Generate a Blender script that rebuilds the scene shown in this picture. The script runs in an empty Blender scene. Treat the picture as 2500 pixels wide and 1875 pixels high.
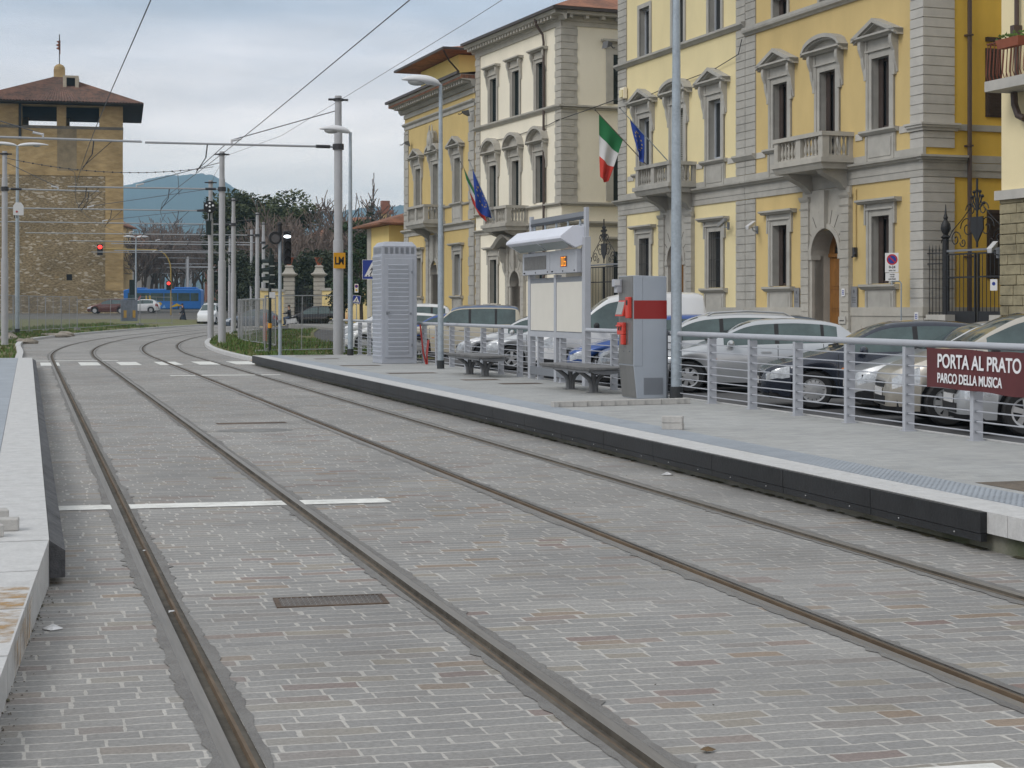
import bpy, bmesh, math, random
from math import radians, sin, cos, pi, sqrt, atan2, floor
from mathutils import Vector, Matrix, noise as mnoise
random.seed(7)
R = random.Random(11)
SC = bpy.context.scene
COL = SC.collection

# ------------------------------------------------------------------ camera, sky, sun, exposure
# World frame: +Y runs along the tram track away from the camera, +X to the right, z = 0 is the top of the setts.
cam = bpy.data.cameras.new('camera')
cam.sensor_width = 36.0
cam.lens = 57.6
cam.shift_y = -0.0746
cam.clip_start = 0.1
cam.clip_end = 20000
camo = bpy.data.objects.new('camera', cam)
COL.objects.link(camo)
camo.location = (0, 0, 1.75)
camo.rotation_euler = (radians(90), 0, radians(-16.70))
SC.camera = camo

SUN_EL, SUN_AZ = radians(42), radians(-110)      # sun high on the left and a little behind the camera (azimuth from +Y, clockwise)
world = bpy.data.worlds.new('World')
SC.world = world
world.use_nodes = True
wn, wl = world.node_tree.nodes, world.node_tree.links
wn.clear()
wo = wn.new('ShaderNodeOutputWorld')
bg1 = wn.new('ShaderNodeBackground'); bg2 = wn.new('ShaderNodeBackground')
mx = wn.new('ShaderNodeMixShader')
sky = wn.new('ShaderNodeTexSky'); sky.sky_type = 'NISHITA'; sky.sun_disc = False
sky.sun_elevation = SUN_EL; sky.sun_rotation = SUN_AZ
wl.new(sky.outputs[0], bg1.inputs[0]); bg1.inputs[1].default_value = 0.10
# the cloud deck: long flat layers, brighter towards the horizon
tc = wn.new('ShaderNodeTexCoord')
mp = wn.new('ShaderNodeMapping'); mp.inputs['Scale'].default_value = (1.6, 1.6, 9.0)
wl.new(tc.outputs['Generated'], mp.inputs[0])
nz = wn.new('ShaderNodeTexNoise'); nz.inputs['Scale'].default_value = 1.5; nz.inputs['Detail'].default_value = 6; nz.inputs['Roughness'].default_value = .55
wl.new(mp.outputs[0], nz.inputs[0])
sx = wn.new('ShaderNodeSeparateXYZ'); wl.new(tc.outputs['Generated'], sx.inputs[0])
rz = wn.new('ShaderNodeValToRGB')
cr = rz.color_ramp
cr.elements[0].position = 0.0; cr.elements[0].color = (1.12, .98, .86, 1)
cr.elements[1].position = 1.0; cr.elements[1].color = (.86, .865, .875, 1)
for pos, c in ((.045, (1.18, 1.03, .92, 1)), (.085, (1.10, .99, .91, 1)), (.135, (.96, .885, .86, 1)), (.185, (.52, .57, .66, 1)), (.3, (.60, .625, .66, 1))):
    e = cr.elements.new(pos); e.color = c
mpz = wn.new('ShaderNodeMath'); mpz.operation = 'MULTIPLY_ADD'; mpz.inputs[1].default_value = .12; mpz.inputs[2].default_value = -.06
wl.new(nz.outputs[0], mpz.inputs[0])
ad = wn.new('ShaderNodeMath'); ad.operation = 'ADD'; ad.use_clamp = True
wl.new(sx.outputs[2], ad.inputs[0]); wl.new(mpz.outputs[0], ad.inputs[1])
wl.new(ad.outputs[0], rz.inputs[0])
nz2 = wn.new('ShaderNodeTexNoise'); nz2.inputs['Scale'].default_value = 3.4; nz2.inputs['Detail'].default_value = 7; nz2.inputs['Roughness'].default_value = .6
wl.new(mp.outputs[0], nz2.inputs[0])
r2 = wn.new('ShaderNodeMapRange'); r2.inputs[1].default_value = .34; r2.inputs[2].default_value = .66; r2.inputs[3].default_value = .84; r2.inputs[4].default_value = 1.13
wl.new(nz2.outputs[0], r2.inputs[0])
mu = wn.new('ShaderNodeVectorMath'); mu.operation = 'SCALE'
wl.new(rz.outputs[0], mu.inputs[0]); wl.new(r2.outputs[0], mu.inputs['Scale'])
wl.new(mu.outputs[0], bg2.inputs[0]); bg2.inputs[1].default_value = 1.02
mx.inputs[0].default_value = .9
wl.new(bg1.outputs[0], mx.inputs[1]); wl.new(bg2.outputs[0], mx.inputs[2])
wl.new(mx.outputs[0], wo.inputs[0])

sl = bpy.data.lights.new('sun', 'SUN'); sl.energy = 1.25; sl.angle = radians(24); sl.color = (1.0, .965, .92)
so = bpy.data.objects.new('sun', sl); COL.objects.link(so)
sd = Vector((sin(SUN_AZ) * cos(SUN_EL), cos(SUN_AZ) * cos(SUN_EL), sin(SUN_EL)))
so.rotation_euler = sd.to_track_quat('Z', 'Y').to_euler()
so.location = (-40, -20, 60)
SC.view_settings.view_transform = 'Standard'
SC.view_settings.look = 'None'
SC.view_settings.gamma = 1.0
SC.view_settings.exposure = 0.2
SC.cycles.max_bounces = 6
SC.cycles.diffuse_bounces = 3
SC.cycles.volume_bounces = 1

# ------------------------------------------------------------------ materials
def s2l(c):
    return tuple(((v / 255.) / 12.92 if v / 255. <= .04045 else ((v / 255. + .055) / 1.055) ** 2.4) for v in c) + (1.0,)
MATS = {}
def mat(key, col, rough=.8, var=.12, scale=3.0, bump=0.0, metal=0.0, bscale=None, spec=.4, col2=None, stretch=None, coat=0.0):
    """principled material with two scales of noise mottling the real colour; col is linear"""
    if key in MATS: return MATS[key]
    m = bpy.data.materials.new(key); m.use_nodes = True
    n, l = m.node_tree.nodes, m.node_tree.links
    b = n['Principled BSDF']
    b.inputs['Roughness'].default_value = rough; b.inputs['Metallic'].default_value = metal
    b.inputs['Specular IOR Level'].default_value = spec
    if coat: b.inputs['Coat Weight'].default_value = coat; b.inputs['Coat Roughness'].default_value = .06
    c = tuple(col[:3]) + (1,)
    if var > 0:
        t = n.new('ShaderNodeTexCoord'); mpn = n.new('ShaderNodeMapping')
        if stretch: mpn.inputs['Scale'].default_value = stretch
        l.new(t.outputs['Object'], mpn.inputs[0])
        a = n.new('ShaderNodeTexNoise'); a.inputs['Scale'].default_value = scale; a.inputs['Detail'].default_value = 5; a.inputs['Roughness'].default_value = .62
        l.new(mpn.outputs[0], a.inputs[0])
        a2 = n.new('ShaderNodeTexNoise'); a2.inputs['Scale'].default_value = scale * .17; a2.inputs['Detail'].default_value = 3
        l.new(mpn.outputs[0], a2.inputs[0])
        av = n.new('ShaderNodeMath'); av.operation = 'ADD'; l.new(a.outputs[0], av.inputs[0]); l.new(a2.outputs[0], av.inputs[1])
        mr = n.new('ShaderNodeMapRange'); mr.inputs[1].default_value = .7; mr.inputs[2].default_value = 1.3
        l.new(av.outputs[0], mr.inputs[0])
        mixn = n.new('ShaderNodeMix'); mixn.data_type = 'RGBA'
        d = tuple(col2[:3]) if col2 else tuple(v * (1 - 1.6 * var) for v in c[:3])
        u = tuple(min(1, v * (1 + var)) for v in c[:3])
        mixn.inputs[6].default_value = d + (1,); mixn.inputs[7].default_value = u + (1,)
        l.new(mr.outputs[0], mixn.inputs[0]); l.new(mixn.outputs[2], b.inputs['Base Color'])
        if bump:
            bn = n.new('ShaderNodeBump'); bn.inputs['Strength'].default_value = bump; bn.inputs['Distance'].default_value = .02
            nb = n.new('ShaderNodeTexNoise'); nb.inputs['Scale'].default_value = bscale or scale * 6; nb.inputs['Detail'].default_value = 4
            l.new(mpn.outputs[0], nb.inputs[0]); l.new(nb.outputs[0], bn.inputs['Height']); l.new(bn.outputs[0], b.inputs['Normal'])
    else:
        b.inputs['Base Color'].default_value = c
    MATS[key] = m
    return m
def emis(key, col, st):
    if key in MATS: return MATS[key]
    m = bpy.data.materials.new(key); m.use_nodes = True
    b = m.node_tree.nodes['Principled BSDF']
    b.inputs['Base Color'].default_value = tuple(col[:3]) + (1,)
    b.inputs['Emission Color'].default_value = tuple(col[:3]) + (1,); b.inputs['Emission Strength'].default_value = st
    MATS[key] = m
    return m
def P(key, rgb, k=1.25, **kw):       # colour read off the picture (sRGB), turned into an albedo
    c = s2l(rgb); k = min(k, .80 / max(c[:3])); return mat(key, tuple(v * k for v in c[:3]), **kw)

# ------------------------------------------------------------------ mesh helpers
class MB:
    def __init__(s): s.v = []; s.f = []; s.mi = []; s.m = 0
    def quad(s, *pts):
        i = len(s.v); s.v += [tuple(p) for p in pts]; s.f.append(tuple(range(i, i + len(pts)))); s.mi.append(s.m); return s
    def box(s, x0, x1, y0, y1, z0, z1):
        i = len(s.v)
        s.v += [(x0, y0, z0), (x1, y0, z0), (x1, y1, z0), (x0, y1, z0), (x0, y0, z1), (x1, y0, z1), (x1, y1, z1), (x0, y1, z1)]
        s._hex(i); return s
    def _hex(s, i):
        for q in ((0, 3, 2, 1), (4, 5, 6, 7), (0, 1, 5, 4), (1, 2, 6, 5), (2, 3, 7, 6), (3, 0, 4, 7)):
            s.f.append(tuple(i + k for k in q)); s.mi.append(s.m)
    def hexa(s, pts):                        # eight corners, bottom ring then top ring
        i = len(s.v); s.v += [tuple(p) for p in pts]; s._hex(i); return s
    def bar(s, a, b, w, h=None, up=(0, 0, 1)):   # rectangular bar from a to b
        a, b = Vector(a), Vector(b); d = (b - a).normalized(); h = h or w
        upv = Vector(up)
        if abs(d.dot(upv)) > .98: upv = Vector((1, 0, 0))
        sd = d.cross(upv).normalized() * (w / 2); u = sd.cross(d).normalized() * (h / 2)
        s.hexa([a - sd - u, a + sd - u, b + sd - u, b - sd - u, a - sd + u, a + sd + u, b + sd + u, b - sd + u]); return s
    def tube(s, pts, r, n=8, cap=True):
        pts = [Vector(p) for p in pts]; N = len(pts)
        rr = r if isinstance(r, (list, tuple)) else [r] * N
        rings = []; prev = None
        for k, p in enumerate(pts):
            d = (pts[min(k + 1, N - 1)] - pts[max(k - 1, 0)]).normalized()
            if prev is None:
                x = d.orthogonal().normalized()
            else:
                x = (prev - d * prev.dot(d))
                x = x.normalized() if x.length > 1e-6 else d.orthogonal().normalized()
            prev = x; y = d.cross(x)
            i = len(s.v)
            s.v += [tuple(p + (x * cos(2 * pi * j / n) + y * sin(2 * pi * j / n)) * rr[k]) for j in range(n)]
            rings.append(i)
        for a, b in zip(rings[:-1], rings[1:]):
            for j in range(n):
                s.f.append((a + j, a + (j + 1) % n, b + (j + 1) % n, b + j)); s.mi.append(s.m)
        if cap:
            s.f.append(tuple(rings[0] + j for j in reversed(range(n)))); s.mi.append(s.m)
            s.f.append(tuple(rings[-1] + j for j in range(n))); s.mi.append(s.m)
        return s
    def lathe(s, prof, c=(0, 0, 0), n=12):      # prof: (radius, z)
        rings = []
        for r, z in prof:
            i = len(s.v); s.v += [(c[0] + r * cos(2 * pi * j / n), c[1] + r * sin(2 * pi * j / n), c[2] + z) for j in range(n)]; rings.append(i)
        for a, b in zip(rings[:-1], rings[1:]):
            for j in range(n):
                s.f.append((a + j, a + (j + 1) % n, b + (j + 1) % n, b + j)); s.mi.append(s.m)
        s.f.append(tuple(rings[0] + j for j in reversed(range(n)))); s.mi.append(s.m)
        s.f.append(tuple(rings[-1] + j for j in range(n))); s.mi.append(s.m)
        return s
    def prism(s, poly, a, b, axis='y'):         # polygon swept along an axis; poly in the other two coordinates
        def pt(q, t):
            return {'x': (t, q[0], q[1]), 'y': (q[0], t, q[1]), 'z': (q[0], q[1], t)}[axis]
        i = len(s.v); n = len(poly)
        s.v += [pt(q, a) for q in poly] + [pt(q, b) for q in poly]
        for j in range(n):
            s.f.append((i + j, i + (j + 1) % n, i + n + (j + 1) % n, i + n + j)); s.mi.append(s.m)
        s.f.append(tuple(i + j for j in reversed(range(n)))); s.mi.append(s.m)
        s.f.append(tuple(i + n + j for j in range(n))); s.mi.append(s.m)
        return s
    def grid(s, fn, nu, nv):
        i = len(s.v)
        for a in range(nu + 1):
            for b in range(nv + 1): s.v.append(tuple(fn(a / nu, b / nv)))
        for a in range(nu):
            for b in range(nv):
                q = i + a * (nv + 1) + b
                s.f.append((q, q + nv + 1, q + nv + 2, q + 1)); s.mi.append(s.m)
        return s
    def ball(s, c, rx, ry=None, rz=None, n=10, m=7):
        ry = ry or rx; rz = rz or rx
        i = len(s.v)
        for a in range(1, m):
            t = pi * a / m
            for j in range(n): s.v.append((c[0] + rx * sin(t) * cos(2 * pi * j / n), c[1] + ry * sin(t) * sin(2 * pi * j / n), c[2] + rz * cos(t)))
        tp = len(s.v); s.v.append((c[0], c[1], c[2] + rz)); bt = len(s.v); s.v.append((c[0], c[1], c[2] - rz))
        for a in range(m - 2):
            for j in range(n):
                s.f.append((i + a * n + j, i + (a + 1) * n + j, i + (a + 1) * n + (j + 1) % n, i + a * n + (j + 1) % n)); s.mi.append(s.m)
        for j in range(n):
            s.f.append((tp, i + j, i + (j + 1) % n)); s.mi.append(s.m)
            k = i + (m - 2) * n; s.f.append((bt, k + (j + 1) % n, k + j)); s.mi.append(s.m)
        return s
    def mesh(s, name, mats, smooth=False, fix=True):
        me = bpy.data.meshes.new(name); me.from_pydata(s.v, [], s.f)
        for m in (mats if isinstance(mats, (list, tuple)) else [mats]): me.materials.append(m)
        me.polygons.foreach_set('material_index', s.mi)
        if fix:
            bm = bmesh.new(); bm.from_mesh(me); bmesh.ops.recalc_face_normals(bm, faces=bm.faces); bm.to_mesh(me); bm.free()
        if smooth:
            me.polygons.foreach_set('use_smooth', [True] * len(me.polygons))
            if smooth != 'all':
                bm = bmesh.new(); bm.from_mesh(me)
                for e in bm.edges:
                    if len(e.link_faces) == 2 and e.calc_face_angle(0) > radians(38): e.smooth = False
                bm.to_mesh(me); bm.free()
        me.update(); return me
    def build(s, name, mats, parent=None, smooth=False, bevel=0, fix=True, loc=None, rot=None):
        o = bpy.data.objects.new(name, s.mesh(name, mats, smooth, fix)); COL.objects.link(o)
        if parent: o.parent = parent
        if loc: o.location = loc
        if rot is not None: o.rotation_euler = (0, 0, rot)
        if bevel:
            md = o.modifiers.new('bevel', 'BEVEL'); md.width = bevel; md.segments = 2; md.limit_method = 'ANGLE'; md.angle_limit = radians(40)
        return o
def tag(o, label, cat, group=None):
    o['label'] = label; o['category'] = cat
    if group: o['group'] = group
    return o
def struct(o): o['kind'] = 'structure'; return o
def stuff(o): o['kind'] = 'stuff'; return o
def T(name, label, cat, loc=(0, 0, 0), rot=0, group=None):
    o = bpy.data.objects.new(name, None); COL.objects.link(o)
    o.empty_display_size = .3
    o.location = loc; o.rotation_euler = (0, 0, rot)
    return tag(o, label, cat, group)
def dup(o, parent=None):
    c = o.copy(); COL.objects.link(c)
    if parent: c.parent = parent
    for ch in list(o.children): dup(ch, c)
    return c
def text_mesh(name, txt, size, m, parent, matrix, sx=1.0, ext=.003, align='LEFT', bold=0.0):
    cu = bpy.data.curves.new(name, 'FONT'); cu.body = txt; cu.size = size; cu.extrude = ext; cu.align_x = align; cu.offset = bold
    o = bpy.data.objects.new(name, cu); COL.objects.link(o)
    dg = bpy.context.evaluated_depsgraph_get(); dg.update()
    me = bpy.data.meshes.new_from_object(o.evaluated_get(dg))
    bpy.data.objects.remove(o); bpy.data.curves.remove(cu)
    me.transform(Matrix.Diagonal((sx, 1, 1, 1))); me.materials.clear(); me.materials.append(m)
    t = bpy.data.objects.new(name, me); COL.objects.link(t)
    if parent: t.parent = parent
    t.matrix_local = matrix
    return t
def mtx(loc, xdir, ydir):
    x, y = Vector(xdir).normalized(), Vector(ydir).normalized(); z = x.cross(y)
    return Matrix(((x.x, y.x, z.x, loc[0]), (x.y, y.y, z.y, loc[1]), (x.z, y.z, z.z, loc[2]), (0, 0, 0, 1)))

# ------------------------------------------------------------------ alignment of the track: straight, then a long bend to the right
def q(s):
    a = .004 * (s - 10) if s > 10 else 0
    a = min(a, .4)
    if s > 58:
        t = min(s, 150)
        a += (t - 58) ** 2 / 390.
        if s > 150: a += (s - 150) * 2 * 92 / 390.
    return a
def zg(s):                                     # the street climbs gently beyond the crossing
    return 4.5e-5 * (s - 65) ** 2 if s > 65 else 0.0
def TP(p, s, z=0.0): return (p + q(s), s, z + zg(s))
def srange(a, b):
    o = [a]
    while o[-1] < b - 1e-6:
        s = o[-1]; o.append(min(b, s + (.5 if s < 20 else 1.0 if s < 45 else 2.0)))
    return o
def sheet(name, pl, pr, s0, s1, z, m, uvfix=False):
    mb = MB(); ss = srange(s0, s1)
    for a, b in zip(ss[:-1], ss[1:]):
        mb.quad(TP(pl, a, z), TP(pr, a, z), TP(pr, b, z), TP(pl, b, z))
    return mb.build(name, m)
# ------------------------------------------------------------------ setting: ground, setts, platforms, markings
def sm(t): t = max(0, min(1, t)); return t * t * (3 - 2 * t)
def GZ(p, s):
    zz = zg(min(s, 300))
    r = p - q(s)
    if r > 7: zz += .10 * sm((r - 7) / .5) + .33 * sm((s - 70) / 50) * sm((r - 8) / 6)
    if r < -1: zz += .35 * sm((-1 - r) / 8) * sm((s - 60) / 15)
    return zz
def setts_material():
    m = bpy.data.materials.new('stone setts'); m.use_nodes = True
    n, l = m.node_tree.nodes, m.node_tree.links
    b = n['Principled BSDF']; b.inputs['Roughness'].default_value = .82; b.inputs['Specular IOR Level'].default_value = .25
    def M(op, a, c=None, d=None, clamp=False):
        x = n.new('ShaderNodeMath'); x.operation = op; x.use_clamp = clamp
        for i, v in enumerate((a, c, d)):
            if v is None: continue
            if isinstance(v, (int, float)): x.inputs[i].default_value = v
            else: l.new(v, x.inputs[i])
        return x.outputs[0]
    def NZ(vec, sc, det=2, rough=.5):
        x = n.new('ShaderNodeTexNoise'); x.inputs['Scale'].default_value = sc; x.inputs['Detail'].default_value = det; x.inputs['Roughness'].default_value = rough
        l.new(vec, x.inputs[0]); return x.outputs[0]
    def RG(v, a, c, lo, hi):
        x = n.new('ShaderNodeMapRange'); x.inputs[1].default_value = a; x.inputs[2].default_value = c; x.inputs[3].default_value = lo; x.inputs[4].default_value = hi
        l.new(v, x.inputs[0]); return x.outputs[0]
    t = n.new('ShaderNodeTexCoord'); s = n.new('ShaderNodeSeparateXYZ'); l.new(t.outputs['Object'], s.inputs[0])
    X, Y = s.outputs[0], s.outputs[1]
    wob = NZ(t.outputs['Object'], 1.3, 2); wob2 = NZ(t.outputs['Object'], 9.0, 2)
    ss = M('ADD', M('MULTIPLY_ADD', X, .075, Y), M('MULTIPLY_ADD', M('SUBTRACT', wob, .5), .10, M('MULTIPLY', M('SUBTRACT', wob2, .5), .022)))
    rw = M('DIVIDE', ss, .116); row = M('FLOOR', rw); fr = M('FRACT', rw)
    w1 = n.new('ShaderNodeTexWhiteNoise'); w1.noise_dimensions = '1D'; l.new(row, w1.inputs['W'])
    wd = M('MULTIPLY_ADD', w1.outputs[0], .15, .22)
    cv = n.new('ShaderNodeCombineXYZ'); l.new(M('MULTIPLY', X, 1.0), cv.inputs[0]); l.new(M('MULTIPLY', row, 3.7), cv.inputs[1])
    dist = NZ(cv.outputs[0], 2.2, 1)
    aa = M('ADD', M('ADD', M('DIVIDE', X, wd), M('MULTIPLY', w1.outputs[0], 37.0)), M('MULTIPLY', dist, 1.1))
    bk = M('FLOOR', aa); fa = M('FRACT', aa)
    c2 = n.new('ShaderNodeCombineXYZ'); l.new(row, c2.inputs[0]); l.new(bk, c2.inputs[1])
    w2 = n.new('ShaderNodeTexWhiteNoise'); w2.noise_dimensions = '2D'; l.new(c2.outputs[0], w2.inputs[0])
    d1 = M('MULTIPLY', M('MINIMUM', fr, M('SUBTRACT', 1.0, fr)), .116)
    d2 = M('MULTIPLY', M('MULTIPLY', M('MINIMUM', fa, M('SUBTRACT', 1.0, fa)), wd), .8)
    dd = M('MINIMUM', d1, d2)
    jw = RG(NZ(t.outputs['Object'], 14, 2), .3, .7, .002, .0075)
    mask = M('DIVIDE', M('SUBTRACT', dd, jw), .0028, clamp=True)
    # dust fills the joints in patches
    dust = RG(NZ(t.outputs['Object'], .33, 4, .6), .47, .66, 0, .75)
    mask2 = M('MAXIMUM', mask, dust)
    ramp = n.new('ShaderNodeValToRGB'); cr = ramp.color_ramp; cr.interpolation = 'CONSTANT'
    cols = [(0, (.245, .243, .237)), (.16, (.268, .263, .254)), (.33, (.222, .221, .219)), (.5, (.288, .282, .27)), (.64, (.233, .228, .222)), (.76, (.222, .205, .192)), (.85, (.262, .232, .187)), (.915, (.232, .178, .152)), (.955, (.25, .182, .126)), (.98, (.20, .135, .118))]
    cr.elements[0].position = 0; cr.elements[0].color = cols[0][1] + (1,)
    cr.elements[1].position = cols[1][0]; cr.elements[1].color = cols[1][1] + (1,)
    for ps, c in cols[2:]:
        e = cr.elements.new(ps); e.color = c + (1,)
    l.new(w2.outputs[0], ramp.inputs[0])
    # colour comes out less in some bays
    wash = RG(NZ(t.outputs['Object'], .22, 3), .38, .62, .25, .8)
    wmix = n.new('ShaderNodeMix'); wmix.data_type = 'RGBA'; l.new(wash, wmix.inputs[0]); l.new(ramp.outputs[0], wmix.inputs[6]); wmix.inputs[7].default_value = (.262, .257, .247, 1)
    jm = n.new('ShaderNodeMix'); jm.data_type = 'RGBA'; l.new(mask2, jm.inputs[0]); jm.inputs[6].default_value = (.42, .405, .378, 1); l.new(wmix.outputs[2], jm.inputs[7])
    fine = RG(NZ(t.outputs['Object'], 42, 4, .7), .3, .7, .80, 1.16)
    blot = M('MULTIPLY', RG(NZ(t.outputs['Object'], .8, 4, .6), .3, .7, .84, 1.12), RG(NZ(t.outputs['Object'], .13, 3, .5), .35, .65, .90, 1.08))
    vm = n.new('ShaderNodeVectorMath'); vm.operation = 'SCALE'; l.new(jm.outputs[2], vm.inputs[0]); l.new(M('MULTIPLY', fine, blot), vm.inputs['Scale'])
    l.new(vm.outputs[0], b.inputs['Base Color'])
    bn = n.new('ShaderNodeBump'); bn.inputs['Strength'].default_value = .35; bn.inputs['Distance'].default_value = .008
    l.new(M('ADD', mask, M('MULTIPLY', NZ(t.outputs['Object'], 30, 3), .5)), bn.inputs['Height']); l.new(bn.outputs[0], b.inputs['Normal'])
    return m
SETTS = setts_material()
M_ASPH = mat('asphalt', (.085, .085, .088), .9, .18, 6, .5)
M_EARTH = mat('earth and asphalt', (.13, .125, .115), .95, .2, .8)
M_GRANITE = mat('granite kerb', (.50, .50, .495), .75, .10, 40, .15)
M_CONC = mat('stained concrete', (.22, .21, .185), .9, .35, 2.2, .3, col2=(.075, .085, .05))
M_RUBBER = mat('black rubber fender', (.016, .017, .019), .55, .3, 5, .2)
M_PAVE = mat('platform paving', (.345, .352, .35), .85, .09, 5, .3, bscale=60)
M_TACT = mat('tactile strip', (.30, .33, .365), .8, .08, 9)
M_WHITE = mat('white road paint', (.72, .72, .69), .7, .12, 14, col2=(.5, .5, .47))
M_RESIN = mat('rail bedding resin', (.105, .10, .096), .8, .3, 9, .6, col2=(.20, .195, .185))
M_STEEL = mat('rail steel', (.225, .208, .188), .5, .15, 6, metal=.55, spec=.5, stretch=(8, .4, 1))
M_RUST = mat('rusty rail lip', (.125, .088, .056), .75, .3, 7, stretch=(8, .6, 1))
M_GROOVE = mat('rail groove dirt', (.095, .084, .068), .9, .3, 9)
M_GRASS = mat('turf', (.095, .125, .036), .95, .25, 1.6, .6, col2=(.14, .105, .06))
M_PLAZA = mat('pavement slabs', (.24, .235, .22), .9, .15, 3, .2)

# one sheet of ground reaching the horizon
def ground_sheet():
    mb = MB()
    ps = [-9000, -2500, -600, -200, -90, -50, -30, -20, -14, -10, -7, -5, -3.6] + [p * .8 for p in range(-3, 40)] + [34, 40, 55, 80, 120, 250, 700, 2500, 9000]
    ys = [-400, -60, -15, 0, 20, 40, 50] + list(range(55, 160, 3)) + [165, 180, 200, 225, 250, 275, 300, 400, 800, 2000, 5000, 9000]
    i0 = len(mb.v)
    for y in ys:
        for p in ps:
            r = min(max(p, -8), 7.0) if abs(p) < 9 else p
            zz = GZ(p + (q(y) if abs(p) < 60 else 0), y) - .06
            mb.v.append((p + (q(min(y, 200)) if abs(p) < 60 else 0), y, zz))
    n = len(ps)
    for a in range(len(ys) - 1):
        for c in range(n - 1):
            k = a * n + c; mb.f.append((k, k + 1, k + n + 1, k + n)); mb.mi.append(0)
    return struct(mb.build('ground', M_EARTH))
ground_sheet()

RAILS = [(.82, 1), (2.32, -1), (4.26, 1), (5.78, -1)]      # groove centre, side the running head lies on
S_NEAR, S_FAR = -4, 235
edges = [-.6] + [v for r, _ in RAILS for v in (r - .075, r + .075)] + [7.2]
mb = MB()
ss = srange(S_NEAR, S_FAR)
for k in range(0, len(edges), 2):
    a0, a1 = edges[k], edges[k + 1]
    for a, b in zip(ss[:-1], ss[1:]):
        wl_, wr_ = (a0 - 2.2 * sm((a - 60) / 35) if k == 0 else a0), a1
        wl2 = (a0 - 2.2 * sm((b - 60) / 35) if k == 0 else a0)
        mb.quad(TP(wl_, a), TP(wr_, a), TP(wr_, b), TP(wl2, b))
struct(mb.build('track_paving', SETTS))

rail_lab = ['grooved tram rail nearest the left platform, running beside it', 'grooved tram rail crossed by the long white stop line between stripes of setts',
            'grooved tram rail third from the left platform, just right of the stop line end', 'grooved tram rail nearest the black edged right platform']
for (rc, sd_), lab in zip(RAILS, rail_lab):
    mb = MB(); hd = -sd_                       # head on the left of the groove for sd=1
    prof = [(-.078 , .001, 0), (-.075, .004, 0), (-.020, .004, 0), (-.017, -.022, 2), (.030, -.022, 2), (.033, .003, 1), (.048, .003, 1), (.078, -.003, 2)]
    for a, b in zip(ss[:-1], ss[1:]):
        for (x0, z0, _), (x1, z1, mi) in zip(prof[:-1], prof[1:]):
            mb.m = mi if z1 < 0 or mi else 0
            if z0 > 0 and z1 > 0: mb.m = 0 if x1 < 0 else 1
            elif x1 > .06: mb.m = 2
            elif x1 > .031: mb.m = 1
            else: mb.m = 2
            mb.quad(TP(rc + x0 * sd_, a, z0), TP(rc + x1 * sd_, a, z0 if False else z1), TP(rc + x1 * sd_, b, z1), TP(rc + x0 * sd_, b, z0))
    o = mb.build('tram_rail', [M_STEEL, M_RUST, M_GROOVE], fix=False)
    tag(o, lab, 'rail', 'rails of the two tram tracks')
    # resin bedding with ragged edges
    mb = MB(); rr = random.Random(int(rc * 100))
    for side in (-1, 1):
        s = S_NEAR; prev = .125; w = .125
        while s < 120:
            st = .07 if s < 16 else .18 if s < 30 else .6 if s < 60 else 3
            nw = .122 + rr.uniform(-.013, .013) + .012 * sin(s * 1.7 + rc)
            if rr.random() < .04: nw += .03
            mb.quad(TP(rc + side * .076, s, .004), TP(rc + side * w, s, .004), TP(rc + side * nw, s + st, .004), TP(rc + side * .076, s + st, .004))
            w = nw; s += st
    struct(mb.build('rail_bedding', M_RESIN))

# right platform (concrete core, granite coping, tactile strip, paving, black fender)
PE = 6.62; PT = .29; SA, SB = -4.0, 50.2
def strip_box(mb, p0, p1, s0, s1, z0, z1):
    sl_ = srange(s0, s1)
    for a, b in zip(sl_[:-1], sl_[1:]):
        P0, P1, P2, P3 = TP(p0, a), TP(p1, a), TP(p1, b), TP(p0, b)
        mb.quad((P0[0], P0[1], z1), (P1[0], P1[1], z1), (P2[0], P2[1], z1), (P3[0], P3[1], z1))
        mb.quad((P0[0], P0[1], z0), (P0[0], P0[1], z1), (P3[0], P3[1], z1), (P3[0], P3[1], z0))
        mb.quad((P1[0], P1[1], z0), (P1[0], P1[1], z1), (P2[0], P2[1], z1), (P2[0], P2[1], z0))
    for a in (s0, s1):
        A, B = TP(p0, a), TP(p1, a); mb.quad((A[0], A[1], z0), (B[0], B[1], z0), (B[0], B[1], z1), (A[0], A[1], z1))
mb = MB(); strip_box(mb, PE + .07, 10.16, SA, SB, -.05, PT - .16); struct(mb.build('platform_base', M_CONC))
def platform_paving_mat():
    m = M_PAVE.copy(); m.name = 'platform paving blocks'; n, l = m.node_tree.nodes, m.node_tree.links
    b = n['Principled BSDF']; src = b.inputs['Base Color'].links[0].from_socket
    t = n.new('ShaderNodeTexCoord'); br = n.new('ShaderNodeTexBrick')
    mp_ = n.new('ShaderNodeMapping'); mp_.inputs['Rotation'].default_value = (0, 0, 0); l.new(t.outputs['Object'], mp_.inputs[0]); l.new(mp_.outputs[0], br.inputs[0])
    br.inputs['Scale'].default_value = 1; br.inputs['Brick Width'].default_value = .24; br.inputs['Row Height'].default_value = .12; br.inputs['Mortar Size'].default_value = .003
    br.inputs['Color1'].default_value = (.92, .92, .92, 1); br.inputs['Color2'].default_value = (1.08, 1.07, 1.05, 1); br.inputs['Mortar'].default_value = (.74, .74, .74, 1)
    x = n.new('ShaderNodeMix'); x.data_type = 'RGBA'; x.blend_type = 'MULTIPLY'; x.inputs[0].default_value = 1
    l.new(src, x.inputs[6]); l.new(br.outputs[0], x.inputs[7]); l.new(x.outputs[2], b.inputs['Base Color']); return m
M_PAVEB = platform_paving_mat()
mb = MB(); strip_box(mb, PE + .88, 10.2, SA, SB, PT - .16, PT); struct(mb.build('platform_paving', M_PAVEB))
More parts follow.
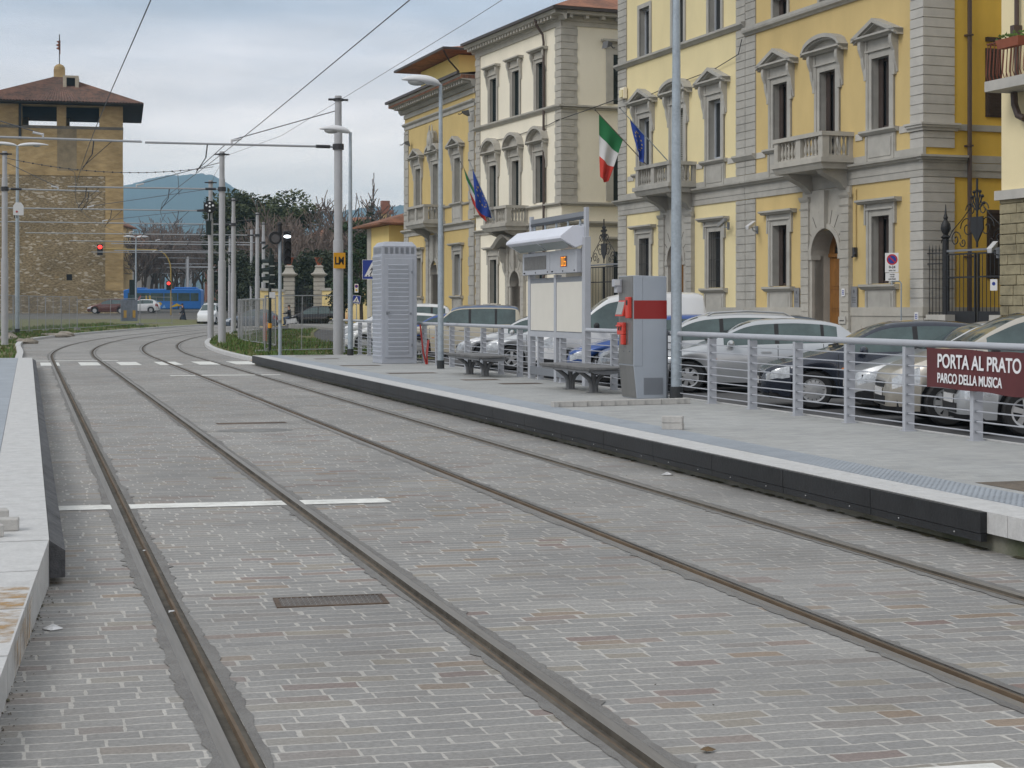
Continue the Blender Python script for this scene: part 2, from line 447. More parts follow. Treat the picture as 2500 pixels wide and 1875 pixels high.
# tactile strip with rows of raised studs close to the camera
mb = MB(); strip_box(mb, PE + .404, PE + .876, SA, SB, PT - .16, PT + .002)
s = 8.2
while s < 24:
    for k in range(9):
        p = PE + .43 + k * .052
        x, y, _ = TP(p, s)
        if s < 24: mb.quad((x - .011, y - .018, PT + .005), (x + .011, y - .018, PT + .005), (x + .011, y + .018, PT + .005), (x - .011, y + .018, PT + .005)); mb.quad((x - .014, y - .03, PT + .0021), (x + .014, y - .03, PT + .0021), (x + .011, y - .018, PT + .005), (x - .011, y - .018, PT + .005))
    s += .075
struct(mb.build('tactile_strip', M_TACT))
# granite kerb in separate long blocks with fine joints
mb = MB(); s = SA
while s < SB - .1:
    e = min(s + 1.0, SB); strip_box(mb, PE + .006, PE + .40, s + .003, e - .003, PT - .155, PT); s = e
struct(mb.build('granite_coping', M_GRANITE))
mb = MB(); s = 10.25
while s < 49.8:
    e = min(s + 1.6, 49.9)
    strip_box(mb, PE - .05, PE + .004, s + .004, e - .004, .135, PT - .004)
    strip_box(mb, PE - .045, PE + .004, s + .004, e - .004, .075, .13)
    s = e
mb.m = 1
s = 10.6
while s < 24:
    x, y, _ = TP(PE - .048, s); mb.ball((x, y, .105), .007, n=6, m=4); s += .8
fo = mb.build('platform_fender', [M_RUBBER, mat('bolt heads', (.5, .5, .5), .4, 0, metal=.8)])
tag(fo, 'long black rubber fender along the edge of the right platform', 'fender')
# inspection lids and slits let into the platforms and the setts
M_LID = mat('rusty lid', (.105, .075, .055), .8, .35, 6, .4)
M_CHEQ = mat('chequer plate', (.135, .115, .10), .6, .3, 9, .5, metal=.3)
def lid(name, label, pts, z, m, zt=.003, rot=None):
    mb = MB(); mb.quad(*[(a, b, z + zt) for a, b in pts]); o = mb.build(name, m)
    return tag(o, label, 'cover', None)
def rect(p, s, w, d): return [(p - w / 2, s - d / 2), (p + w / 2, s - d / 2), (p + w / 2, s + d / 2), (p - w / 2, s + d / 2)]
# chequered access cover between the left track rails
ac = T('access_cover', 'rusty chequered steel cover let into the setts between the left rails', 'cover', (1.77, 9.66, .004), radians(-4))
mb = MB(); mb.box(-.30, .30, -.135, .135, -.03, 0); mb.build('plate', M_CHEQ, ac)
mb = MB()
for a, b in (((-.33, -.16), (.33, -.135)), ((-.33, .135), (.33, .16)), ((-.33, -.135), (-.30, .135)), ((.30, -.135), (.33, .135))):
    mb.box(a[0], b[0], a[1], b[1], -.03, .003)
mb.build('rim', M_LID, ac)
mb = MB()
for i in range(19):
    for j in range(9):
        x, y = -.285 + i * .0315, -.12 + j * .03; d = .011
        if (i + j) % 2: mb.quad((x - d, y - .003, .0035), (x + d, y - .003, .0035), (x + d, y + .003, .0035), (x - d, y + .003, .0035))
        else: mb.quad((x - .003, y - d, .0035), (x + .003, y - d, .0035), (x + .003, y + d, .0035), (x - .003, y + d, .0035))
mb.build('tread_pattern', mat('worn tread', (.26, .24, .22), .45, .2, 9, metal=.5), ac)
lid('drain_cover', 'thin brown drain lid lying in the setts between the two tracks', rect(3.35, 24.9, 1.05, .32), 0, M_LID)
lid('drain_cover', 'grey ring of a round lid in the setts just below the brown drain lid', [(3.2 + .55 * cos(t / 14 * 2 * pi), 23.4 + .32 * sin(t / 14 * 2 * pi)) for t in range(14)], 0, mat('grey lid', (.20, .20, .195), .8, .2, 9))
for (p, s, w, d, lab) in ((8.35, 26.6 + 9.0, 1.1, .5, 'brown slit lid in the platform beside the tactile strip, before the near bench'), (8.2, 40.6, 1.0, .5, 'dark lid in the platform in front of the louvred cabinet'),
                          (8.9, 31.9, .75, .45, 'brown lid in the platform between the two benches'), (9.2, 30.1, .8, .45, 'brown lid in the platform under the notice board'),
                          (8.35, 46.2, .7, .5, 'small dark lid in the platform at the left of the louvred cabinet'), (8.4, 49.2, .9, .4, 'dark lid in the platform near its far end')):
    lid('platform_cover', lab, rect(p, s, w, d), PT, M_LID)
lid('platform_cover', 'large brown rusty cover at the right border of the picture, beside the tactile strip', rect(8.27, 11.45, 1.3, 1.05), PT, mat('brown mesh lid', (.14, .115, .09), .85, .3, 12, .5))
# painted lines
def mark(name, pts, z=.0045, m=M_WHITE): 
    mb = MB(); mb.quad(*[TP(a, b, z) for a, b in pts]); return struct(mb.build(name, m))
def gaps_line(name, p0, p1, sfun, th, z=.0055):
    mb = MB(); cuts = [p0]
    for r, sd_ in RAILS:
        if p0 < r < p1: cuts += [r - .078, r + .078]
    cuts.append(p1)
    for a, b in zip(cuts[::2], cuts[1::2]):
        mb.quad(TP(a, sfun(a), z), TP(b, sfun(b), z), TP(b, sfun(b) + th, z), TP(a, sfun(a) + th, z))
    return struct(mb.build(name, M_WHITE))
gaps_line('stop_line', .27, 3.17, lambda p: 14.62 - .085 * (p - .3), .33)
gaps_line('stop_line', .30, 3.57, lambda p: 5.15 - .075 * (p - 3.5), .34)
gaps_line('stop_line', 3.55, 6.35, lambda p: 42.6 - .085 * (p - 3.4), .40)
gaps_line('stop_line', .0, 2.9, lambda p: 55.6 - .085 * p, .45)
for x0, x1 in ((-.15, .02), (.42, .98), (1.58, 2.18), (2.75, 3.38), (3.92, 4.6), (5.1, 5.72), (6.2, 6.95)):
    gaps_line('zebra_stripe', x0, x1, lambda p: 50.9 - .085 * (p - 3), 3.0)
mark('yellow_patch', [(6.95, 52.0), (7.25, 51.9), (7.25, 53.3), (6.95, 53.4)], .05, mat('yellow paint', (.55, .30, .05), .8, .2, 9))

# left platform with its ramp
LP = .17
mb = MB()
strip_box(mb, -7, LP - .40, 10.7, 49.8, PT - .16, PT - .002); struct(mb.build('left_platform_tactile', M_TACT))
mb = MB(); s = 10.7
while s < 49.7:
    e = min(s + 1.1, 49.8); strip_box(mb, LP - .395, LP, s + .003, e - .003, -.02, PT); s = e
def ramp_pt(t, off, z=True):
    s = 10.69 - t * 9.0
    return (LP - .075 * (10.69 - s) + off, s, max(.02, PT - .034 * (10.69 - s)))
for i in range(9):
    a, b = ramp_pt(i / 9 + .001, 0), ramp_pt((i + 1) / 9 - .001, 0)
    mb.hexa([(a[0] - 3, a[1], -.02), (b[0] - 3, b[1], -.02), (b[0], b[1], -.02), (a[0], a[1], -.02), (a[0] - 3, a[1], a[2]), (b[0] - 3, b[1], b[2]), (b[0], b[1], b[2]), (a[0], a[1], a[2])])
struct(mb.build('left_coping', M_GRANITE))
# rust stain on the ramp stone
mb = MB(); a, b = ramp_pt(.16, 0), ramp_pt(.305, 0)
n_ = 12
M_STAIN = bpy.data.materials.new('rust stain'); M_STAIN.use_nodes = True
_n, _l = M_STAIN.node_tree.nodes, M_STAIN.node_tree.links
_b = _n['Principled BSDF']; _b.inputs['Base Color'].default_value = (.40, .24, .085, 1); _b.inputs['Roughness'].default_value = .85
_t = _n.new('ShaderNodeTexCoord'); _z = _n.new('ShaderNodeTexNoise'); _z.inputs['Scale'].default_value = 5; _z.inputs['Detail'].default_value = 7; _z.inputs['Roughness'].default_value = .7
_mp = _n.new('ShaderNodeMapping'); _mp.inputs['Scale'].default_value = (1, 2.2, 1); _l.new(_t.outputs['Object'], _mp.inputs[0]); _l.new(_mp.outputs[0], _z.inputs[0])
_r = _n.new('ShaderNodeMapRange'); _r.inputs[1].default_value = .44; _r.inputs[2].default_value = .66; _r.inputs[4].default_value = .8; _l.new(_z.outputs[0], _r.inputs[0]); _l.new(_r.outputs[0], _b.inputs['Alpha'])
mb.quad((a[0] - 1.2, a[1], a[2] + .002), (a[0] - .01, a[1], a[2] + .002), (b[0] - .01, b[1], b[2] + .002), (b[0] - 1.2, b[1], b[2] + .002))
mb.quad((a[0] + .002, a[1] - .1, a[2] - .02), (a[0] + .002, a[1] - .1, .03), (b[0] + .012, b[1], .03), (b[0] + .012, b[1], b[2] - .02))
struct(mb.build('rust_stain', M_STAIN))
mb = MB()
for s in [10.7 + 1.6 * i for i in range(24)]:
    e = min(s + 1.594, 49.7)
    A0, A1 = TP(LP + .003, s), TP(LP + .003, e)
    mb.hexa([(A0[0], s, .05), (A0[0] + .095, s, .05), (A1[0] + .095, e, .05), (A1[0], e, .05), (A0[0], s, PT - .005), (A0[0] + .095, s, PT - .07), (A1[0] + .095, e, PT - .07), (A1[0], e, PT - .005)])
tag(mb.build('platform_fender', mat('dusty rubber fender', (.085, .086, .092), .7, .4, 14, .3)), 'dusty black fender with a slanting top along the left platform edge', 'fender')

# kerbs beyond the platforms, verges, parking road, pavement along the houses
def kerb(name, pf, s0, s1, w=.22, h=.12, m=M_GRANITE):
    mb = MB(); sl_ = srange(s0, s1)
    for a, b in zip(sl_[:-1], sl_[1:]):
        pa, pb = pf(a), pf(b)
        A, B = TP(pa, a), TP(pb, b)
        mb.hexa([(A[0], a + .02, A[2] - .1), (A[0] + w, a + .02, A[2] - .1), (B[0] + w, b, B[2] - .1), (B[0], b, B[2] - .1), (A[0], a + .02, A[2] + h), (A[0] + w, a + .02, A[2] + h), (B[0] + w, b, B[2] + h), (B[0], b, B[2] + h)])
    return struct(mb.build(name, m))
lk = lambda s: -.35 - 2.2 * sm((s - 60) / 35)
rk = lambda s: 7.0 + .25 * sm((55 - s) / 5)
kerb('kerb', lk, 50, 170); kerb('kerb', rk, 50.3, 128)
def land(name, pl, pr, s0, s1, z, m, n=6, step=3.0):
    mb = MB(); sl_ = []; s = s0
    while s < s1: sl_.append(s); s += step
    sl_.append(s1)
    i0 = 0
    for s in sl_:
        for k in range(n + 1):
            p = pl(s) + (pr(s) - pl(s)) * k / n + q(s); mb.v.append((p, s, GZ(p, s) + z))
    for a in range(len(sl_) - 1):
        for k in range(n):
            i = a * (n + 1) + k; mb.f.append((i, i + 1, i + n + 2, i + n + 1)); mb.mi.append(0)
    return struct(mb.build(name, m))
land('left_verge', lambda s: -22, lambda s: lk(s) - .0, 50, 150, .05, M_GRASS, 10)
land('grass_island', lambda s: rk(s) + .22, lambda s: 12.6, 50.4, 104, .03, M_GRASS, 6)
land('grass_strip', lambda s: 9.5, lambda s: 22, 112, 121, .05, M_GRASS, 8, 2)
def parking(name, p0f, p1, s0, s1, z, m):
    mb = MB(); s = s0; sl_ = []
    while s < s1: sl_.append(s); s += 4
    sl_.append(s1); n = 8
    for s in sl_:
        for k in range(n + 1):
            a = p0f(s); p = a + (p1 - a) * k / n; mb.v.append((p, s, GZ(max(p, 10.2 + q(s)), s) + z))
    for a in range(len(sl_) - 1):
        for k in range(n):
            i = a * (n + 1) + k; mb.f.append((i, i + 1, i + n + 2, i + n + 1)); mb.mi.append(0)
    return struct(mb.build(name, m))
parking('road', lambda s: 10.17 if s < 51 else (12.6 + q(s)), 22.2, -10, 112, .0, M_ASPH)
parking('road_far', lambda s: 7.3 + q(s), 30, 112, 180, .0, M_ASPH)
def pavement():
    mb = MB()
    for s in range(-8, 110, 4):
        pe = 21.6 - .0563 * (s - 41)
        zz = GZ(22, s) + .13; z2 = GZ(22, s + 4) + .13; p2 = 21.6 - .0563 * (s + 4 - 41)
        mb.hexa([(pe, s, zz - .3), (pe + 30, s, zz - .3), (p2 + 30, s + 4, z2 - .3), (p2, s + 4, z2 - .3), (pe, s, zz), (pe + 30, s, zz), (p2 + 30, s + 4, z2), (p2, s + 4, z2)])
    return struct(mb.build('pavement', M_PLAZA))
pavement()
# blades of grass and weeds
def blades(name, pl, pr, s0, s1, count, h0, h1, m):
    mb = MB(); r = random.Random(5)
    for _ in range(count):
        s = r.uniform(s0, s1); p = pl(s) + (pr(s) - pl(s)) * r.random() + q(s)
        if mnoise.noise(Vector((p * .45, s * .3, 2))) < -.12: continue
        z = GZ(p, s) + .04; h = r.uniform(h0, h1) * (1 + .6 * mnoise.noise(Vector((p * .8, s * .5, 7)))); a = r.uniform(0, pi); w = r.uniform(.02, .05); dx, dy = cos(a) * w, sin(a) * w
        lx, ly = r.uniform(-.5, .5) * h, r.uniform(-.5, .5) * h
        mb.m = 0 if r.random() < .7 else 1
        mb.quad((p - dx, s - dy, z), (p + dx, s + dy, z), (p + lx, s + ly, z + h))
    return stuff(mb.build(name, m, fix=False))
M_BL1 = mat('grass blade', (.085, .15, .03), .8, .3, .7); M_BL2 = mat('dry blade', (.16, .15, .06), .85, .3, .7)
blades('verge_grass', lambda s: -7, lambda s: lk(s) - .05, 55, 128, 15000, .08, .24, [M_BL1, M_BL2])
blades('island_grass', lambda s: rk(s) + .3, lambda s: 12.4, 51, 103, 15000, .07, .2, [M_BL1, M_BL2])
blades('strip_grass', lambda s: 9.6, lambda s: 21.5, 112.2, 120.8, 2500, .06, .14, [M_BL1, M_BL2])
blades('edge_weeds', lambda s: -.32 + (0 if s > 10 else -.075 * (10.7 - s)) + .25, lambda s: .30 + (0 if s > 10 else -.5), 6.6, 10.6, 0, .01, .03, [M_BL1, M_BL2]) if False else None
# ------------------------------------------------------------------ the houses along the street
# local frame of a house: x runs along the facade away from the camera, y points out to the street, z up; origin on its near corner
M_STONE = mat('grey pietra serena', (.39, .378, .345), .85, .13, 2.2, .25, bscale=30)
M_STONE2 = mat('warm grey stone', (.42, .40, .355), .85, .12, 2.2, .25, bscale=30)
M_STONEL = mat('light grey stone', (.47, .455, .42), .85, .10, 2.2, .2, bscale=30)
M_YEL = mat('ochre plaster', (.58, .44, .198), .92, .085, .9, .12, bscale=22, stretch=(1, 1, .45))
M_YEL2 = mat('pale yellow plaster', (.72, .62, .36), .92, .06, .9, .1, bscale=22, stretch=(1, 1, .45))
M_YELS = mat('deep ochre plaster', (.72, .48, .085), .92, .12, .9, .12, bscale=22, stretch=(1, 1, .45))
M_CREAM = mat('cream plaster', (.82, .765, .63), .92, .05, .9, .1, bscale=22, stretch=(1, 1, .45))
M_YEL0 = mat('straw plaster', (.58, .44, .19), .92, .08, .9, .1, bscale=22, stretch=(1, 1, .45))
M_DARK = mat('dark room', (.012, .012, .013), .9, 0)
M_PANE = mat('window pane', (.025, .028, .030), .08, 0, spec=.5)
M_SHUT_B = mat('brown shutter', (.055, .038, .032), .7, .2, 5)
M_SHUT_G = mat('green grey shutter', (.30, .295, .265), .8, .1, 5)
M_SHUT_D = mat('dark green shutter', (.022, .034, .034), .6, .15, 5)
M_WFRAME = mat('white window frame', (.42, .45, .49), .5, .05, 5)
M_WOOD = mat('chestnut door', (.26, .115, .026), .5, .3, 6, stretch=(1, 1, .12), spec=.5)
M_WOODR = mat('dark red door', (.11, .038, .018), .5, .25, 6, stretch=(1, 1, .12))
M_TILE = mat('clay roof tiles', (.26, .115, .065), .9, .35, 7, .4, col2=(.13, .07, .05))
M_GUT = mat('brown gutter', (.045, .036, .032), .5, .1, 4)
M_PIPE = mat('brown downpipe', (.075, .052, .045), .5, .1, 4)
M_IRON = mat('wrought iron', (.020, .021, .024), .55, .1, 5)

def facade(mb, u0, u1, z0, z1, holes, y=0.0, depth=.32, jamb=None):
    """wall skin with real rectangular openings and their reveals"""
    us = sorted(set([u0, u1] + [v for h in holes for v in h[:2]])); zs = sorted(set([z0, z1] + [v for h in holes for v in h[2:4]]))
    for a, b in zip(us[:-1], us[1:]):
        for c, d in zip(zs[:-1], zs[1:]):
            um, zm = (a + b) / 2, (c + d) / 2
            if any(h[0] < um < h[1] and h[2] < zm < h[3] for h in holes): continue
            mb.quad((a, y, c), (b, y, c), (b, y, d), (a, y, d))
    m0 = mb.m
    if jamb is not None: mb.m = jamb
    for h in holes:
        a, b, c, d = h[:4]
        mb.quad((a, y, c), (a, y, d), (a, y - depth, d), (a, y - depth, c)); mb.quad((b, y, c), (b, y, d), (b, y - depth, d), (b, y - depth, c))
        mb.quad((a, y, d), (b, y, d), (b, y - depth, d), (a, y - depth, d)); mb.quad((a, y, c), (b, y, c), (b, y - depth, c), (a, y - depth, c))
    mb.m = m0
def moulding(mb, u0, u1, z, prof, y0=0.0, ends=True):
    """prof: list of (projection, dz) from bottom to top; a course with mitred look along the facade"""
    poly = [(y0 - .02, z + prof[0][1])] + [(y0 + a, z + b) for a, b in prof] + [(y0 - .02, z + prof[-1][1])]
    mb.prism(poly, u0, u1, 'x')
CORN = [(.05, 0), (.07, .04), (.15, .07), (.17, .11), (.26, .14), (.27, .2)]
def quoin(mb, u0, u1, z0, z1, h=.276, y=.045, gap=.026, longshort=None, ret=None):
    z = z0; k = 0
    while z < z1 - .05:
        e = min(z + h, z1) - gap; a, b = u0, u1
        if longshort and k % 2: b = u1 - longshort if longshort > 0 else u1; a = u0
        mb.box(a, b, -.05, y, z, e)
        if ret:
            r = ret[0] if not (len(ret) > 1 and k % 2) else ret[1]
            mb.box(-y, .05, -r, y - .001, z, e)
        z += h; k += 1
    mb.box(u0 + .004, u1 - .004, -.05, y - gap, z0, z1)
    if ret: mb.box(-y + gap, .05, -ret[0] + .01, y - gap - .001, z0, z1)
def window_glazing(w, u, z0, z1, hw, kind, y=-.26):
    """glass, casement and shutters as sub-parts of a window"""
    g = MB(); g.box(u - hw - .02, u + hw + .02, y - .05, y, z0 - .02, z1 + .02); g.build('pane', M_DARK if kind == 'open' else M_PANE, w)
    f = MB()
    if kind in ('casement', 'leaf'):
        for a, b in ((u - hw, u - hw + .06), (u - .035, u + .035), (u + hw - .06, u + hw)): f.box(a, b, y + .002, y + .05, z0, z1)
        f.box(u - hw + .061, u - .036, y + .003, y + .045, z1 - .09, z1); f.box(u + .036, u + hw - .061, y + .003, y + .045, z1 - .09, z1)
        f.box(u - hw + .061, u + hw - .061, y + .003, y + .044, z0, z0 + .1)
        f.build('casement', M_SHUT_B if kind == 'casement' else M_WFRAME, w)
    if kind == 'louvre' or kind == 'louvre_d':
        s = MB()
        for a, b in ((u - hw, u - .012), (u + .012, u + hw)):
            s.box(a, a + .05, y + .02, y + .07, z0, z1); s.box(b - .05, b, y + .02, y + .07, z0, z1)
            z = z0 + .05
            while z < z1 - .06:
                s.hexa([(a + .05, y + .055, z), (b - .05, y + .055, z), (b - .05, y + .065, z), (a + .05, y + .065, z), (a + .05, y + .012, z + .062), (b - .05, y + .012, z + .062), (b - .05, y + .022, z + .062), (a + .05, y + .022, z + .062)])
                z += .085
        s.build('shutter', M_SHUT_G if kind == 'louvre' else M_SHUT_D, w)
    if kind in ('casement', 'half'):     # one brown inner leaf folded back, seen edge-on in the reveal
        s = MB(); s.box(u + hw - .30, u + hw - .07, y + .052, y + .085, z0 + .03, z1 - .03)
        z = z0 + .1
        while z < z1 - .1: s.box(u + hw - .28, u + hw - .09, y + .086, y + .094, z, z + .035); z += .075
        s.build('shutter', M_SHUT_B, w)
def surround(mb, u, z0, z1, hw, fw=.27, y=.075):
    for sgn in (-1, 1):
        a, b = sorted((u + sgn * hw, u + sgn * (hw + fw)))
        mb.box(a, b, -.03, y * .6, z0, z1 + fw * .75)
        a2, b2 = sorted((u + sgn * (hw + fw * .55), u + sgn * (hw + fw))); mb.box(a2, b2, -.03, y, z0, z1 + fw * .75 - .002)
    mb.box(u - hw, u + hw, -.03, y * .6 - .002, z1, z1 + fw * .75)
    mb.box(u - hw - fw - .03, u + hw + fw + .03, -.03, y + .03, z1 + fw * .75, z1 + fw * .75 + .06)
def pediment(mb, u, zb, hw, proj, kind, hgt=.46):
    """triangular, segmental or flat hood over a window; zb = underside"""
    moulding(mb, u - hw, u + hw, zb, [(proj * .55, 0), (proj * .75, .05), (proj, .07), (proj, .13)])
    if kind == 'flat':
        return
    n = 12 if kind == 'seg' else 2
    pts = []
    for k in range(n + 1):
        t = -1 + 2 * k / n
        if kind == 'seg':
            h = hgt * (1 - t * t) ** .55 if abs(t) < 1 else 0
        else: h = hgt * (1 - abs(t))
        pts.append((u + t * hw, zb + .13 + h))
    for (ua, za), (ub, zb2) in zip(pts[:-1], pts[1:]):
        th = .13
        da = th if kind == 'tri' else th
        mb.hexa([(ua, -.02, za - da), (ub, -.02, zb2 - da), (ub, proj, zb2 - da), (ua, proj, za - da), (ua, -.02, za), (ub, -.02, zb2), (ub, proj, zb2), (ua, proj, za)])
        mb.hexa([(ua, -.02, za - da - .06), (ub, -.02, zb2 - da - .06), (ub, proj - .09, zb2 - da - .06), (ua, proj - .09, za - da - .06), (ua, -.02, za - da), (ub, -.02, zb2 - da), (ub, proj - .09, zb2 - da), (ua, proj - .09, za - da)])
    # tympanum
    mb.quad(*([(p[0], .06, p[1] - .12) for p in pts]))
def console(mb, u, zt, zb, w, proj):
    """scrolled bracket"""
    n = 9; pr = []
    for k in range(n + 1):
        t = k / n; z = zt + (zb - zt) * t
        y = proj * (1 - t) ** 1.1 * (.8 + .35 * abs(sin(t * 2.2 * pi))) + .05 * (1 - t) + .03
        pr.append((y, z))
    poly = [(-.02, zt)] + pr + [(-.02, zb)]
    mb.prism(poly, u - w / 2, u + w / 2, 'x')
def win_full(bld, u, z0, z1, hw, kind, glaz, stone, hood=True, apron=True, label=None, ph=.46, pw=.70):
    """first-floor window: surround, frieze, consoles and pediment"""
    mb = MB(); surround(mb, u, z0, z1, hw)
    top = z1 + .27 * .75 + .06
    mb.box(u - hw - .2, u + hw + .2, -.02, .05, top, top + .30)
    for sg in (-1, 1):
        mb.box(*sorted((u + sg * (hw + .2), u + sg * (hw + .36))), -.02, .09, z1 - .62, top + .30)
        console(mb, u + sg * (hw + .37), top + .30, z1 - .55, .15, .20)
    pediment(mb, u, top + .30, hw + pw, .34, kind, ph)
    w = mb.build('window', stone, bld)
    window_glazing(w, u, z0, z1, hw, glaz)
    if apron:
        a = MB(); moulding(a, u - hw - .5, u + hw + .5, z0 - .17, [(.10, 0), (.16, .05), (.20, .08), (.20, .14)])
        a.box(u - hw - .34, u + hw + .34, -.02, .05, z0 - 1.05, z0 - .171)
        a.box(u - hw - .14, u + hw + .14, .049, .075, z0 - .85, z0 - .30)
        for sg in (-1, 1): a.box(*sorted((u + sg * (hw + .20), u + sg * (hw + .30))), .049, .08, z0 - .95, z0 - .21)
        a.build('sill', stone, w)
    return w
def win_ground(bld, u, z0, z1, hw, glaz, stone, bars=False, top=5.02, base=1.75):
    mb = MB(); surround(mb, u, z0, z1, hw, .25)
    t = z1 + .25 * .75 + .06
    mb.box(u - hw - .30, u + hw + .30, -.02, .05, t, top - .14)
    for sg in (-1, 1): mb.box(*sorted((u + sg * (hw + .27), u + sg * (hw + .36))), -.02, .085, z1 - .25, top - .14)
    pediment(mb, u, top - .14, hw + .62, .27, 'flat')
    w = mb.build('window', stone, bld); window_glazing(w, u, z0, z1, hw, glaz)
    a = MB(); moulding(a, u - hw - .5, u + hw + .5, z0 - .18, [(.09, 0), (.16, .06), (.20, .09), (.20, .16)])
    a.box(u - hw - .34, u + hw + .34, -.02, .05, base - .7, z0 - .181); a.box(u - hw - .14, u + hw + .14, .049, .07, base - .02, z0 - .3)
    for sg in (-1, 1): a.box(*sorted((u + sg * (hw + .20), u + sg * (hw + .30))), .049, .08, base - .04, z0 - .22)
    a.build('sill', stone, w)
    if bars:
        g = MB()
        for k in range(7): g.tube([(u - hw + (k + .5) * 2 * hw / 7, .02, z0), (u - hw + (k + .5) * 2 * hw / 7, .02, z1)], .012, 5)
        for z in (z0 + .25, (z0 + z1) / 2, z1 - .25): g.bar((u - hw, .02, z), (u + hw, .02, z), .025, .012)
        g.build('grille', M_IRON, w)
    return w
def win_plain(bld, u, z0, z1, hw, glaz, stone, fw=.16):
    mb = MB()
    for sg in (-1, 1): mb.box(*sorted((u + sg * hw, u + sg * (hw + fw))), -.03, .05, z0, z1 + fw)
    mb.box(u - hw, u + hw, -.03, .048, z1, z1 + fw)
    w = mb.build('window', stone, bld); window_glazing(w, u, z0, z1, hw, glaz); return w
def portal(bld, u, wout, wop, zspr, ztop, stone, door_m, depth=.75, base=-.3, proud=.10, pil=.45):
    """rusticated doorway with a round arch, its door set back in the reveal"""
    r = wop / 2; hw = wout / 2; n = 16
    mb = MB(); y = proud
    inner = [(u - r, base)] + [(u - r * cos(pi * k / n), zspr + r * sin(pi * k / n)) for k in range(n + 1)] + [(u + r, base)]
    def outer(p):
        x, z = p
        if z <= zspr: return ((u - hw if x < u else u + hw), z)
        a = atan2(z - zspr, x - u); dx, dz = cos(a), sin(a)
        t = min((hw / abs(dx)) if abs(dx) > 1e-6 else 1e9, (ztop - zspr) / dz if dz > 1e-6 else 1e9)
        return (u + dx * t, zspr + dz * t)
    for a, b in zip(inner[:-1], inner[1:]):
        A, B = outer(a), outer(b)
        mb.quad((a[0], y, a[1]), (b[0], y, b[1]), (B[0], y, B[1]), (A[0], y, A[1]))
        # corner fill
        if abs(A[0] - B[0]) > 1e-4 and abs(A[1] - B[1]) > 1e-4:
            cx = u - hw if (A[0] + B[0]) / 2 < u else u + hw
            mb.quad((A[0], y, A[1]), (B[0], y, B[1]), (cx, y, ztop))
        mb.quad((a[0], y, a[1]), (b[0], y, b[1]), (b[0], y - depth, b[1]), (a[0], y - depth, a[1]))
    mb.box(u - hw, u - hw + .001, -.05, y, base, ztop); mb.box(u + hw - .001, u + hw, -.05, y, base, ztop)
    mb.quad((u - hw, y, ztop), (u + hw, y, ztop), (u + hw, -.05, ztop), (u - hw, -.05, ztop))
    # moulded archivolt
    for k in range(n):
        a0, a1 = pi * k / n, pi * (k + 1) / n
        for (r0, r1, yy) in ((r, r + .16, y + .05),):
            p = lambda rr, a, yv: (u - rr * cos(a), yv, zspr + rr * sin(a))
            mb.hexa([p(r0, a0, y - .02), p(r0, a1, y - .02), p(r1, a1, y - .02), p(r1, a0, y - .02), p(r0, a0, yy), p(r0, a1, yy), p(r1, a1, yy), p(r1, a0, yy)])
    # imposts and rusticated pilasters
    for sg in (-1, 1):
        mb.box(*sorted((u + sg * (r - .03), u + sg * (r + .22))), y - .3, y + .05, zspr - .14, zspr)
        q0, q1 = sorted((u + sg * (hw - pil), u + sg * (hw + .03))); quoin(mb, q0, q1, base, ztop - .35, .276, y + .06, .022)
        moulding(mb, q0 - .05, q1 + .05, ztop - .35, [(.05, 0), (.1, .08), (.12, .16)], y)
        moulding(mb, q0 - .03, q1 + .03, ztop - .62, [(.05, 0), (.08, .06)], y + .02)
    # radiating joints as thin raised blocks, keystone
    jm = MB()
    for a in (pi * .1, pi * .2, pi * .32, pi * .41, pi * .59, pi * .68, pi * .8, pi * .9):
        d = (cos(a), sin(a)); jm.bar((u + d[0] * (r + .17), y + .002, zspr + d[1] * (r + .17)), (u + d[0] * (r + .62), y + .002, min(ztop - .1, zspr + d[1] * (r + .62))), .022, .012, up=(0, 1, 0))
    mb.hexa([(u - .13, y, zspr + r), (u + .13, y, zspr + r), (u + .13, y + .13, zspr + r), (u - .13, y + .13, zspr + r), (u - .2, y, ztop - .05), (u + .2, y, ztop - .05), (u + .2, y + .17, ztop - .05), (u - .2, y + .17, ztop - .05)])
    pt = mb.build('doorway', stone, bld); jm.build('joint', mat('dark mortar', (.10, .095, .085), .9, .1, 4), pt)  # joint bars in a darker mortar colour
    d = MB(); yy = y - depth
    d.box(u - r - .02, u + r + .02, yy - .06, yy, base, zspr + .05)
    for k in range(2):
        x0 = u - r + .09 + k * (r - .03)
        for za, zb in ((base + .5, 1.5), (1.65, 2.2), (2.35, 3.0)): d.box(x0, x0 + r - .14, yy, yy + .025, za, zb); d.box(x0 + .08, x0 + r - .22, yy + .025, yy + .045, za + .08, zb - .08)
    d.box(u - .02, u + .02, yy, yy + .05, base, zspr)
    d.box(u - r, u + r, yy - .05, yy + .06, zspr - .05, zspr + .06)
    for k in range(8):                       # wooden fanlight surround
        a0, a1 = pi * k / 8, pi * (k + 1) / 8
        p = lambda rr, a, yv: (u - rr * cos(a), yv, zspr + .05 + rr * sin(a))
        d.hexa([p(r * .62, a0, yy - .04), p(r * .62, a1, yy - .04), p(r * 1.02, a1, yy - .04), p(r * 1.02, a0, yy - .04), p(r * .62, a0, yy + .03), p(r * .62, a1, yy + .03), p(r * 1.02, a1, yy + .03), p(r * 1.02, a0, yy + .03)])
    dd = d.build('door', door_m, pt)
    f = MB(); f.quad(*[(u - r * .7 * cos(pi * k / 10), yy - .01, zspr + .05 + r * .7 * sin(pi * k / 10)) for k in range(11)]); f.build('fanlight', M_PANE, pt)
    return pt
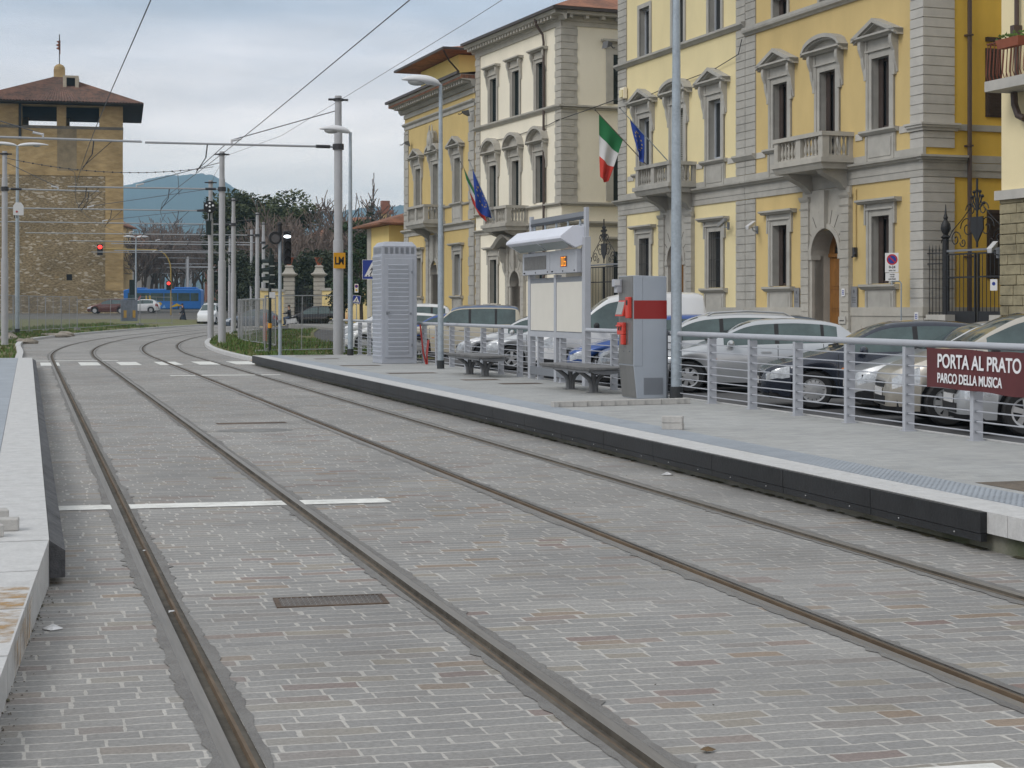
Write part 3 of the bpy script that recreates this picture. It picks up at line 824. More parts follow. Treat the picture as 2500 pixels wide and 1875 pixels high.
def baluster(mb, x, y, z0, h):
    mb.lathe([(.055, 0), (.055, .05), (.032, .09), (.062, .28), (.066, .36), (.036, .58), (.030, .74), (.05, .88), (.055, .93), (.055, 1.0)] if False else [(r, t * h) for r, t in ((.058, 0), (.058, .07), (.034, .12), (.066, .34), (.06, .44), (.034, .68), (.034, .82), (.054, .90), (.058, 1.0))], (x, y, z0), 8)
def balcony(bld, u0, u1, z0, zr, proj, stone, nb=9, side_n=4, br_h=.62, solid=False, stone_b=None):
    mb = MB()
    mb.box(u0 - .12, u1 + .12, 0, proj + .12, z0 + .07, z0 + .22)
    mb.prism([(0, z0 - .12), (proj - .02, z0 - .12), (proj + .04, z0 - .02), (proj + .08, z0 + .07), (0, z0 + .07)], u0 - .02, u1 + .02, 'x')
    bal = mb.build('balcony', stone, bld)
    r = MB()
    zb = z0 + .22
    r.box(u0, u1, proj - .20, proj, zb, zb + .08); r.box(u0 - .05, u1 + .05, proj - .25, proj + .06, zr - .13, zr)
    for uu in (u0, u1 - .2):
        r.box(uu, uu + .2, 0, proj - .20, zb, zb + .08); r.box(uu - .05, uu + .25, 0, proj - .25, zr - .13, zr - .001)
        r.box(uu - .02, uu + .22, proj - .22, proj + .02, zb, zr - .131)
        r.box(uu + .02, uu + .18, 0, .14, zb, zr - .131)
    r.box((u0 + u1) / 2 - .14, (u0 + u1) / 2 + .14, proj - .2, proj + .01, zb, zr - .131) if nb > 10 else None
    r.build('parapet', stone, bal)
    h = zr - .13 - zb - .08
    for k in range(nb):
        x = u0 + .34 + k * (u1 - u0 - .68) / (nb - 1)
        if nb > 10 and abs(x - (u0 + u1) / 2) < .2: continue
        b = MB(); baluster(b, 0, 0, 0, h); o = b.build('baluster', stone, bal, smooth=True, loc=(x, proj - .1, zb + .08))
    for k in range(side_n):
        y = .28 + k * (proj - .62) / max(1, side_n - 1)
        for x in (u0 + .1, u1 - .1):
            b = MB(); baluster(b, 0, 0, 0, h); b.build('baluster', stone, bal, smooth=True, loc=(x, y, zb + .08))
    for uu in (u0 + .45, u1 - .45):
        c = MB(); n = 12; pr = []
        for k in range(n + 1):
            t = k / n; pr.append((proj * .88 * (1 - t ** .8) * (.9 + .2 * sin(t * 2 * pi)) + .10, z0 - .12 - br_h * t))
        c.prism([(0, z0 - .12)] + pr + [(0, z0 - .12 - br_h)], uu - .19, uu + .19, 'x')
        c.build('bracket', stone_b or stone, bal)
    return bal
def hip_roof(mb, u0, u1, d0, d1, z, rise, ov=.7):
    """tiled hip roof over u0..u1, y from d0 (street) back to d1 (negative)"""
    a, b, c, d = (u0 - ov, d0 + ov), (u1 + ov, d0 + ov), (u1 + ov, d1 - ov), (u0 - ov, d1 - ov)
    w = min(u1 - u0, d0 - d1) / 2 + ov; um0, um1 = u0 - ov + w, u1 + ov - w; ym = (d0 + d1) / 2
    if um1 < um0: um0 = um1 = (u0 + u1) / 2
    r0, r1 = (um0, ym, z + rise), (um1, ym, z + rise)
    q_ = lambda p: (p[0], p[1], z)
    mb.quad(q_(a), q_(b), r1, r0); mb.quad(q_(b), q_(c), r1); mb.quad(q_(c), q_(d), r0, r1); mb.quad(q_(d), q_(a), r0)
    mb.box(u0 - ov + .02, u1 + ov - .02, d1 - ov + .02, d0 + ov - .02, z - .10, z - .004)

ROT3 = radians(90 + 3.22)
# ---- ochre house nearest the camera and the paler house joined to it
def house_ochre():
    b = T('ochre_house', 'ochre town house with a balustraded balcony over its arched wooden door', 'house', (24.8, 41.6, 0), ROT3, 'town houses facing the stop')
    US = (2.2, 5.24, 8.27); hw = .475; W = 10.69
    holes = []
    for u in US: holes.append((u - hw, u + hw, 7.12 if u != 5.24 else 6.35, 9.25, 'f'))
    for u in (2.2, 8.29): holes.append((u - hw, u + hw, 2.47, 4.5))
    for u in US: holes.append((u - hw, u + hw, 11.47, 12.1))
    holes.append((5.24 - .83, 5.24 + .83, -.3, 4.2))
    mb = MB(); facade(mb, 0, W, 0, 13.2, holes, jamb=1)
    mb.m = 2; mb.quad((0, 0, 0), (0, 0, 13.2), (0, -14, 13.2), (0, -14, 0))
    mb.quad((W, 0, 11), (W, 0, 13.2), (W, -14, 13.2), (W, -14, 11))
    mb.m = 1; mb.box(.02, W - .02, -14, -.6, -.3, .05)
    mb.build('wall', [M_YEL, M_STONE, M_YELS], b)
    st = MB()
    # plinth
    st.box(.0, W, -.05, .06, -.3, .5) if False else None; st.box(.0, 3.86, -.05, .06, -.3, 1.74); st.box(6.64, W, -.05, .06, -.3, 1.74); st.box(-.06, .05, -14, .059, -.3, 1.74)
    st.box(-.08, 3.84, -.05, .09, 1.50, 1.76); st.box(6.66, W + .0, -.05, .09, 1.50, 1.76); st.box(-.09, .05, -14, .088, 1.501, 1.759)
    # plinth joints
    x = .3
    while x < W:
        if not 3.8 < x < 6.7: st.box(x, x + .55, .0, .075, .62, 1.2)
        x += .58
    st.build('plinth', M_STONE2, b)
    st = MB()
    # bands: architrave, moulding, sill band
    for a, c in ((-.05, W),):
        st.box(a, c, -.05, .05, 5.52, 5.72); st.box(a, c, -.05, .07, 5.72, 5.93)
        moulding(st, a, c, 5.93, CORN); st.box(a, c, -.05, .055, 6.15, 6.36)
    st.box(-.055, .05, -3.5, .048, 5.52, 5.72); st.box(-.075, .05, -3.5, .069, 5.72, 5.93)
    poly = [(.02, 5.93)] + [(-p, 5.93 + d) for p, d in CORN] + [(.02, 6.13)]
    st.prism(poly, -1.5, .26, 'y') if False else None
    for p, z0, z1 in ((.12, 5.93, 6.0), (.2, 6.0, 6.07), (.27, 6.07, 6.13)): st.box(-p, .05, -1.35, p - .001, z0, z1)
    st.box(-.05, .04, -14, -1.36, 5.95, 6.16)
    st.box(-.05, .04, -14, -1.05, 6.87, 7.05)
    # upper string course
    moulding(st, -.06, W, 11.18, [(.06, 0), (.10, .05), (.18, .10), (.2, .17), (.2, .27)])
    for p, z0, z1 in ((.08, 11.18, 11.28), (.19, 11.28, 11.45)): st.box(-p, .05, -1.2, p - .001, z0, z1)
    st.build('string_course', M_STONE, b)
    st = MB(); st.box(.62, 3.0, -.05, .03, 6.86, 7.06) if False else None
    for a, c in ((.66, 1.2), (3.2, 3.6), (6.9, 7.25), (9.3, 9.92)): st = MB(); st.box(a, c, -.05, .032, 6.86, 7.06); st.build('sill_band', M_STONEL, b)
    st = MB()
    quoin(st, -.03, .62, 1.76, 5.52, ret=(1.02,)); st.build('quoin', M_STONEL, b); st = MB()
    quoin(st, -.03, .62, 6.36, 6.84, ret=(1.02,)); quoin(st, -.03, .62, 7.06, 11.18, ret=(1.02,)); quoin(st, -.03, .62, 11.46, 13.0, ret=(1.02,))
    for p, z0, z1 in ((.1, 6.84, 6.93), (.16, 6.93, 7.0), (.2, 7.0, 7.06)): st.box(-p, .64 + p * .5, -1.04 - p * .5, p, z0, z1)
    st.build('quoin', M_STONEL, b)
    # cornice and roof (above the picture)
    st = MB(); moulding(st, -.3, W, 12.9, [(.1, 0), (.2, .1), (.5, .2), (.55, .35)]); st.box(-.5, 0, -14, .5, 13.1, 13.25); st.build('cornice', M_STONE, b)
    rf = MB(); hip_roof(rf, 0, W, 0, -14, 13.36, 2.6, .6); rf.build('roof', M_TILE, b)
    win_full(b, 2.2, 7.12, 9.25, hw, 'tri', 'casement', M_STONE); win_full(b, 8.27, 7.12, 9.25, hw, 'tri', 'casement', M_STONE)
    win_full(b, 5.24, 6.35, 9.25, hw, 'seg', 'casement', M_STONE, apron=False)
    for u in US: win_plain(b, u, 11.47, 12.1, hw, 'casement', M_STONE, .12)
    win_ground(b, 2.2, 2.47, 4.5, hw, 'casement', M_STONE); win_ground(b, 8.29, 2.47, 4.5, hw, 'casement', M_STONE)
    portal(b, 5.24, 2.85, 1.66, 3.42, 5.5, M_STONE2, M_WOOD, .66)
    balcony(b, 3.75, 6.73, 6.14, 7.16, 1.08, M_STONE2, 12, 4)
    p = MB(); p.tube([(-.16, -1.45, 0.9), (-.16, -1.45, 13.1)], .065, 8); 
    for z in (3.2, 6.4, 9.6): p.box(-.24, 0, -1.53, -1.37, z, z + .05)
    p.tube([(-.16, -1.45, .95), (-.16, -1.48, .8), (-.2, -1.75, .55)], .065, 8); p.build('downpipe', M_PIPE, b)
    s = MB(); s.box(-.05, .02, -2.85, -2.1, 7.3, 9.3); s.box(-.05, .02, -2.9, -2.15, 2.6, 4.6)
    z = 7.35
    for zz in (7.35, 2.65):
        for k in range(22): s.box(-.07, -.05, -2.82, -2.2, zz + k * .088, zz + k * .088 + .03)
    s.box(-.10, .02, -2.9, -2.1, 9.5, 9.62); s.build('side_shutter', M_SHUT_B, b)
    return b
def house_pale():
    b = T('pale_yellow_house', 'pale yellow town house with two flags flying from its balcony', 'house', (24.8, 41.6, 0), ROT3, 'town houses facing the stop')
    U0, U1 = 10.71, 21.7; US = (13.05, 16.1, 19.15); hw = .475
    holes = [(u - hw, u + hw, 7.12 if u != 16.1 else 6.35, 9.27) for u in US] + [(u - hw, u + hw, 11.76, 13.65) for u in US] + [(u - hw, u + hw, 2.47, 4.5) for u in (13.05, 19.18)] + [(16.15 - .68, 16.15 + .68, -.3, 4.1)]
    mb = MB(); facade(mb, U0, U1, 0, 15.6, holes, jamb=1)
    mb.quad((U0, 0, 0), (U0, 0, 15.6), (U0, -14, 15.6), (U0, -14, 0)); mb.quad((U1, 0, 0), (U1, 0, 15.6), (U1, -14, 15.6), (U1, -14, 0)); mb.box(U0 + .1, U1 - .1, -14, -.6, -.3, .05)
    mb.build('wall', [M_YEL2, M_STONE], b)
    st = MB()
    st.box(U0, 14.73, -.05, .06, -.3, 1.74); st.box(17.58, U1, -.05, .06, -.3, 1.74); st.box(U0, 14.72, -.05, .09, 1.5, 1.76); st.box(17.59, U1 + .05, -.05, .09, 1.5, 1.76)
    st.build('plinth', M_STONE, b)
    st = MB(); st.box(U0, U1, -.05, .05, 5.52, 5.72); st.box(U0, U1, -.05, .07, 5.72, 5.93); moulding(st, U0, U1 + .2, 5.93, CORN); st.box(U0, U1, -.05, .055, 6.15, 6.36)
    moulding(st, U0, U1 + .15, 11.5, [(.06, 0), (.12, .06), (.2, .12), (.2, .2)]); st.build('string_course', M_STONE, b)
    st = MB()
    for a, c in ((11.5, 12.05), (14.05, 14.55), (17.7, 18.2), (20.2, 20.8)): st = MB(); st.box(a, c, -.05, .032, 6.86, 7.06); st.build('sill_band', M_STONEL, b)
    st = MB()
    for a, c in ((9.98, 10.685), (10.72, 11.40)):
        st = MB(); quoin(st, a, c, 1.76, 5.5); st.build('quoin', M_STONE, b)
        st = MB(); quoin(st, a, c, 6.38, 6.86); quoin(st, a, c, 7.06, 11.16 if a < 10.5 else 11.48); quoin(st, a, c, 11.72 if a > 10.5 else 11.5, 13.1)
        moulding(st, a - .05, c + (.001 if a < 10.5 else .05), 6.86, [(.08, 0), (.14, .07), (.2, .14), (.2, .2)]); st.build('quoin', M_STONE, b)
    for za, zb in ((1.76, 5.5), (6.38, 11.48), (11.72, 15.4)): st = MB(); quoin(st, 20.9, 21.74, za, zb); st.build('quoin', M_STONE, b)
    st = MB(); quoin(st, 10.72, 11.40, 13.1, 15.4); st.build('quoin', M_STONE, b)
    st = MB(); moulding(st, U0, U1 + .5, 15.3, [(.1, 0), (.2, .1), (.6, .25), (.65, .4)]); st.build('cornice', M_STONE, b)
    rf = MB(); hip_roof(rf, U0, U1, 0, -14, 15.8, 2.8, .6); rf.build('roof', M_TILE, b)
    win_full(b, 13.05, 7.12, 9.27, hw, 'tri', 'leaf', M_STONE); win_full(b, 19.15, 7.12, 9.27, hw, 'tri', 'leaf', M_STONE)
    win_full(b, 16.1, 6.35, 9.27, hw, 'seg', 'louvre', M_STONE, apron=False)
    for u in US: win_plain(b, u, 11.76, 13.65, hw, 'leaf', M_STONE, .17)
    win_ground(b, 13.05, 2.47, 4.5, hw, 'plain', M_STONE, bars=True); win_ground(b, 19.18, 2.47, 4.5, hw, 'plain', M_STONE, bars=True)
    portal(b, 16.15, 2.8, 1.36, 3.5, 5.5, M_STONE, M_WOOD, .5)
    balcony(b, 14.6, 17.6, 6.14, 7.16, 1.08, M_STONE, 12, 4)
    return b
house_ochre(); house_pale()

# ---- cream house with the brown downpipe
def house_cream():
    b = T('cream_house', 'cream corner house with alternating grey quoins and a brown downpipe', 'house', (23.25, 69.76, 0), radians(90 + 5.7), 'town houses facing the stop')
    W = 10.65; US = (2.44, 5.35, 8.25); hw = .43
    holes = [(u - hw, u + hw, 10.95, 13.08) for u in US] + [(u - hw, u + hw, 6.6, 8.78) for u in US] + [(u - hw, u + hw, 1.95, 4.12) for u in (2.5, 8.2)] + [(5.2 - .6, 5.2 + .6, -.3, 3.5)]
    mb = MB(); facade(mb, 0, W, 0, 14.9, holes, jamb=1)
    shol = [(-3.02 - .45, -3.02 + .45, 11.0, 13.25), (-3.02 - .45, -3.02 + .45, 6.6, 8.8), (-3.02 - .45, -3.02 + .45, 2.2, 4.3)]
    # side wall with a column of windows, built as plain pieces
    ys = [0, -2.57, -3.47, -9]
    for a, c in zip(ys[:-1], ys[1:]):
        if a == -2.57:
            zz = [0, 2.2, 4.3, 6.6, 8.8, 11.0, 13.25, 14.9]
            for k in range(0, 8, 2): mb.quad((0, a, zz[k]), (0, c, zz[k]), (0, c, zz[k + 1]), (0, a, zz[k + 1]))
        else: mb.quad((0, a, 0), (0, c, 0), (0, c, 14.9), (0, a, 14.9))
    mb.quad((W, 0, 0), (W, 0, 14.9), (W, -9, 14.9), (W, -9, 0))
    mb.build('wall', [M_CREAM, M_STONE2], b)
    st = MB()
    st.box(-.05, W, -.05, .06, 5.40, 5.52); moulding(st, -.1, W, 5.52, [(.08, 0), (.12, .04), (.2, .07), (.2, .12)]); moulding(st, -.1, W, 6.34, [(.06, 0), (.12, .05), (.18, .08), (.18, .14)])
    moulding(st, -.1, W, 10.68, [(.06, 0), (.1, .05), (.16, .09), (.2, .14), (.2, .21)])
    for z, p in ((5.40, .06), (5.5, .14), (5.57, .2), (6.34, .1), (6.42, .18), (10.68, .1), (10.78, .2)): st.box(-p, .05, -9, p - .002, z, z + .08)
    st.build('string_course', M_STONE2, b)
    for za, zb in ((.9, 5.4), (6.5, 10.66), (10.9, 14.5)):
        st = MB(); quoin(st, -.03, .66, za, zb, .31, .05, .03, .2, (.78, .6)); st.build('quoin', M_STONE2, b)
        st = MB(); quoin(st, 10.0, W, za, zb, .31, .05, .03, .2); st.build('quoin', M_STONE2, b)
    st = MB(); st.box(-.06, W, -.05, .06, 14.42, 14.62); st.box(-.06, .05, -9, .058, 14.42, 14.62)
    moulding(st, -.55, W + .3, 14.62, [(.06, 0), (.12, .08), (.16, .20), (.52, .26), (.6, .42)])
    for p, z0, z1 in ((.12, 14.62, 14.86), (.55, 14.88, 15.03)): st.box(-p, .05, -9, p - .003, z0, z1)
    u = .1
    while u < W: st.box(u, u + .16, .1, .46, 14.72, 14.879); u += .36
    y = -.2
    while y > -8.8: st.box(-.46, -.1, y - .16, y, 14.72, 14.879); y -= .8
    st.build('cornice', M_STONE2, b)
    g = MB(); g.box(-.72, W + .35, .58, .72, 15.03, 15.16); g.box(-.72, -.58, -9, .579, 15.03, 15.16); g.build('gutter', M_GUT, b)
    rf = MB(); hip_roof(rf, 0, W, 0, -9, 15.2, 2.1, .62); rf.build('roof', M_TILE, b)
    for u in US:
        mb = MB(); surround(mb, u, 10.95, 13.08, hw, .22, .06)
        mb.box(u - hw - .15, u + hw + .15, -.02, .05, 13.3, 13.58)
        for sg in (-1, 1): console(mb, u + sg * (hw + .29), 13.58, 12.6, .13, .16)
        pediment(mb, u, 13.58, hw + .52, .30, 'flat'); w = mb.build('window', M_STONE2, b); window_glazing(w, u, 10.95, 13.08, hw, 'louvre_d', -.2)
    for u in US:
        w = win_full(b, u, 6.6, 8.78, hw, 'seg', 'louvre_d', M_STONE2, apron=False, ph=.66, pw=.56)
    for k, u in enumerate((2.5, 8.2)): win_ground(b, u, 1.95, 4.12, hw, 'louvre_d', M_STONE2, top=4.75, base=1.2)
    for z0, z1 in ((11.0, 13.25), (6.6, 8.8), (2.2, 4.3)):
        mb = MB()
        mb.box(-.05, .03, -2.56, -2.2, z0, z1 + .25); mb.box(-.05, .03, -3.84, -3.48, z0, z1 + .25); mb.box(-.048, .03, -3.48, -2.56, z1, z1 + .25)
        mb.box(-.07, .03, -3.9, -2.14, z1 + .25, z1 + .5)
        for p, za, zb in ((.12, z1 + .5, z1 + .57), (.26, z1 + .57, z1 + .66)): mb.box(-p, .03, -3.95 - p * .5, -2.08 + p * .5, za, zb)
        w = mb.build('window', M_STONE2, b)
        s = MB(); s.box(.02, .06, -3.47, -2.57, z0, z1)
        for k in range(24): s.box(-.01, .02, -3.43, -2.61, z0 + .05 + k * (z1 - z0 - .1) / 24, z0 + .09 + k * (z1 - z0 - .1) / 24)
        s.build('shutter', M_SHUT_D, w)
    portal(b, 5.2, 2.2, 1.2, 2.9, 5.0, M_STONE2, M_WOODR, .5, pil=.3)
    # swan-neck hood carrying the balcony
    mb = MB()
    for k in range(14):
        t0, t1 = k / 14, (k + 1) / 14
        f = lambda t: (5.2 - 1.35 + 2.7 * t, 4.55 + .55 * sin(pi * t) ** 1.4)
        (ua, za), (ub, zb) = f(t0), f(t1)
        mb.hexa([(ua, 0, za), (ub, 0, zb), (ub, .75, zb), (ua, .75, za), (ua, 0, za + .14), (ub, 0, zb + .14), (ub, .85, zb + .14), (ua, .85, za + .14)])
    for sg in (-1, 1): console(mb, 5.2 + sg * 1.15, 4.6, 3.0, .26, .5)
    mb.build('hood', M_STONE2, b)
    balcony(b, 3.8, 6.75, 5.5, 6.55, 1.1, M_STONE2, 11, 4, .5)
    p = MB(); p.tube([(1.75, .55, 14.95), (1.75, .5, 14.7), (1.72, .18, 14.25), (1.7, .14, 13.9), (1.7, .14, .5)], .06, 8); p.build('downpipe', M_PIPE, b)
    c = MB(); c.tube([(.1, .08, 10.2), (1.3, .06, 10.08), (6, .05, 9.95), (9.6, .05, 10.05), (10.0, .05, 9.75)], .018, 5); c.build('wall_cable', M_IRON, b)
    return b
house_cream()
# ---- straw coloured house at the far end, with the roof storey behind it
def house_straw():
    b = T('straw_house', 'straw yellow house at the far end of the row with heavy dark eaves', 'house', (22.18, 80.5, 0), radians(90 + 3.1), 'town houses facing the stop')
    W = 12.9; US = (2.85, 6.75, 10.1); hw = .48
    holes = [(u - hw, u + hw, 7.3, 9.62) for u in (2.85, 10.1)] + [(6.75 - hw, 6.75 + hw, 6.5, 9.62)] + [(u - hw, u + hw, 2.4, 4.55) for u in (2.85, 10.0)] + [(6.7 - .62, 6.7 + .62, -.3, 4.1)]
    mb = MB(); facade(mb, 0, W, 0, 13.3, holes, jamb=1); mb.quad((W, 0, 0), (W, 0, 13.3), (W, -12, 13.3), (W, -12, 0)); mb.quad((0, 0, 0), (0, 0, 13.3), (0, -12, 13.3), (0, -12, 0))
    mb.build('wall', [M_YEL0, M_STONE], b)
    st = MB(); st.box(0, W, -.05, .06, 5.85, 6.05); moulding(st, 0, W + .2, 6.05, [(.08, 0), (.14, .06), (.22, .1), (.22, .18)]); moulding(st, .6, W, 7.08, [(.05, 0), (.1, .05), (.12, .12)])
    st.box(0, W, -.05, .05, 12.05, 12.25); moulding(st, 0, W + .1, 12.25, [(.08, 0), (.16, .08), (.16, .16)])
    st.build('string_course', M_STONE, b)
    for x0, x1, ls in ((.02, .95, .22), (12.05, W, None)):
        for za, zb in ((.9, 5.85), (6.3, 12.0)): st = MB(); quoin(st, x0, x1, za, zb, .5, .06, .04, ls); st.build('quoin', M_STONE, b)
    st = MB(); moulding(st, -.1, W + .6, 13.0, [(.08, 0), (.2, .12), (.25, .3), (.75, .38), (.85, .62)])
    u = .1
    while u < W: st.box(u, u + .18, .2, .66, 13.2, 13.378); u += .42
    st.box(-.05, W, -.05, .07, 12.7, 12.95); st.build('cornice', M_STONE, b)
    g = MB(); g.box(-.1, W + .75, .86, 1.0, 13.62, 13.76); g.build('gutter', M_GUT, b)
    rf = MB(); rf.quad((-.1, .9, 13.66), (W + .7, .9, 13.66), (W + .7, -6, 14.5), (-.1, -6, 14.5)); rf.box(-.1, W + .7, -12, .8, 13.4, 13.6); rf.build('roof', M_TILE, b)
    win_full(b, 2.85, 7.3, 9.62, hw, 'tri', 'louvre', M_STONE); win_full(b, 10.1, 7.3, 9.62, hw, 'tri', 'louvre', M_STONE); win_full(b, 6.75, 6.5, 9.62, hw, 'seg', 'louvre', M_STONE, apron=False)
    for u in (2.85, 10.0): win_ground(b, u, 2.4, 4.55, hw, 'louvre' if u > 5 else 'leaf', M_STONE, top=5.15, base=1.5)
    portal(b, 6.7, 2.9, 1.24, 3.7, 5.75, M_STONE, M_WOOD)
    balcony(b, 5.1, 8.4, 6.2, 7.3, 1.15, M_STONE, 11, 4, .6)
    s = MB(); s.prism([(6.45, 10.35), (7.05, 10.35), (7.15, 10.9), (7.0, 11.3), (6.75, 11.45), (6.5, 11.3), (6.35, 10.9)], .02, .42, 'y'); s.ball((6.75, .4, 10.9), .24, .12, .3)
    for sg in (-1, 1): s.tube([(6.75 + sg * .3, .3, 10.6), (6.75 + sg * .5, .32, 11.0), (6.75 + sg * .32, .3, 11.35), (6.75 + sg * .2, .3, 11.75)], [.09, .08, .06, .03], 6)
    s.build('coat_of_arms', M_STONE, b)
    # roof storey
    a = MB(); a.box(12.3, 20, -14, -3.1, 13.2, 16.6); a.build('attic_wall', P('lemon plaster', (230, 210, 135), 1.15, rough=.92, var=.05, scale=.9), b)
    ar = MB(); hip_roof(ar, 12.3, 20, -3.1, -14, 16.75, 1.5, 1.35); ar.build('attic_roof', M_TILE, b)
    ge = MB(); ge.box(10.92, 11.0, -15.4, -1.74, 16.66, 16.8); ge.box(11.0, 21.4, -1.8, -1.72, 16.66, 16.8); ge.tube([(11.1, -1.8, 16.6), (11.6, -2.3, 16.1), (12.22, -3.08, 15.6)], .05, 6); ge.build('attic_gutter', M_GUT, b)
    w = MB(); w.box(12.24, 12.32, -6.9, -5.2, 13.8, 15.55); ww = w.build('attic_window', M_STONE, b); w = MB(); w.box(12.21, 12.24, -6.65, -5.45, 13.9, 15.25)
    for k in range(14): w.box(12.19, 12.21, -6.6, -5.5, 13.95 + k * .092, 13.99 + k * .092)
    w.build('shutter', mat('grey shutter', (.22, .21, .20), .7, .1, 4), ww)
    return b
house_straw()

# ---- rough stone and pale plaster building at the right border
def house_right():
    b = T('stone_based_house', 'pale plaster building with a rough stone base and red railed balcony at the right border', 'house', (24.27, 36.9, 0), ROT3, 'town houses facing the stop')
    mb = MB()
    mb.quad((0, 0, 4.7), (0, 0, 14), (-16, 0, 14), (-16, 0, 4.7)); mb.quad((0, 0, 0), (0, 0, 14), (0, -12, 14), (0, -12, 0)); mb.quad((-16, 0, 0), (-16, 0, 14), (-16, -12, 14), (-16, -12, 0)); mb.box(-15.9, -.1, -11.9, -.1, 13.8, 14)
    mb.build('wall', P('pale sand plaster', (226, 212, 172), 1.15, rough=.92, var=.05, scale=.9), b)
    m = P('rough ashlar', (140, 132, 108), 1.15, rough=.95, var=.25, scale=5, bump=.9, bscale=9)
    st = MB(); rr = random.Random(4); z = -.3
    st.box(-16, -.06, -.3, .0, -.3, 4.5); 
    k = 0
    while z < 4.45:
        h = .262; x = -16
        while x < -.06:
            w = rr.uniform(.35, .75); e = min(x + w, .02)
            if e > -.3: e = .02
            j = rr.uniform(0, .025)
            if e > -9: st.box(x + .012, e - .012 if e < 0 else e, -.1, .03 + j, z + .012, z + h - .012)
            x = e
            if e >= .02: break
        z += h; k += 1
    st.box(-.02, .02, -12, .02, -.3, 4.5)
    st.build('stone_base', m, b, bevel=.01)
    c = MB(); c.box(-16, .12, -12, .14, 4.52, 4.76); c.build('ledge', M_STONEL, b)
    bl = MB(); bl.box(-7, -.45, 0, .85, 7.22, 7.48); ba = bl.build('balcony', M_STONEL, b)
    r = MB(); M_RED = mat('rust red iron', (.16, .045, .025), .6, .2, 6)
    r.bar((-.5, 0, 8.42), (-.5, .8, 8.42), .05, .03); r.bar((-.5, .8, 8.42), (-7, .8, 8.42), .05, .03)
    def bar_(x, y, dx, dy):
        r.tube([(x, y, 7.48), (x + dx * .06, y + dy * .06, 7.62), (x + dx * .02, y + dy * .02, 8.1), (x, y, 8.42)], .013, 5)
    for k in range(6): bar_(-.5, .06 + k * .13, 1, 0)
    for k in range(48): bar_(-.53 - k * .135, .8, 0, 1)
    r.build('railing', M_RED, ba)
    pt = MB(); pt.hexa([(-2.05, .84, 8.18), (-1.25, .84, 8.18), (-1.25, 1.04, 8.18), (-2.05, 1.04, 8.18), (-2.1, .82, 8.4), (-1.2, .82, 8.4), (-1.2, 1.08, 8.4), (-2.1, 1.08, 8.4)]); pt.build('flower_box', mat('terracotta', (.28, .09, .05), .8, .1, 5), ba)
    lf = MB(); rr = random.Random(2)
    for _ in range(50):
        x, y, z = rr.uniform(-2.1, -1.2), rr.uniform(.83, 1.07), 8.4 + rr.uniform(-.02, .10); a = rr.uniform(0, 6); w = .05
        lf.quad((x - w * cos(a), y - w * sin(a), z), (x + w * cos(a), y + w * sin(a), z + .02), (x, y, z + .07))
    lf.build('plant', M_BL1, ba)
    p = MB(); p.tube([(-.78, .12, 14), (-.78, .12, 7.5)], .06, 8); p.tube([(-.78, .2, 7.2), (-.8, .2, 6.9), (-.95, .2, 6.6), (-1.2, .2, 6.5)], .09, 8); p.box(-.86, -.7, .02, .26, 8.5, 8.9); p.build('downpipe', M_PIPE, b)
    # orange letter of a shop fascia, cut by the picture's border
    so_ = MB(); pts = []
    for k in range(15):
        t = k / 14; a = radians(60 + 210 * t) if t < .5 else radians(270 + 0) ; pts.append(None)
    A = [(cos(radians(a)) * .30, .30 + sin(radians(a)) * .26) for a in range(30, 271, 20)]
    B_ = [(cos(radians(a)) * .30, -.24 + sin(radians(a)) * .28) for a in range(90, -151, -20)]
    so_.tube([(-1.52 - x * 1.0, .12, 3.84 + z) for x, z in A + B_], .085, 8)
    lt = so_.build('letter', mat('orange sign letter', (.50, .21, .03), .5, .1, 5)); lt['label'] = 'orange raised letter S on the rough stone wall at the right border'
    lt.parent = b
    return b
house_right()
# ------------------------------------------------------------------ things on the platform
M_GALV = P('galvanised steel', (150, 160, 168), 1.15, rough=.45, var=.13, scale=22, metal=.35, spec=.5)
M_GREYP = P('grey paint', (148, 151, 157), 1.3, rough=.5, var=.05, scale=6, spec=.45)
M_GREYD = P('dark grey paint', (112, 116, 122), 1.1, rough=.5, var=.05, scale=6)
M_POLE = P('mast grey paint', (152, 153, 156), 1.25, rough=.5, var=.07, scale=4, spec=.45)
M_CAB = P('cabinet grey', (140, 144, 152), 1.4, rough=.5, var=.05, scale=5)
M_BLACK = mat('black plastic', (.012, .012, .014), .5, 0)
M_WHP = mat('white lacquer', (.62, .63, .65), .35, .04, 5)
M_WIRE = mat('wire', (.10, .105, .115), .5, 0)
M_WIREL = mat('light steel tube', (.34, .355, .375), .45, .05, 5)

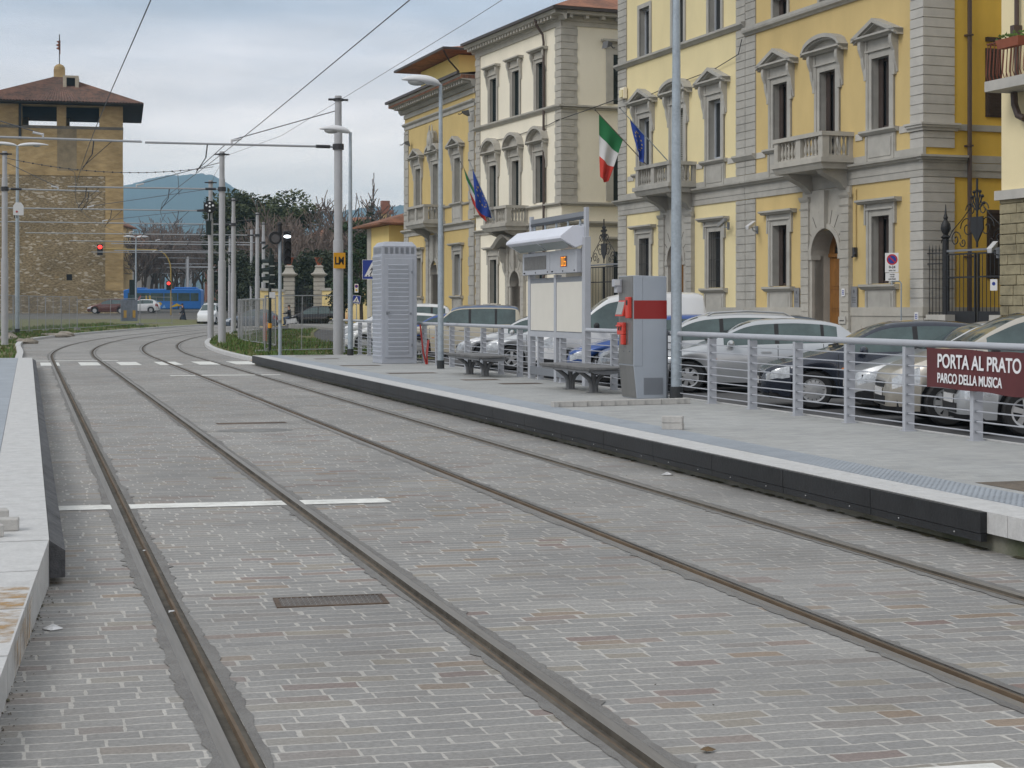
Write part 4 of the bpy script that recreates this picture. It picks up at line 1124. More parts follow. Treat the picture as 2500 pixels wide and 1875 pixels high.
# railing along the back of the platform
def railing():
    t = T('railing', 'grey steel railing with thin horizontal rods along the back of the right platform', 'railing', (9.99, 0, PT))
    ss_ = [14.32 + 1.45 * n for n in range(29)]
    s0, s1 = 13.4, ss_[-1] + .1
    nb0, nb1 = 28.75, 32.3            # the notice board interrupts the handrail
    for a, b in ((s0, nb0), (nb1, s1)):
        mb = MB(); pts = []
        n = 24
        for k in range(n + 1):
            s = a + (b - a) * k / n; pts.append((q(s), s, 1.045))
        mb.tube(pts, .040, 10); mb.build('handrail', M_GREYP, t, smooth=True)
    zr = [.10 + .113 * k for k in range(8)]
    for z in zr:
        mb = MB(); pts = [(q(s) + .012, s, z + R.uniform(-.002, .002)) for s in [s0 + (s1 - s0) * k / 40 for k in range(41)]]
        mb.tube(pts, .0085, 6); mb.build('rod', M_GREYP, t, smooth=True)
    for s in ss_:
        mb = MB(); x = q(s)
        for yy in (-.033, .021): mb.box(x - .012, x + .105, s + yy, s + yy + .012, -.02, .99)
        mb.box(x - .016, x - .012, s - .034, s + .034, -.02, 1.0); mb.box(x - .04, x + .12, s - .07, s + .07, -.01, .008)
        mb.build('post', M_GREYP, t)
        mb = MB()
        for z in zr: mb.box(x + .0, x + .024, s - .06, s + .06, z - .012, z + .012)
        mb.build('rod_clip', M_GREYD, t)
    return t
railing()
# back edge strip of the platform (thin white line under the railing)
mb = MB(); strip_box(mb, 10.16, 10.22, SA, SB, -.05, PT + .012); struct(mb.build('platform_edge_strip', M_GRANITE))

# maroon name banner tied to the railing
bn = T('name_banner', 'maroon banner with white lettering PORTA AL PRATO tied to the railing', 'sign', (9.93, 16.56, PT + .555))
mb = MB()
def bf(u, v):
    y = -u * 3.5; z = v * .45
    sag = .012 * sin(u * 9) * (1 - v) + .010 * sin(u * 23 + v * 3)
    return (-.012 - .01 * sin(u * 14 + 1) * (.3 + v * .2), y, z + sag * .6 - .010 * u * 3)
mb.grid(bf, 40, 8); cl = mb.build('cloth', mat('maroon vinyl', (.098, .020, .022), .55, .1, 4), bn, smooth='all')
MT = mat('banner white', (.72, .72, .74), .6, 0)
text_mesh('lettering', 'PORTA AL PRATO - LEOPOLDA', .215, MT, bn, mtx((-.028, -.24, .235), (0, -1, -.015), (0, 0, 1)), .92, .002, bold=.004)
text_mesh('lettering', 'PARCO DELLA MUSICA', .152, MT, bn, mtx((-.028, -.24, .065), (0, -1, -.015), (0, 0, 1)), .80, .002, bold=.003)
mb = MB()
for y in (-.04, -.9, -1.8, -2.7): 
    for z in (.42, .03): mb.tube([(-.01, y, z), (.05, y - .02, z + .02)], .006, 4)
mb.build('cable_tie', M_BLACK, bn)

# benches
def bench(label, s0, first=None):
    t = T('bench', label, 'bench', (9.42, s0, PT), 0, 'benches on the right platform')
    m = mat('weathered bench grey', (.17, .17, .172), .75, .2, 9, .3, col2=(.10, .10, .102)); mi = mat('cast grey iron', (.15, .155, .165), .6, .1, 6)
    L = 1.35
    mb = MB()
    mb.hexa([(-.34, -L, .40), (.34, -L, .425), (.34, L, .425), (-.34, L, .40), (-.36, -L, .46), (.36, -L, .455), (.36, L, .455), (-.36, L, .46)])
    mb.build('seat', m, t, bevel=.012)
    mb = MB(); mb.hexa([(-.345, -L + .05, .30), (-.335, -L + .05, .30), (-.335, L - .05, .30), (-.345, L - .05, .30), (-.36, -L + .02, .40), (-.345, -L + .02, .40), (-.345, L - .02, .40), (-.36, L - .02, .40)]); mb.build('apron', m, t) if False else None
    mb = MB()
    for y in (-L + .02, L - .08): mb.prism([(-.30, .40), (.30, .41), (.22, .36), (0, .33), (-.22, .35)], y, y + .06, 'y'); 
    for x in (-.3, 0, .3): mb.box(x - .02, x + .02, -L + .08, L - .08, .36, .40)
    mb.build('under_frame', mi, t)
    for y in (-.62, .62):
        mb = MB()
        for sg in (-1, 1):
            mb.tube([(sg * .035, y, 0), (sg * .04, y, .16), (sg * .09, y, .25), (sg * .20, y, .33), (sg * .32, y, .40)], [.05, .048, .042, .036, .03], 8)
        mb.tube([(0, y, 0), (0, y, .40)], .045, 8); mb.box(-.12, .12, y - .08, y + .08, -.01, .012)
        mb.build('leg', mi, t, smooth=True)
    return t
bench('grey bench on splayed legs nearest the ticket machine, under the notice board', 27.15)
bench('grey bench on splayed legs farther along, between the lamp post and the notice board', 34.0)

# ticket machine
def ticket_machine():
    t = T('ticket_machine', 'tall grey ticket machine with a red band beside the lamp post', 'ticket machine', (9.38, 24.5, PT))
    D_, L, H_ = .565, .67, 1.975
    mb = MB()
    # body with its foot cut back on the street side
    mb.prism([(.055, .0), (D_, 0), (D_, H_ - .012), (0, H_), (0, .62), (0.0, .52)], 0, L, 'y'); mb.build('body', P('ticket machine grey', (150, 157, 166), 1.12, rough=.42, var=.03, scale=5), t, bevel=.008)
    f = MB(); f.prism([(-.004, .53), (.05, .012), (.054, .012), (0, .53)], .012, L - .012, 'y'); f.box(-.012, .0, .02, L - .02, .55, H_ - .01); f.build('front_panel', P('brushed steel', (128, 128, 127), 1.05, rough=.35, var=.08, scale=30, metal=.6, stretch=(1, 1, .1)), t)
    b = MB(); b.box(.002, D_ + .002, -.003, 0, 1.28, 1.575); b.box(-.013, -.012, .02, L - .02, 1.28, 1.575) if False else None; b.build('red_band', P('signal red', (138, 34, 32), 1.1, rough=.4, var=.04, scale=5), t)
    MR = P('bright red plastic', (190, 60, 48), 1.1, rough=.4, var=.05, scale=5)
    r = MB(); r.box(-.075, -.012, .05, .20, 1.29, 1.63); r.build('card_reader', MR, t, bevel=.012)
    r = MB(); r.box(-.078, -.074, .085, .16, 1.50, 1.58); r.build('display', M_BLACK, t)
    r = MB(); r.prism([(-.012, 1.32), (-.11, 1.32), (-.10, 1.35), (-.045, 1.57), (-.012, 1.58)], .24, .58, 'y'); r.build('screen_hood', MR, t, bevel=.01)
    r = MB(); r.hexa([(-.109, .27, 1.352), (-.10, .27, 1.345), (-.10, .55, 1.345), (-.109, .55, 1.352), (-.056, .27, 1.555), (-.047, .27, 1.55), (-.047, .55, 1.55), (-.056, .55, 1.555)]); r.build('screen', mat('dull screen', (.30, .31, .30), .3, .05, 4), t)
    r = MB(); r.box(-.075, -.012, .30, .58, 1.02, 1.22); r.box(-.075, -.012, .30, .42, .86, 1.02); r.box(-.11, -.075, .34, .55, 1.15, 1.18); r.build('coin_unit', MR, t, bevel=.015)
    r = MB(); r.box(-.078, -.074, .36, .42, 1.09, 1.14); r.box(-.078, -.074, .46, .52, 1.09, 1.14); r.build('slot', M_BLACK, t)
    a = MB(); a.box(-.14, -.012, .50, .64, 1.80, 1.92); a.box(-.10, -.012, .5, .64, 1.70, 1.80); a.build('lamp_box', M_GREYP, t, bevel=.008)
    a = MB(); a.box(-.142, -.05, .497, .50, 1.825, 1.905); a.build('lamp_lens', M_WHP, t)
    v = MB()
    for k in range(16): v.box(.17, .50, -.005, 0, .07 + k * .017, .079 + k * .017)
    v.build('vent', M_GREYD, t)
    s = MB(); s.box(.15, .153, -.002, 0, .53, H_ - .02); s.box(.0, .15, -.002, 0, .523, .528); s.build('seam', M_GREYD, t)
    h = MB()
    for y in (.15, .42): h.ball((-.014, y, .76), .012, n=6, m=4)
    h.box(-.016, -.012, .14, .19, .88, 1.1); h.build('lock', M_GREYD, t)
    mb = MB(); mb.box(D_ + .0, D_ + .03, .02, L - .02, 0, 1.1); mb.build('back_plate', M_GREYD, t)
ticket_machine()
# notice board with clock and lights
def notice_board():
    t = T('notice_board', 'grey notice board frame with blank panels, speaker and orange digital display', 'notice board', (10.0, 0, PT))
    s0, s1, s2 = 28.8, 30.52, 32.25
    def x(s): return q(s) - .02
    for s, w, top in ((s0, .17, 2.78), (s1, .14, 2.1), (s2, .16, 2.78)):
        mb = MB(); mb.box(x(s) - .03, x(s) + .09, s - w / 2, s + w / 2, -.02, top); mb.build('column', M_GREYP, t, bevel=.006)
        if s != s1:
            mb = MB(); mb.box(x(s) + .0, x(s) + .06, s - .065, s + .065, top, 3.33); mb.build('mast', M_GREYP, t)
    for a, b in ((s0 + .085, s1 - .07), (s1 + .07, s2 - .08)):
        mb = MB(); mb.box(x(a) - .01, x(a) + .05, a, b, .98, 2.05); mb.build('frame', M_GREYD, t)
        mb = MB(); mb.box(x(a) - .018, x(a) - .0101, a + .03, b - .03, 1.0, 1.95); mb.build('panel', P('blank poster panel', (196, 193, 184), 1.15, rough=.5, var=.03, scale=3), t)
    mb = MB(); mb.box(x(s0) - .02, x(s0) + .06, s0 + .085, s2 - .08, .87, .98); mb.build('bottom_rail', M_GREYP, t)
    mb = MB(); mb.box(x(s0) - .02, x(s0) + .05, s0 + .085, s2 - .08, .10, .26); mb.build('kick_rail', M_GREYD, t)
    # two device boxes
    for a, b, nm in ((s0 + .10, s1 - .02, 'display_box'), (s1 + .02, s2 + .10, 'speaker_box')):
        mb = MB(); mb.box(x(a) - .13, x(a) + .06, a, b, 2.12, 2.56); o = mb.build(nm, M_GREYP, t, bevel=.008)
        mb = MB()
        for yy in (a + .12, (a + b) / 2, b - .12, b - .18): mb.ball((x(a) - .132, yy, 2.16), .016, n=6, m=4)
        mb.build('bolt', M_BLACK, o)
        if nm == 'speaker_box':
            mb = MB(); mb.box(x(a) - .137, x(a) - .131, a + .22, b - .14, 2.22, 2.49); mb.build('grille', mat('speaker mesh', (.15, .15, .148), .7, .15, 60), o)
        else:
            mb = MB(); mb.box(x(a) - .137, x(a) - .131, a + .55, a + .93, 2.24, 2.44); mb.build('screen', mat('display brown', (.10, .035, .015), .4, 0), o)
            e = MB(); X = x(a) - .1385; SEG = {'top': (.0, .10, .155, .17), 'mid': (0, .10, .075, .09), 'bot': (0, .10, 0, .015), 'tl': (0, .018, .08, .17), 'tr': (.082, .1, .08, .17), 'bl': (0, .018, 0, .08), 'br': (.082, .1, 0, .08)}
            for k, dg in enumerate((('tl', 'bl', 'top', 'bot', 'tr', 'br'), ('tl', 'top', 'mid', 'bot', 'br', 'bl'))):
                for sgm in dg:
                    u0, u1, v0, v1 = SEG[sgm]; ys = a + .88 - k * .16
                    e.box(X - .002, X, ys - u1, ys - u0, 2.255 + v0, 2.255 + v1)
            e.build('digits', emis('orange diodes', (.95, .36, .02), .9), o)
    # canted light box over the boards
    mb = MB(); prof = [(.02, 2.98), (-.22, 2.99), (-.46, 2.80), (-.47, 2.75), (-.16, 2.58), (.0, 2.64)]
    mb.prism([(x(s0) + a, b) for a, b in prof], s0 + .05, s2 + .15, 'y'); lb = mb.build('light_box', P('light box white', (200, 203, 212), 1.1, rough=.4, var=.03, scale=4), t, bevel=.01)
    for a, b in ((s0 + .16, s1 - .04), (s1 + .04, s2 + .04)):
        mb = MB(); X = x(s0); mb.hexa([(X - .445, a, 2.752), (X - .185, a, 2.584), (X - .185, b, 2.584), (X - .445, b, 2.752), (X - .45, a, 2.745), (X - .19, a, 2.577), (X - .19, b, 2.577), (X - .45, b, 2.745)]); mb.build('diffuser', mat('frosted glass', (.26, .30, .295), .25, .05, 3), lb)
    for s in (s0 + .25, s2 - .2):
        mb = MB(); mb.bar((x(s), s, 2.9), (x(s) + .03, s, 3.05), .05); mb.build('bracket', M_GREYD, t)
    for z, h in ((3.17, .09), (2.9 - .0 + .05, .07)):
        mb = MB(); mb.box(x(s0) + .01, x(s0) + .055, s0 + .065, s2 - .065, z, z + h); mb.build('rail', M_GREYP if z < 3 else M_GREYD, t)
        mb = MB(); mb.box(x(s0) + .0, x(s0) + .065, s0 + .066, s2 - .066, z - .05, z - .001); mb.build('channel', mat('blue black rail', (.03, .035, .045), .5, 0), t)
    for k in range(5):
        s = s0 + .35 + k * .72
        mb = MB(); mb.tube([(x(s) + .03, s, 3.02), (x(s) + .03, s, 3.13)], .022, 6); mb.tube([(x(s) + .03, s, 3.0), (x(s) + .03, s, 3.03)], .035, 6); mb.build('spacer', M_GALV, t)
notice_board()
# louvred cabinet
def cabinet():
    t = T('louvred_cabinet', 'tall grey louvred equipment cabinet standing on the platform', 'cabinet', (8.98, 41.7, PT))
    W_, L, H_ = .94, 1.15, 2.84
    mb = MB(); mb.box(0, W_, 0, L, 0, H_); mb.build('body', M_CAB, t, bevel=.015)
    mb = MB(); mb.box(.012, W_ - .012, .012, L - .012, H_, H_ + .21); hd = mb.build('vent_band', M_CAB, t)
    v = MB()
    for k in range(6):
        for j in range(8): v.box(.08 + k * .14, .165 + k * .14, .004, .011, H_ + .03 + j * .021, H_ + .041 + j * .021); 
    for k in range(6):
        for j in range(8): v.box(.004, .011, .1 + k * .17, .2 + k * .17, H_ + .03 + j * .021, H_ + .041 + j * .021)
    v.build('vent_slots', M_GREYD, hd)
    mb = MB(); mb.hexa([(.0, 0, H_ + .21), (W_, 0, H_ + .21), (W_, L, H_ + .21), (0, L, H_ + .21), (.10, .12, H_ + .34), (W_ - .10, .12, H_ + .34), (W_ - .10, L - .12, H_ + .34), (.10, L - .12, H_ + .34)]); mb.build('roof', M_CAB, t, bevel=.02)
    d = MB(); d.box(.08, .82, -.02, 0, .16, H_ - .10); do = d.build('door', M_CAB, t, bevel=.008)
    def slats(mb, x0, x1, z0, z1, side):
        z = z0
        while z < z1:
            if side: mb.hexa([(-.004, x0, z), (0, x0, z), (0, x1, z), (-.004, x1, z), (-.026, x0, z + .075), (0, x0, z + .09), (0, x1, z + .09), (-.026, x1, z + .075)])
            else: mb.hexa([(x0, -.024, z), (x1, -.024, z), (x1, -.02, z), (x0, -.02, z), (x0, -.046, z + .085), (x1, -.046, z + .085), (x1, -.02, z + .10), (x0, -.02, z + .10)])
            z += .118
    mb = MB(); slats(mb, .17, .70, .24, H_ - .25, False); mb.build('louvres', M_CAB, do)
    mb = MB(); slats(mb, .04, L - .04, .12, H_ - .08, True); mb.build('louvres', M_CAB, t)
    h = MB(); h.box(.745, .785, -.05, -.02, 1.28, 1.33); h.tube([(.13, -.05, 1.32), (.20, -.055, 1.34)], .012, 6); h.box(.115, .15, -.05, -.02, 1.28, 1.36)
    for z in (2.35, .45): h.tube([(.80, -.03, z), (.80, -.03, z + .07)], .014, 6)
    h.build('handle', M_GREYD, do)
cabinet()
# red trestle leaning behind the cabinet
rt = T('red_stand', 'red folding steel stand leaning at the right side of the cabinet', 'stand', (9.96, 41.0, PT))
MRED = mat('red oxide paint', (.33, .03, .025), .5, .15, 6)
for pts in ([(-.10, .1, 1.02), (-.04, 0, .3), (.03, -.05, 0)], [(.12, .1, .62), (.05, 0, .25), (.05, -.05, 0)]):
    mb = MB(); 
    for a, b in zip(pts[:-1], pts[1:]): mb.bar(a, b, .055, .03)
    mb.build('leg', MRED, rt)
# paving blocks lying about
M_BLK = mat('loose block', (.44, .43, .41), .85, .12, 14, .3)
def block(label, p, s, z, L=.22, W_=.11, H_=.075, rot=0, grp='loose paving blocks'):
    r = random.Random(int(p * 991 + s * 77)); mb = MB(); mb.box(-L / 2, L / 2, -W_ / 2, W_ / 2, 0, H_)
    o = mb.build('paving_block', M_BLK, None, bevel=.008, loc=(p, s, z), rot=rot); return tag(o, label, 'paving block', grp)
x = 7.46
for k in range(11):
    L = (.09, .235, .22, .235, .225, .22, .28, .28, .27, .13, .11)[k]
    block('grey paving block at the left end of the row laid on the platform' if k == 0 else 'grey paving block at the right end of the row, before the lamp post' if k == 10 else 'grey paving block in the row laid on the platform before the ticket machine', x + L / 2, 22.82 + .03 * k + .006 * R.uniform(-1, 1), PT, L - .006, .12, .085, radians(1.5 + R.uniform(-1, 1)))
    x += L
block('light grey paving block at the bottom of the small stack near the tactile strip', 7.49, 18.25, PT, .25, .13, .08, radians(-34)); block('light grey paving block on top of the small stack near the tactile strip', 7.485, 18.25, PT + .081, .25, .13, .08, radians(-31))
block('pale paving block lying farthest back on the left platform edge', -.20, 11.75, PT, .24, .13, .08, .1); block('pale paving block on the left platform edge reaching farthest right', -.13, 11.25, PT, .24, .13, .08, -.05); block('pale paving block on the left platform edge nearest the camera', -.22, 10.95, PT, .22, .13, .08, .2)
# litter
def litter(label, p, s, m, r=.03, z=.004):
    mb = MB(); rr = random.Random(int(p * 100 + s)); n = 7
    mb.v = [(r * rr.uniform(.6, 1.5) * cos(2 * pi * k / n), r * rr.uniform(.4, 1) * sin(2 * pi * k / n), rr.uniform(.0, .012)) for k in range(n)] + [(0, 0, r * .7)]
    mb.f = [(k, (k + 1) % n, n) for k in range(n)]; mb.mi = [0] * n
    tag(mb.build('litter', m, None, loc=(p, s, z)), label, 'litter', 'scraps of litter on the ground')
M_FOIL = mat('crumpled foil', (.62, .62, .62), .3, .3, 30, metal=.4)
litter('crumpled silver wrapper on the setts at the foot of the left ramp', .17, 9.24, M_FOIL, .042); litter('white scrap of plastic at the foot of the right platform wall', 6.46, 15.9, M_FOIL, .05); litter('small brown leaf with foil on the setts near the bottom border', 2.59, 5.95, mat('dead leaf', (.16, .11, .06), .9, .3, 9), .03)
litter('tiny shiny scrap in the groove of the left rail', .85, 12.0, M_FOIL, .016); litter('silver scrap caught in the left rail, near the access cover', .83, 9.55, M_FOIL, .018)
rr = random.Random(31)
mb = MB()
for _ in range(170):
    if rr.random() < .6: s = rr.uniform(6.2, 10.8); p = (.14 if s > 10.7 else .17 - .03 - .075 * (10.7 - s)) + abs(rr.gauss(0, .05)) + .02
    else: s = rr.uniform(6, 30); p = rr.uniform(.3, 6.4)
    r = rr.uniform(.003, .009); a = rr.uniform(0, 3)
    mb.quad(*[(p + r * cos(a + k * 2.1) * rr.uniform(.6, 1.4), s + r * sin(a + k * 2.1) * rr.uniform(.6, 1.6), .006 + .004 * (k == 0)) for k in range(3)])
stuff(mb.build('grit', mat('grit', (.075, .062, .045), .95, .3, 30), fix=False))
mb = MB()
for s in [8 + .09 * k for k in range(340)]:
    if rr.random() < .55:
        w = rr.uniform(.015, .06); x, y, _ = TP(PE + .06, s); mb.quad((x - w, y, .003), (x + .02, y, .012), (x + .02, y + .1, .012), (x - w * rr.uniform(.3, 1), y + .1, .003))
for s in [6.6 + .05 * k for k in range(85)]:
    if rr.random() < .7:
        w = rr.uniform(.01, .05); p = .14 - .075 * (10.7 - s); mb.quad((p - .01, s, .02), (p + w, s, .003), (p + w * rr.uniform(.4, 1), s + .05, .003), (p - .01, s + .05, .02))
stuff(mb.build('moss', mat('moss and dirt', (.075, .07, .04), .95, .35, 12, .5), fix=False))

# ------------------------------------------------------------------ street lamps
def lamp_head(t, x, y, z, sg=-1, L=.95):
    """flat teardrop lantern with a glass bowl beneath"""
    mb = MB(); n, m = 12, 10
    def f(u, v):
        tt = u; a = 2 * pi * v
        w = .19 * (sin(pi * min(1, tt ** .75)) ** .7) * (1 if tt > .02 else 0) + .02
        h = .11 * (sin(pi * min(1, tt ** .7)) ** .8) + .03
        zz = sin(a); zz = zz * (1.1 if zz > 0 else .35)
        return (x + sg * L * tt, y + w * cos(a), z + .16 * sin(tt * 1.9) * .6 + h * zz)
    mb.grid(f, n, m); hd = mb.build('lantern', M_WHP, t, smooth='all')
    b = MB(); b.ball((x + sg * L * .62, y, z + .05), .22, .14, .09, 12, 8); b.build('bowl', mat('lamp bowl', (.36, .37, .37), .2, 0), hd, smooth='all')
def street_lamp(label, p, s, z, h, r0, r1, heads, base=None, L=.95):
    t = T('street_lamp', label, 'street lamp', (p, s, z), 0, 'street lamps')
    mb = MB(); mb.tube([(0, 0, 0), (0, 0, h * .3), (0, 0, h)], [r0, r0 * .97, r1], 14); mb.build('pole', M_GALV, t, smooth=True)
    mb = MB(); mb.tube([(0, 0, -.02), (0, 0, .20)], r0 + .018, 14); mb.build('collar', mat('dark collar', (.03, .033, .036), .6, .1, 5), t)
    for sg in heads: lamp_head(t, 0, 0, h - .02, sg, L)
    return t
street_lamp('tall galvanised street lamp right of the ticket machine, its head above the picture', 10.03, 24.3, PT, 8.6, .088, .045, (-1,))
street_lamp('street lamp with one white head rising behind the louvred cabinet', 9.62, 38.0, PT, 6.8, .072, .042, (-1,))
street_lamp('street lamp with one white head beside the mast with the yellow sign', 9.66, 49.4, PT, 6.82, .078, .045, (-1,))
street_lamp('street lamp with two white heads in front of the stone tower', -.17, 97.2, .35, 10.6, .13, .07, (-1, 1), L=1.7)
street_lamp('small far street lamp with two heads beyond the crossing', 10.8, 163.8, .4, 8.2, .1, .06, (-1, 1), L=1.2)

# ------------------------------------------------------------------ overhead line: masts, arms, wires
M_INS = mat('insulator', (.55, .56, .58), .3, 0); M_INSD = mat('dark fitting', (.035, .035, .04), .5, 0)
MASTS = [('grey overhead line mast carrying the yellow LM plate', 9.68, 51.49, PT, 3.67, True), ('grey overhead line mast left of the green signal post', 8.33, 71.31, .05, 1.9, True),
         ('grey overhead line mast bearing the black dot signal', 9.65, 87.73, .02, -1.6, True), ('grey overhead line mast behind the temporary fence, third in the line', 12.64, 102.2, .25, -1.4, True),
         ('grey overhead line mast before the dark pines, fourth in the line', 16.27, 117.8, .45, .3, True), ('grey overhead line mast before the dark pines, fifth in the line', 18.75, 132.2, .55, 3.6, True), ('slender far overhead line mast between two nearer ones', 19.71, 162.2, .8, 6.5, True)]
def mast(label, p, s, z0, pend, arm, H_=None, r=.165, left=False, top=8.48):
    t = T('line_mast', label, 'mast', (p, s, z0), 0, 'overhead line masts')
    h = top + zg(s) * .6 - z0
    mb = MB(); mb.tube([(0, 0, -.1), (0, 0, h * .44), (0, 0, h * .441), (0, 0, h * .86), (0, 0, h * .861), (0, 0, h)], [r, r, r * .82, r * .80, r * .68, r * .66], 16); mb.build('pole', M_POLE, t, smooth=True)
    mb = MB(); mb.tube([(0, 0, h - .16), (0, 0, h - .08)], r * .95, 10); mb.box(-r - .15, r + .15, -.04, .04, h - .15, h - .09); mb.build('head_clamp', M_INSD, t)
    za = 6.86 + zg(s) * .6 - z0; d = pend - p
    mb = MB(); mb.tube([(0, 0, za), (d, 0, za - .03)], .035, 8); ar = mb.build('arm', M_WIREL, t)
    mb = MB(); mb.tube([(.0, 0, za - .09), (.0, 0, za + .09)], r + .02, 10); mb.tube([(math.copysign(r + .1, d), 0, za), (math.copysign(r + .55, d), 0, za)], .055, 8); mb.build('clamp', M_INSD, ar)
    tie = d * .56
    mb = MB(); mb.tube([(0, 0, h - .45), (tie, 0, za + .12)], .016, 5); mb.build('tie_rod', M_WIRE, ar)
    mb = MB(); mb.tube([(tie, 0, za + .02), (tie + d * .0, 0, za + .14)], .03, 6); mb.tube([(tie - math.copysign(.3, d), 0, za + .16), (tie, 0, za + .10)], .035, 6); mb.build('insulator', M_INS, ar)
    # steady arm holding the contact wire
    wp = (5.02 if d < 0 and pend > 2.5 else 1.6) + q(s) - p
    for wpos in ([5.05 + q(s) - p] if left is False else [1.62 + q(s) - p]) + ([1.62 + q(s) - p] if (left is False and pend < q(s) + 1.6) else []):
        mb = MB(); mb.tube([(wpos + .35, 0, za - .02), (wpos + .30, 0, za - .45)], .02, 6); mb.tube([(wpos + .30, 0, za - .45), (wpos, 0, za - .92)], .016, 5); mb.tube([(wpos + .9, 0, za - .03), (wpos + .02, 0, za - .85)], .012, 5)
        mb.build('steady_arm', M_INSD, ar)
    return t
for a in MASTS: mast(*a)
for k, (p, s) in enumerate(((-3.05, 51.3), (-.65, 73.8))):
    mast(('grey overhead line mast at the left border with a white box on it', 'x')[0] if k else 'overhead line mast left of the picture whose arm reaches over the left track', p, s, .02 if k == 0 else .25, (3.56, 5.9)[k] if k == 0 else 3.3, True, left=True, r=.15)
for k, (p, s) in enumerate(((26.2, 274), (28.9, 294), (30.4, 314), (25.3, 262))):
    t = T('line_mast', 'far slender overhead line mast in the cluster down the street', 'mast', (p, s, 1.2), 0, 'overhead line masts')
    mb = MB(); mb.tube([(0, 0, 0), (0, 0, 8.6)], [.19, .15], 8); mb.build('pole', M_POLE, t)
    mb = MB(); mb.tube([(0, 0, 7.0), (10 if k % 2 else -9, 0, 7.0)], .06, 5); mb.build('arm', M_WIREL, t)
for k, (s, x0, x1) in enumerate(((159, 8.2, 19.2), (178, 9.5, 22), (203, 16, 26), (230, 19, 30), (250, 21, 33))):
    t = T('line_mast', 'far overhead line mast with its arm across the street, mostly hidden by the nearer masts', 'mast', (x1 + 2.2, s, .9), 0, 'overhead line masts')
    mb = MB(); mb.tube([(0, 0, 0), (0, 0, 8.4)], [.17, .13], 8); mb.build('pole', M_POLE, t)
    mb = MB(); mb.tube([(0, 0, 6.9), (x0 - x1 - 2.2, 0, 6.9)], .05, 5); mb.build('arm', M_WIREL, t)
# yellow LM plate on the first mast, white box on the left one
lm = T('mast_plate', 'orange yellow plate reading LM on the mast at the platform end', 'sign', (9.68, 51.3, 3.24))
mb = MB(); mb.box(-.19, .19, -.012, 0, -.25, .25); mb.build('plate', mat('amber plate', (.62, .30, .01), .5, .05, 5), lm)
text_mesh('lettering', 'LM', .33, M_BLACK, lm, mtx((0, -.014, -.115), (1, 0, 0), (0, 0, 1)), .72, .001, 'CENTER', .012)
bx = T('mast_box', 'white box with a red dot and cut corners on the left mast', 'equipment box', (-.27, 73.6, 6.0))
mb = MB(); mb.prism([(-.03, -.28), (.40, -.28), (.40, .12), (.29, .27), (.07, .27), (-.03, .12)], -.12, .1, 'y'); mb.build('case', M_WHP, bx)
mb = MB(); mb.prism([(.12 + .045 * cos(k * pi / 5), -.13 + .045 * sin(k * pi / 5)) for k in range(10)], -.13, -.119, 'y'); mb.build('red_dot', mat('red dot', (.4, .05, .04), .5, 0), bx)
mb = MB()
for x in (.03, .12): mb.tube([(x, 0, -.28), (x, 0, -.40)], .02, 6)
mb.build('cable_gland', M_BLACK, bx)
# wires follow the track
def wire(label, p, z, s0, s1, r=.008, z1=None, zig=0.0, extra=None):
    pts = []; n = 40
    for k in range(n + 1):
        s = s0 + (s1 - s0) * k / n; pts.append((p + q(s) + zig * sin(s / 9.), s, z + zg(s) * .6))
    mb = MB(); mb.tube(pts, r, 5); return tag(mb.build('overhead_wire', M_WIRE), label, 'wire', 'wires of the overhead line')
wire('contact wire hanging over the left track', 1.62, 5.95, -3, 230, .0095, zig=.06)
wire('contact wire hanging over the right track', 5.08, 5.95, -3, 230, .0095, zig=-.06)
mb = MB(); mb.tube([(9.72, 2, 8.3), (9.7, 20, 8.22), (9.7, 36, 8.22), (9.66, 51.5, 8.3), (9.3, 61, 8.15), (8.5, 71.2, 8.3), (9.0, 80, 8.2), (9.7, 87.7, 8.3)], .007, 5); tag(mb.build('overhead_wire', M_WIRE), 'thin feeder cable running along the tops of the masts', 'wire', 'wires of the overhead line')
sp = T('span_wire', 'beaded cross cable strung between the two masts either side of the track', 'wire', (0, 72.5, 0))
mb = MB(); pts = []
for k in range(25):
    t_ = k / 24; pts.append((-.6 + 8.8 * t_, .8 * (1 - 2 * t_) * -1.2 + 0, 8.0 - .42 * (1 - (2 * t_ - 1) ** 2)))
mb.tube(pts, .014, 5); mb.build('cable', M_WIRE, sp)
mb = MB()
for k in range(2, 23, 1):
    p_ = pts[k]; mb.ball(p_, .035, .035, .04, 6, 4)
mb.build('clips', M_INSD, sp)
for k in (7, 19):
    mb = MB(); a = pts[k]; mb.tube([a, (a[0] + .25, a[1], a[2] - .15), (a[0] + .3, a[1], a[2] - 1.05)], .012, 5); mb.build('dropper', M_WIRE, sp)

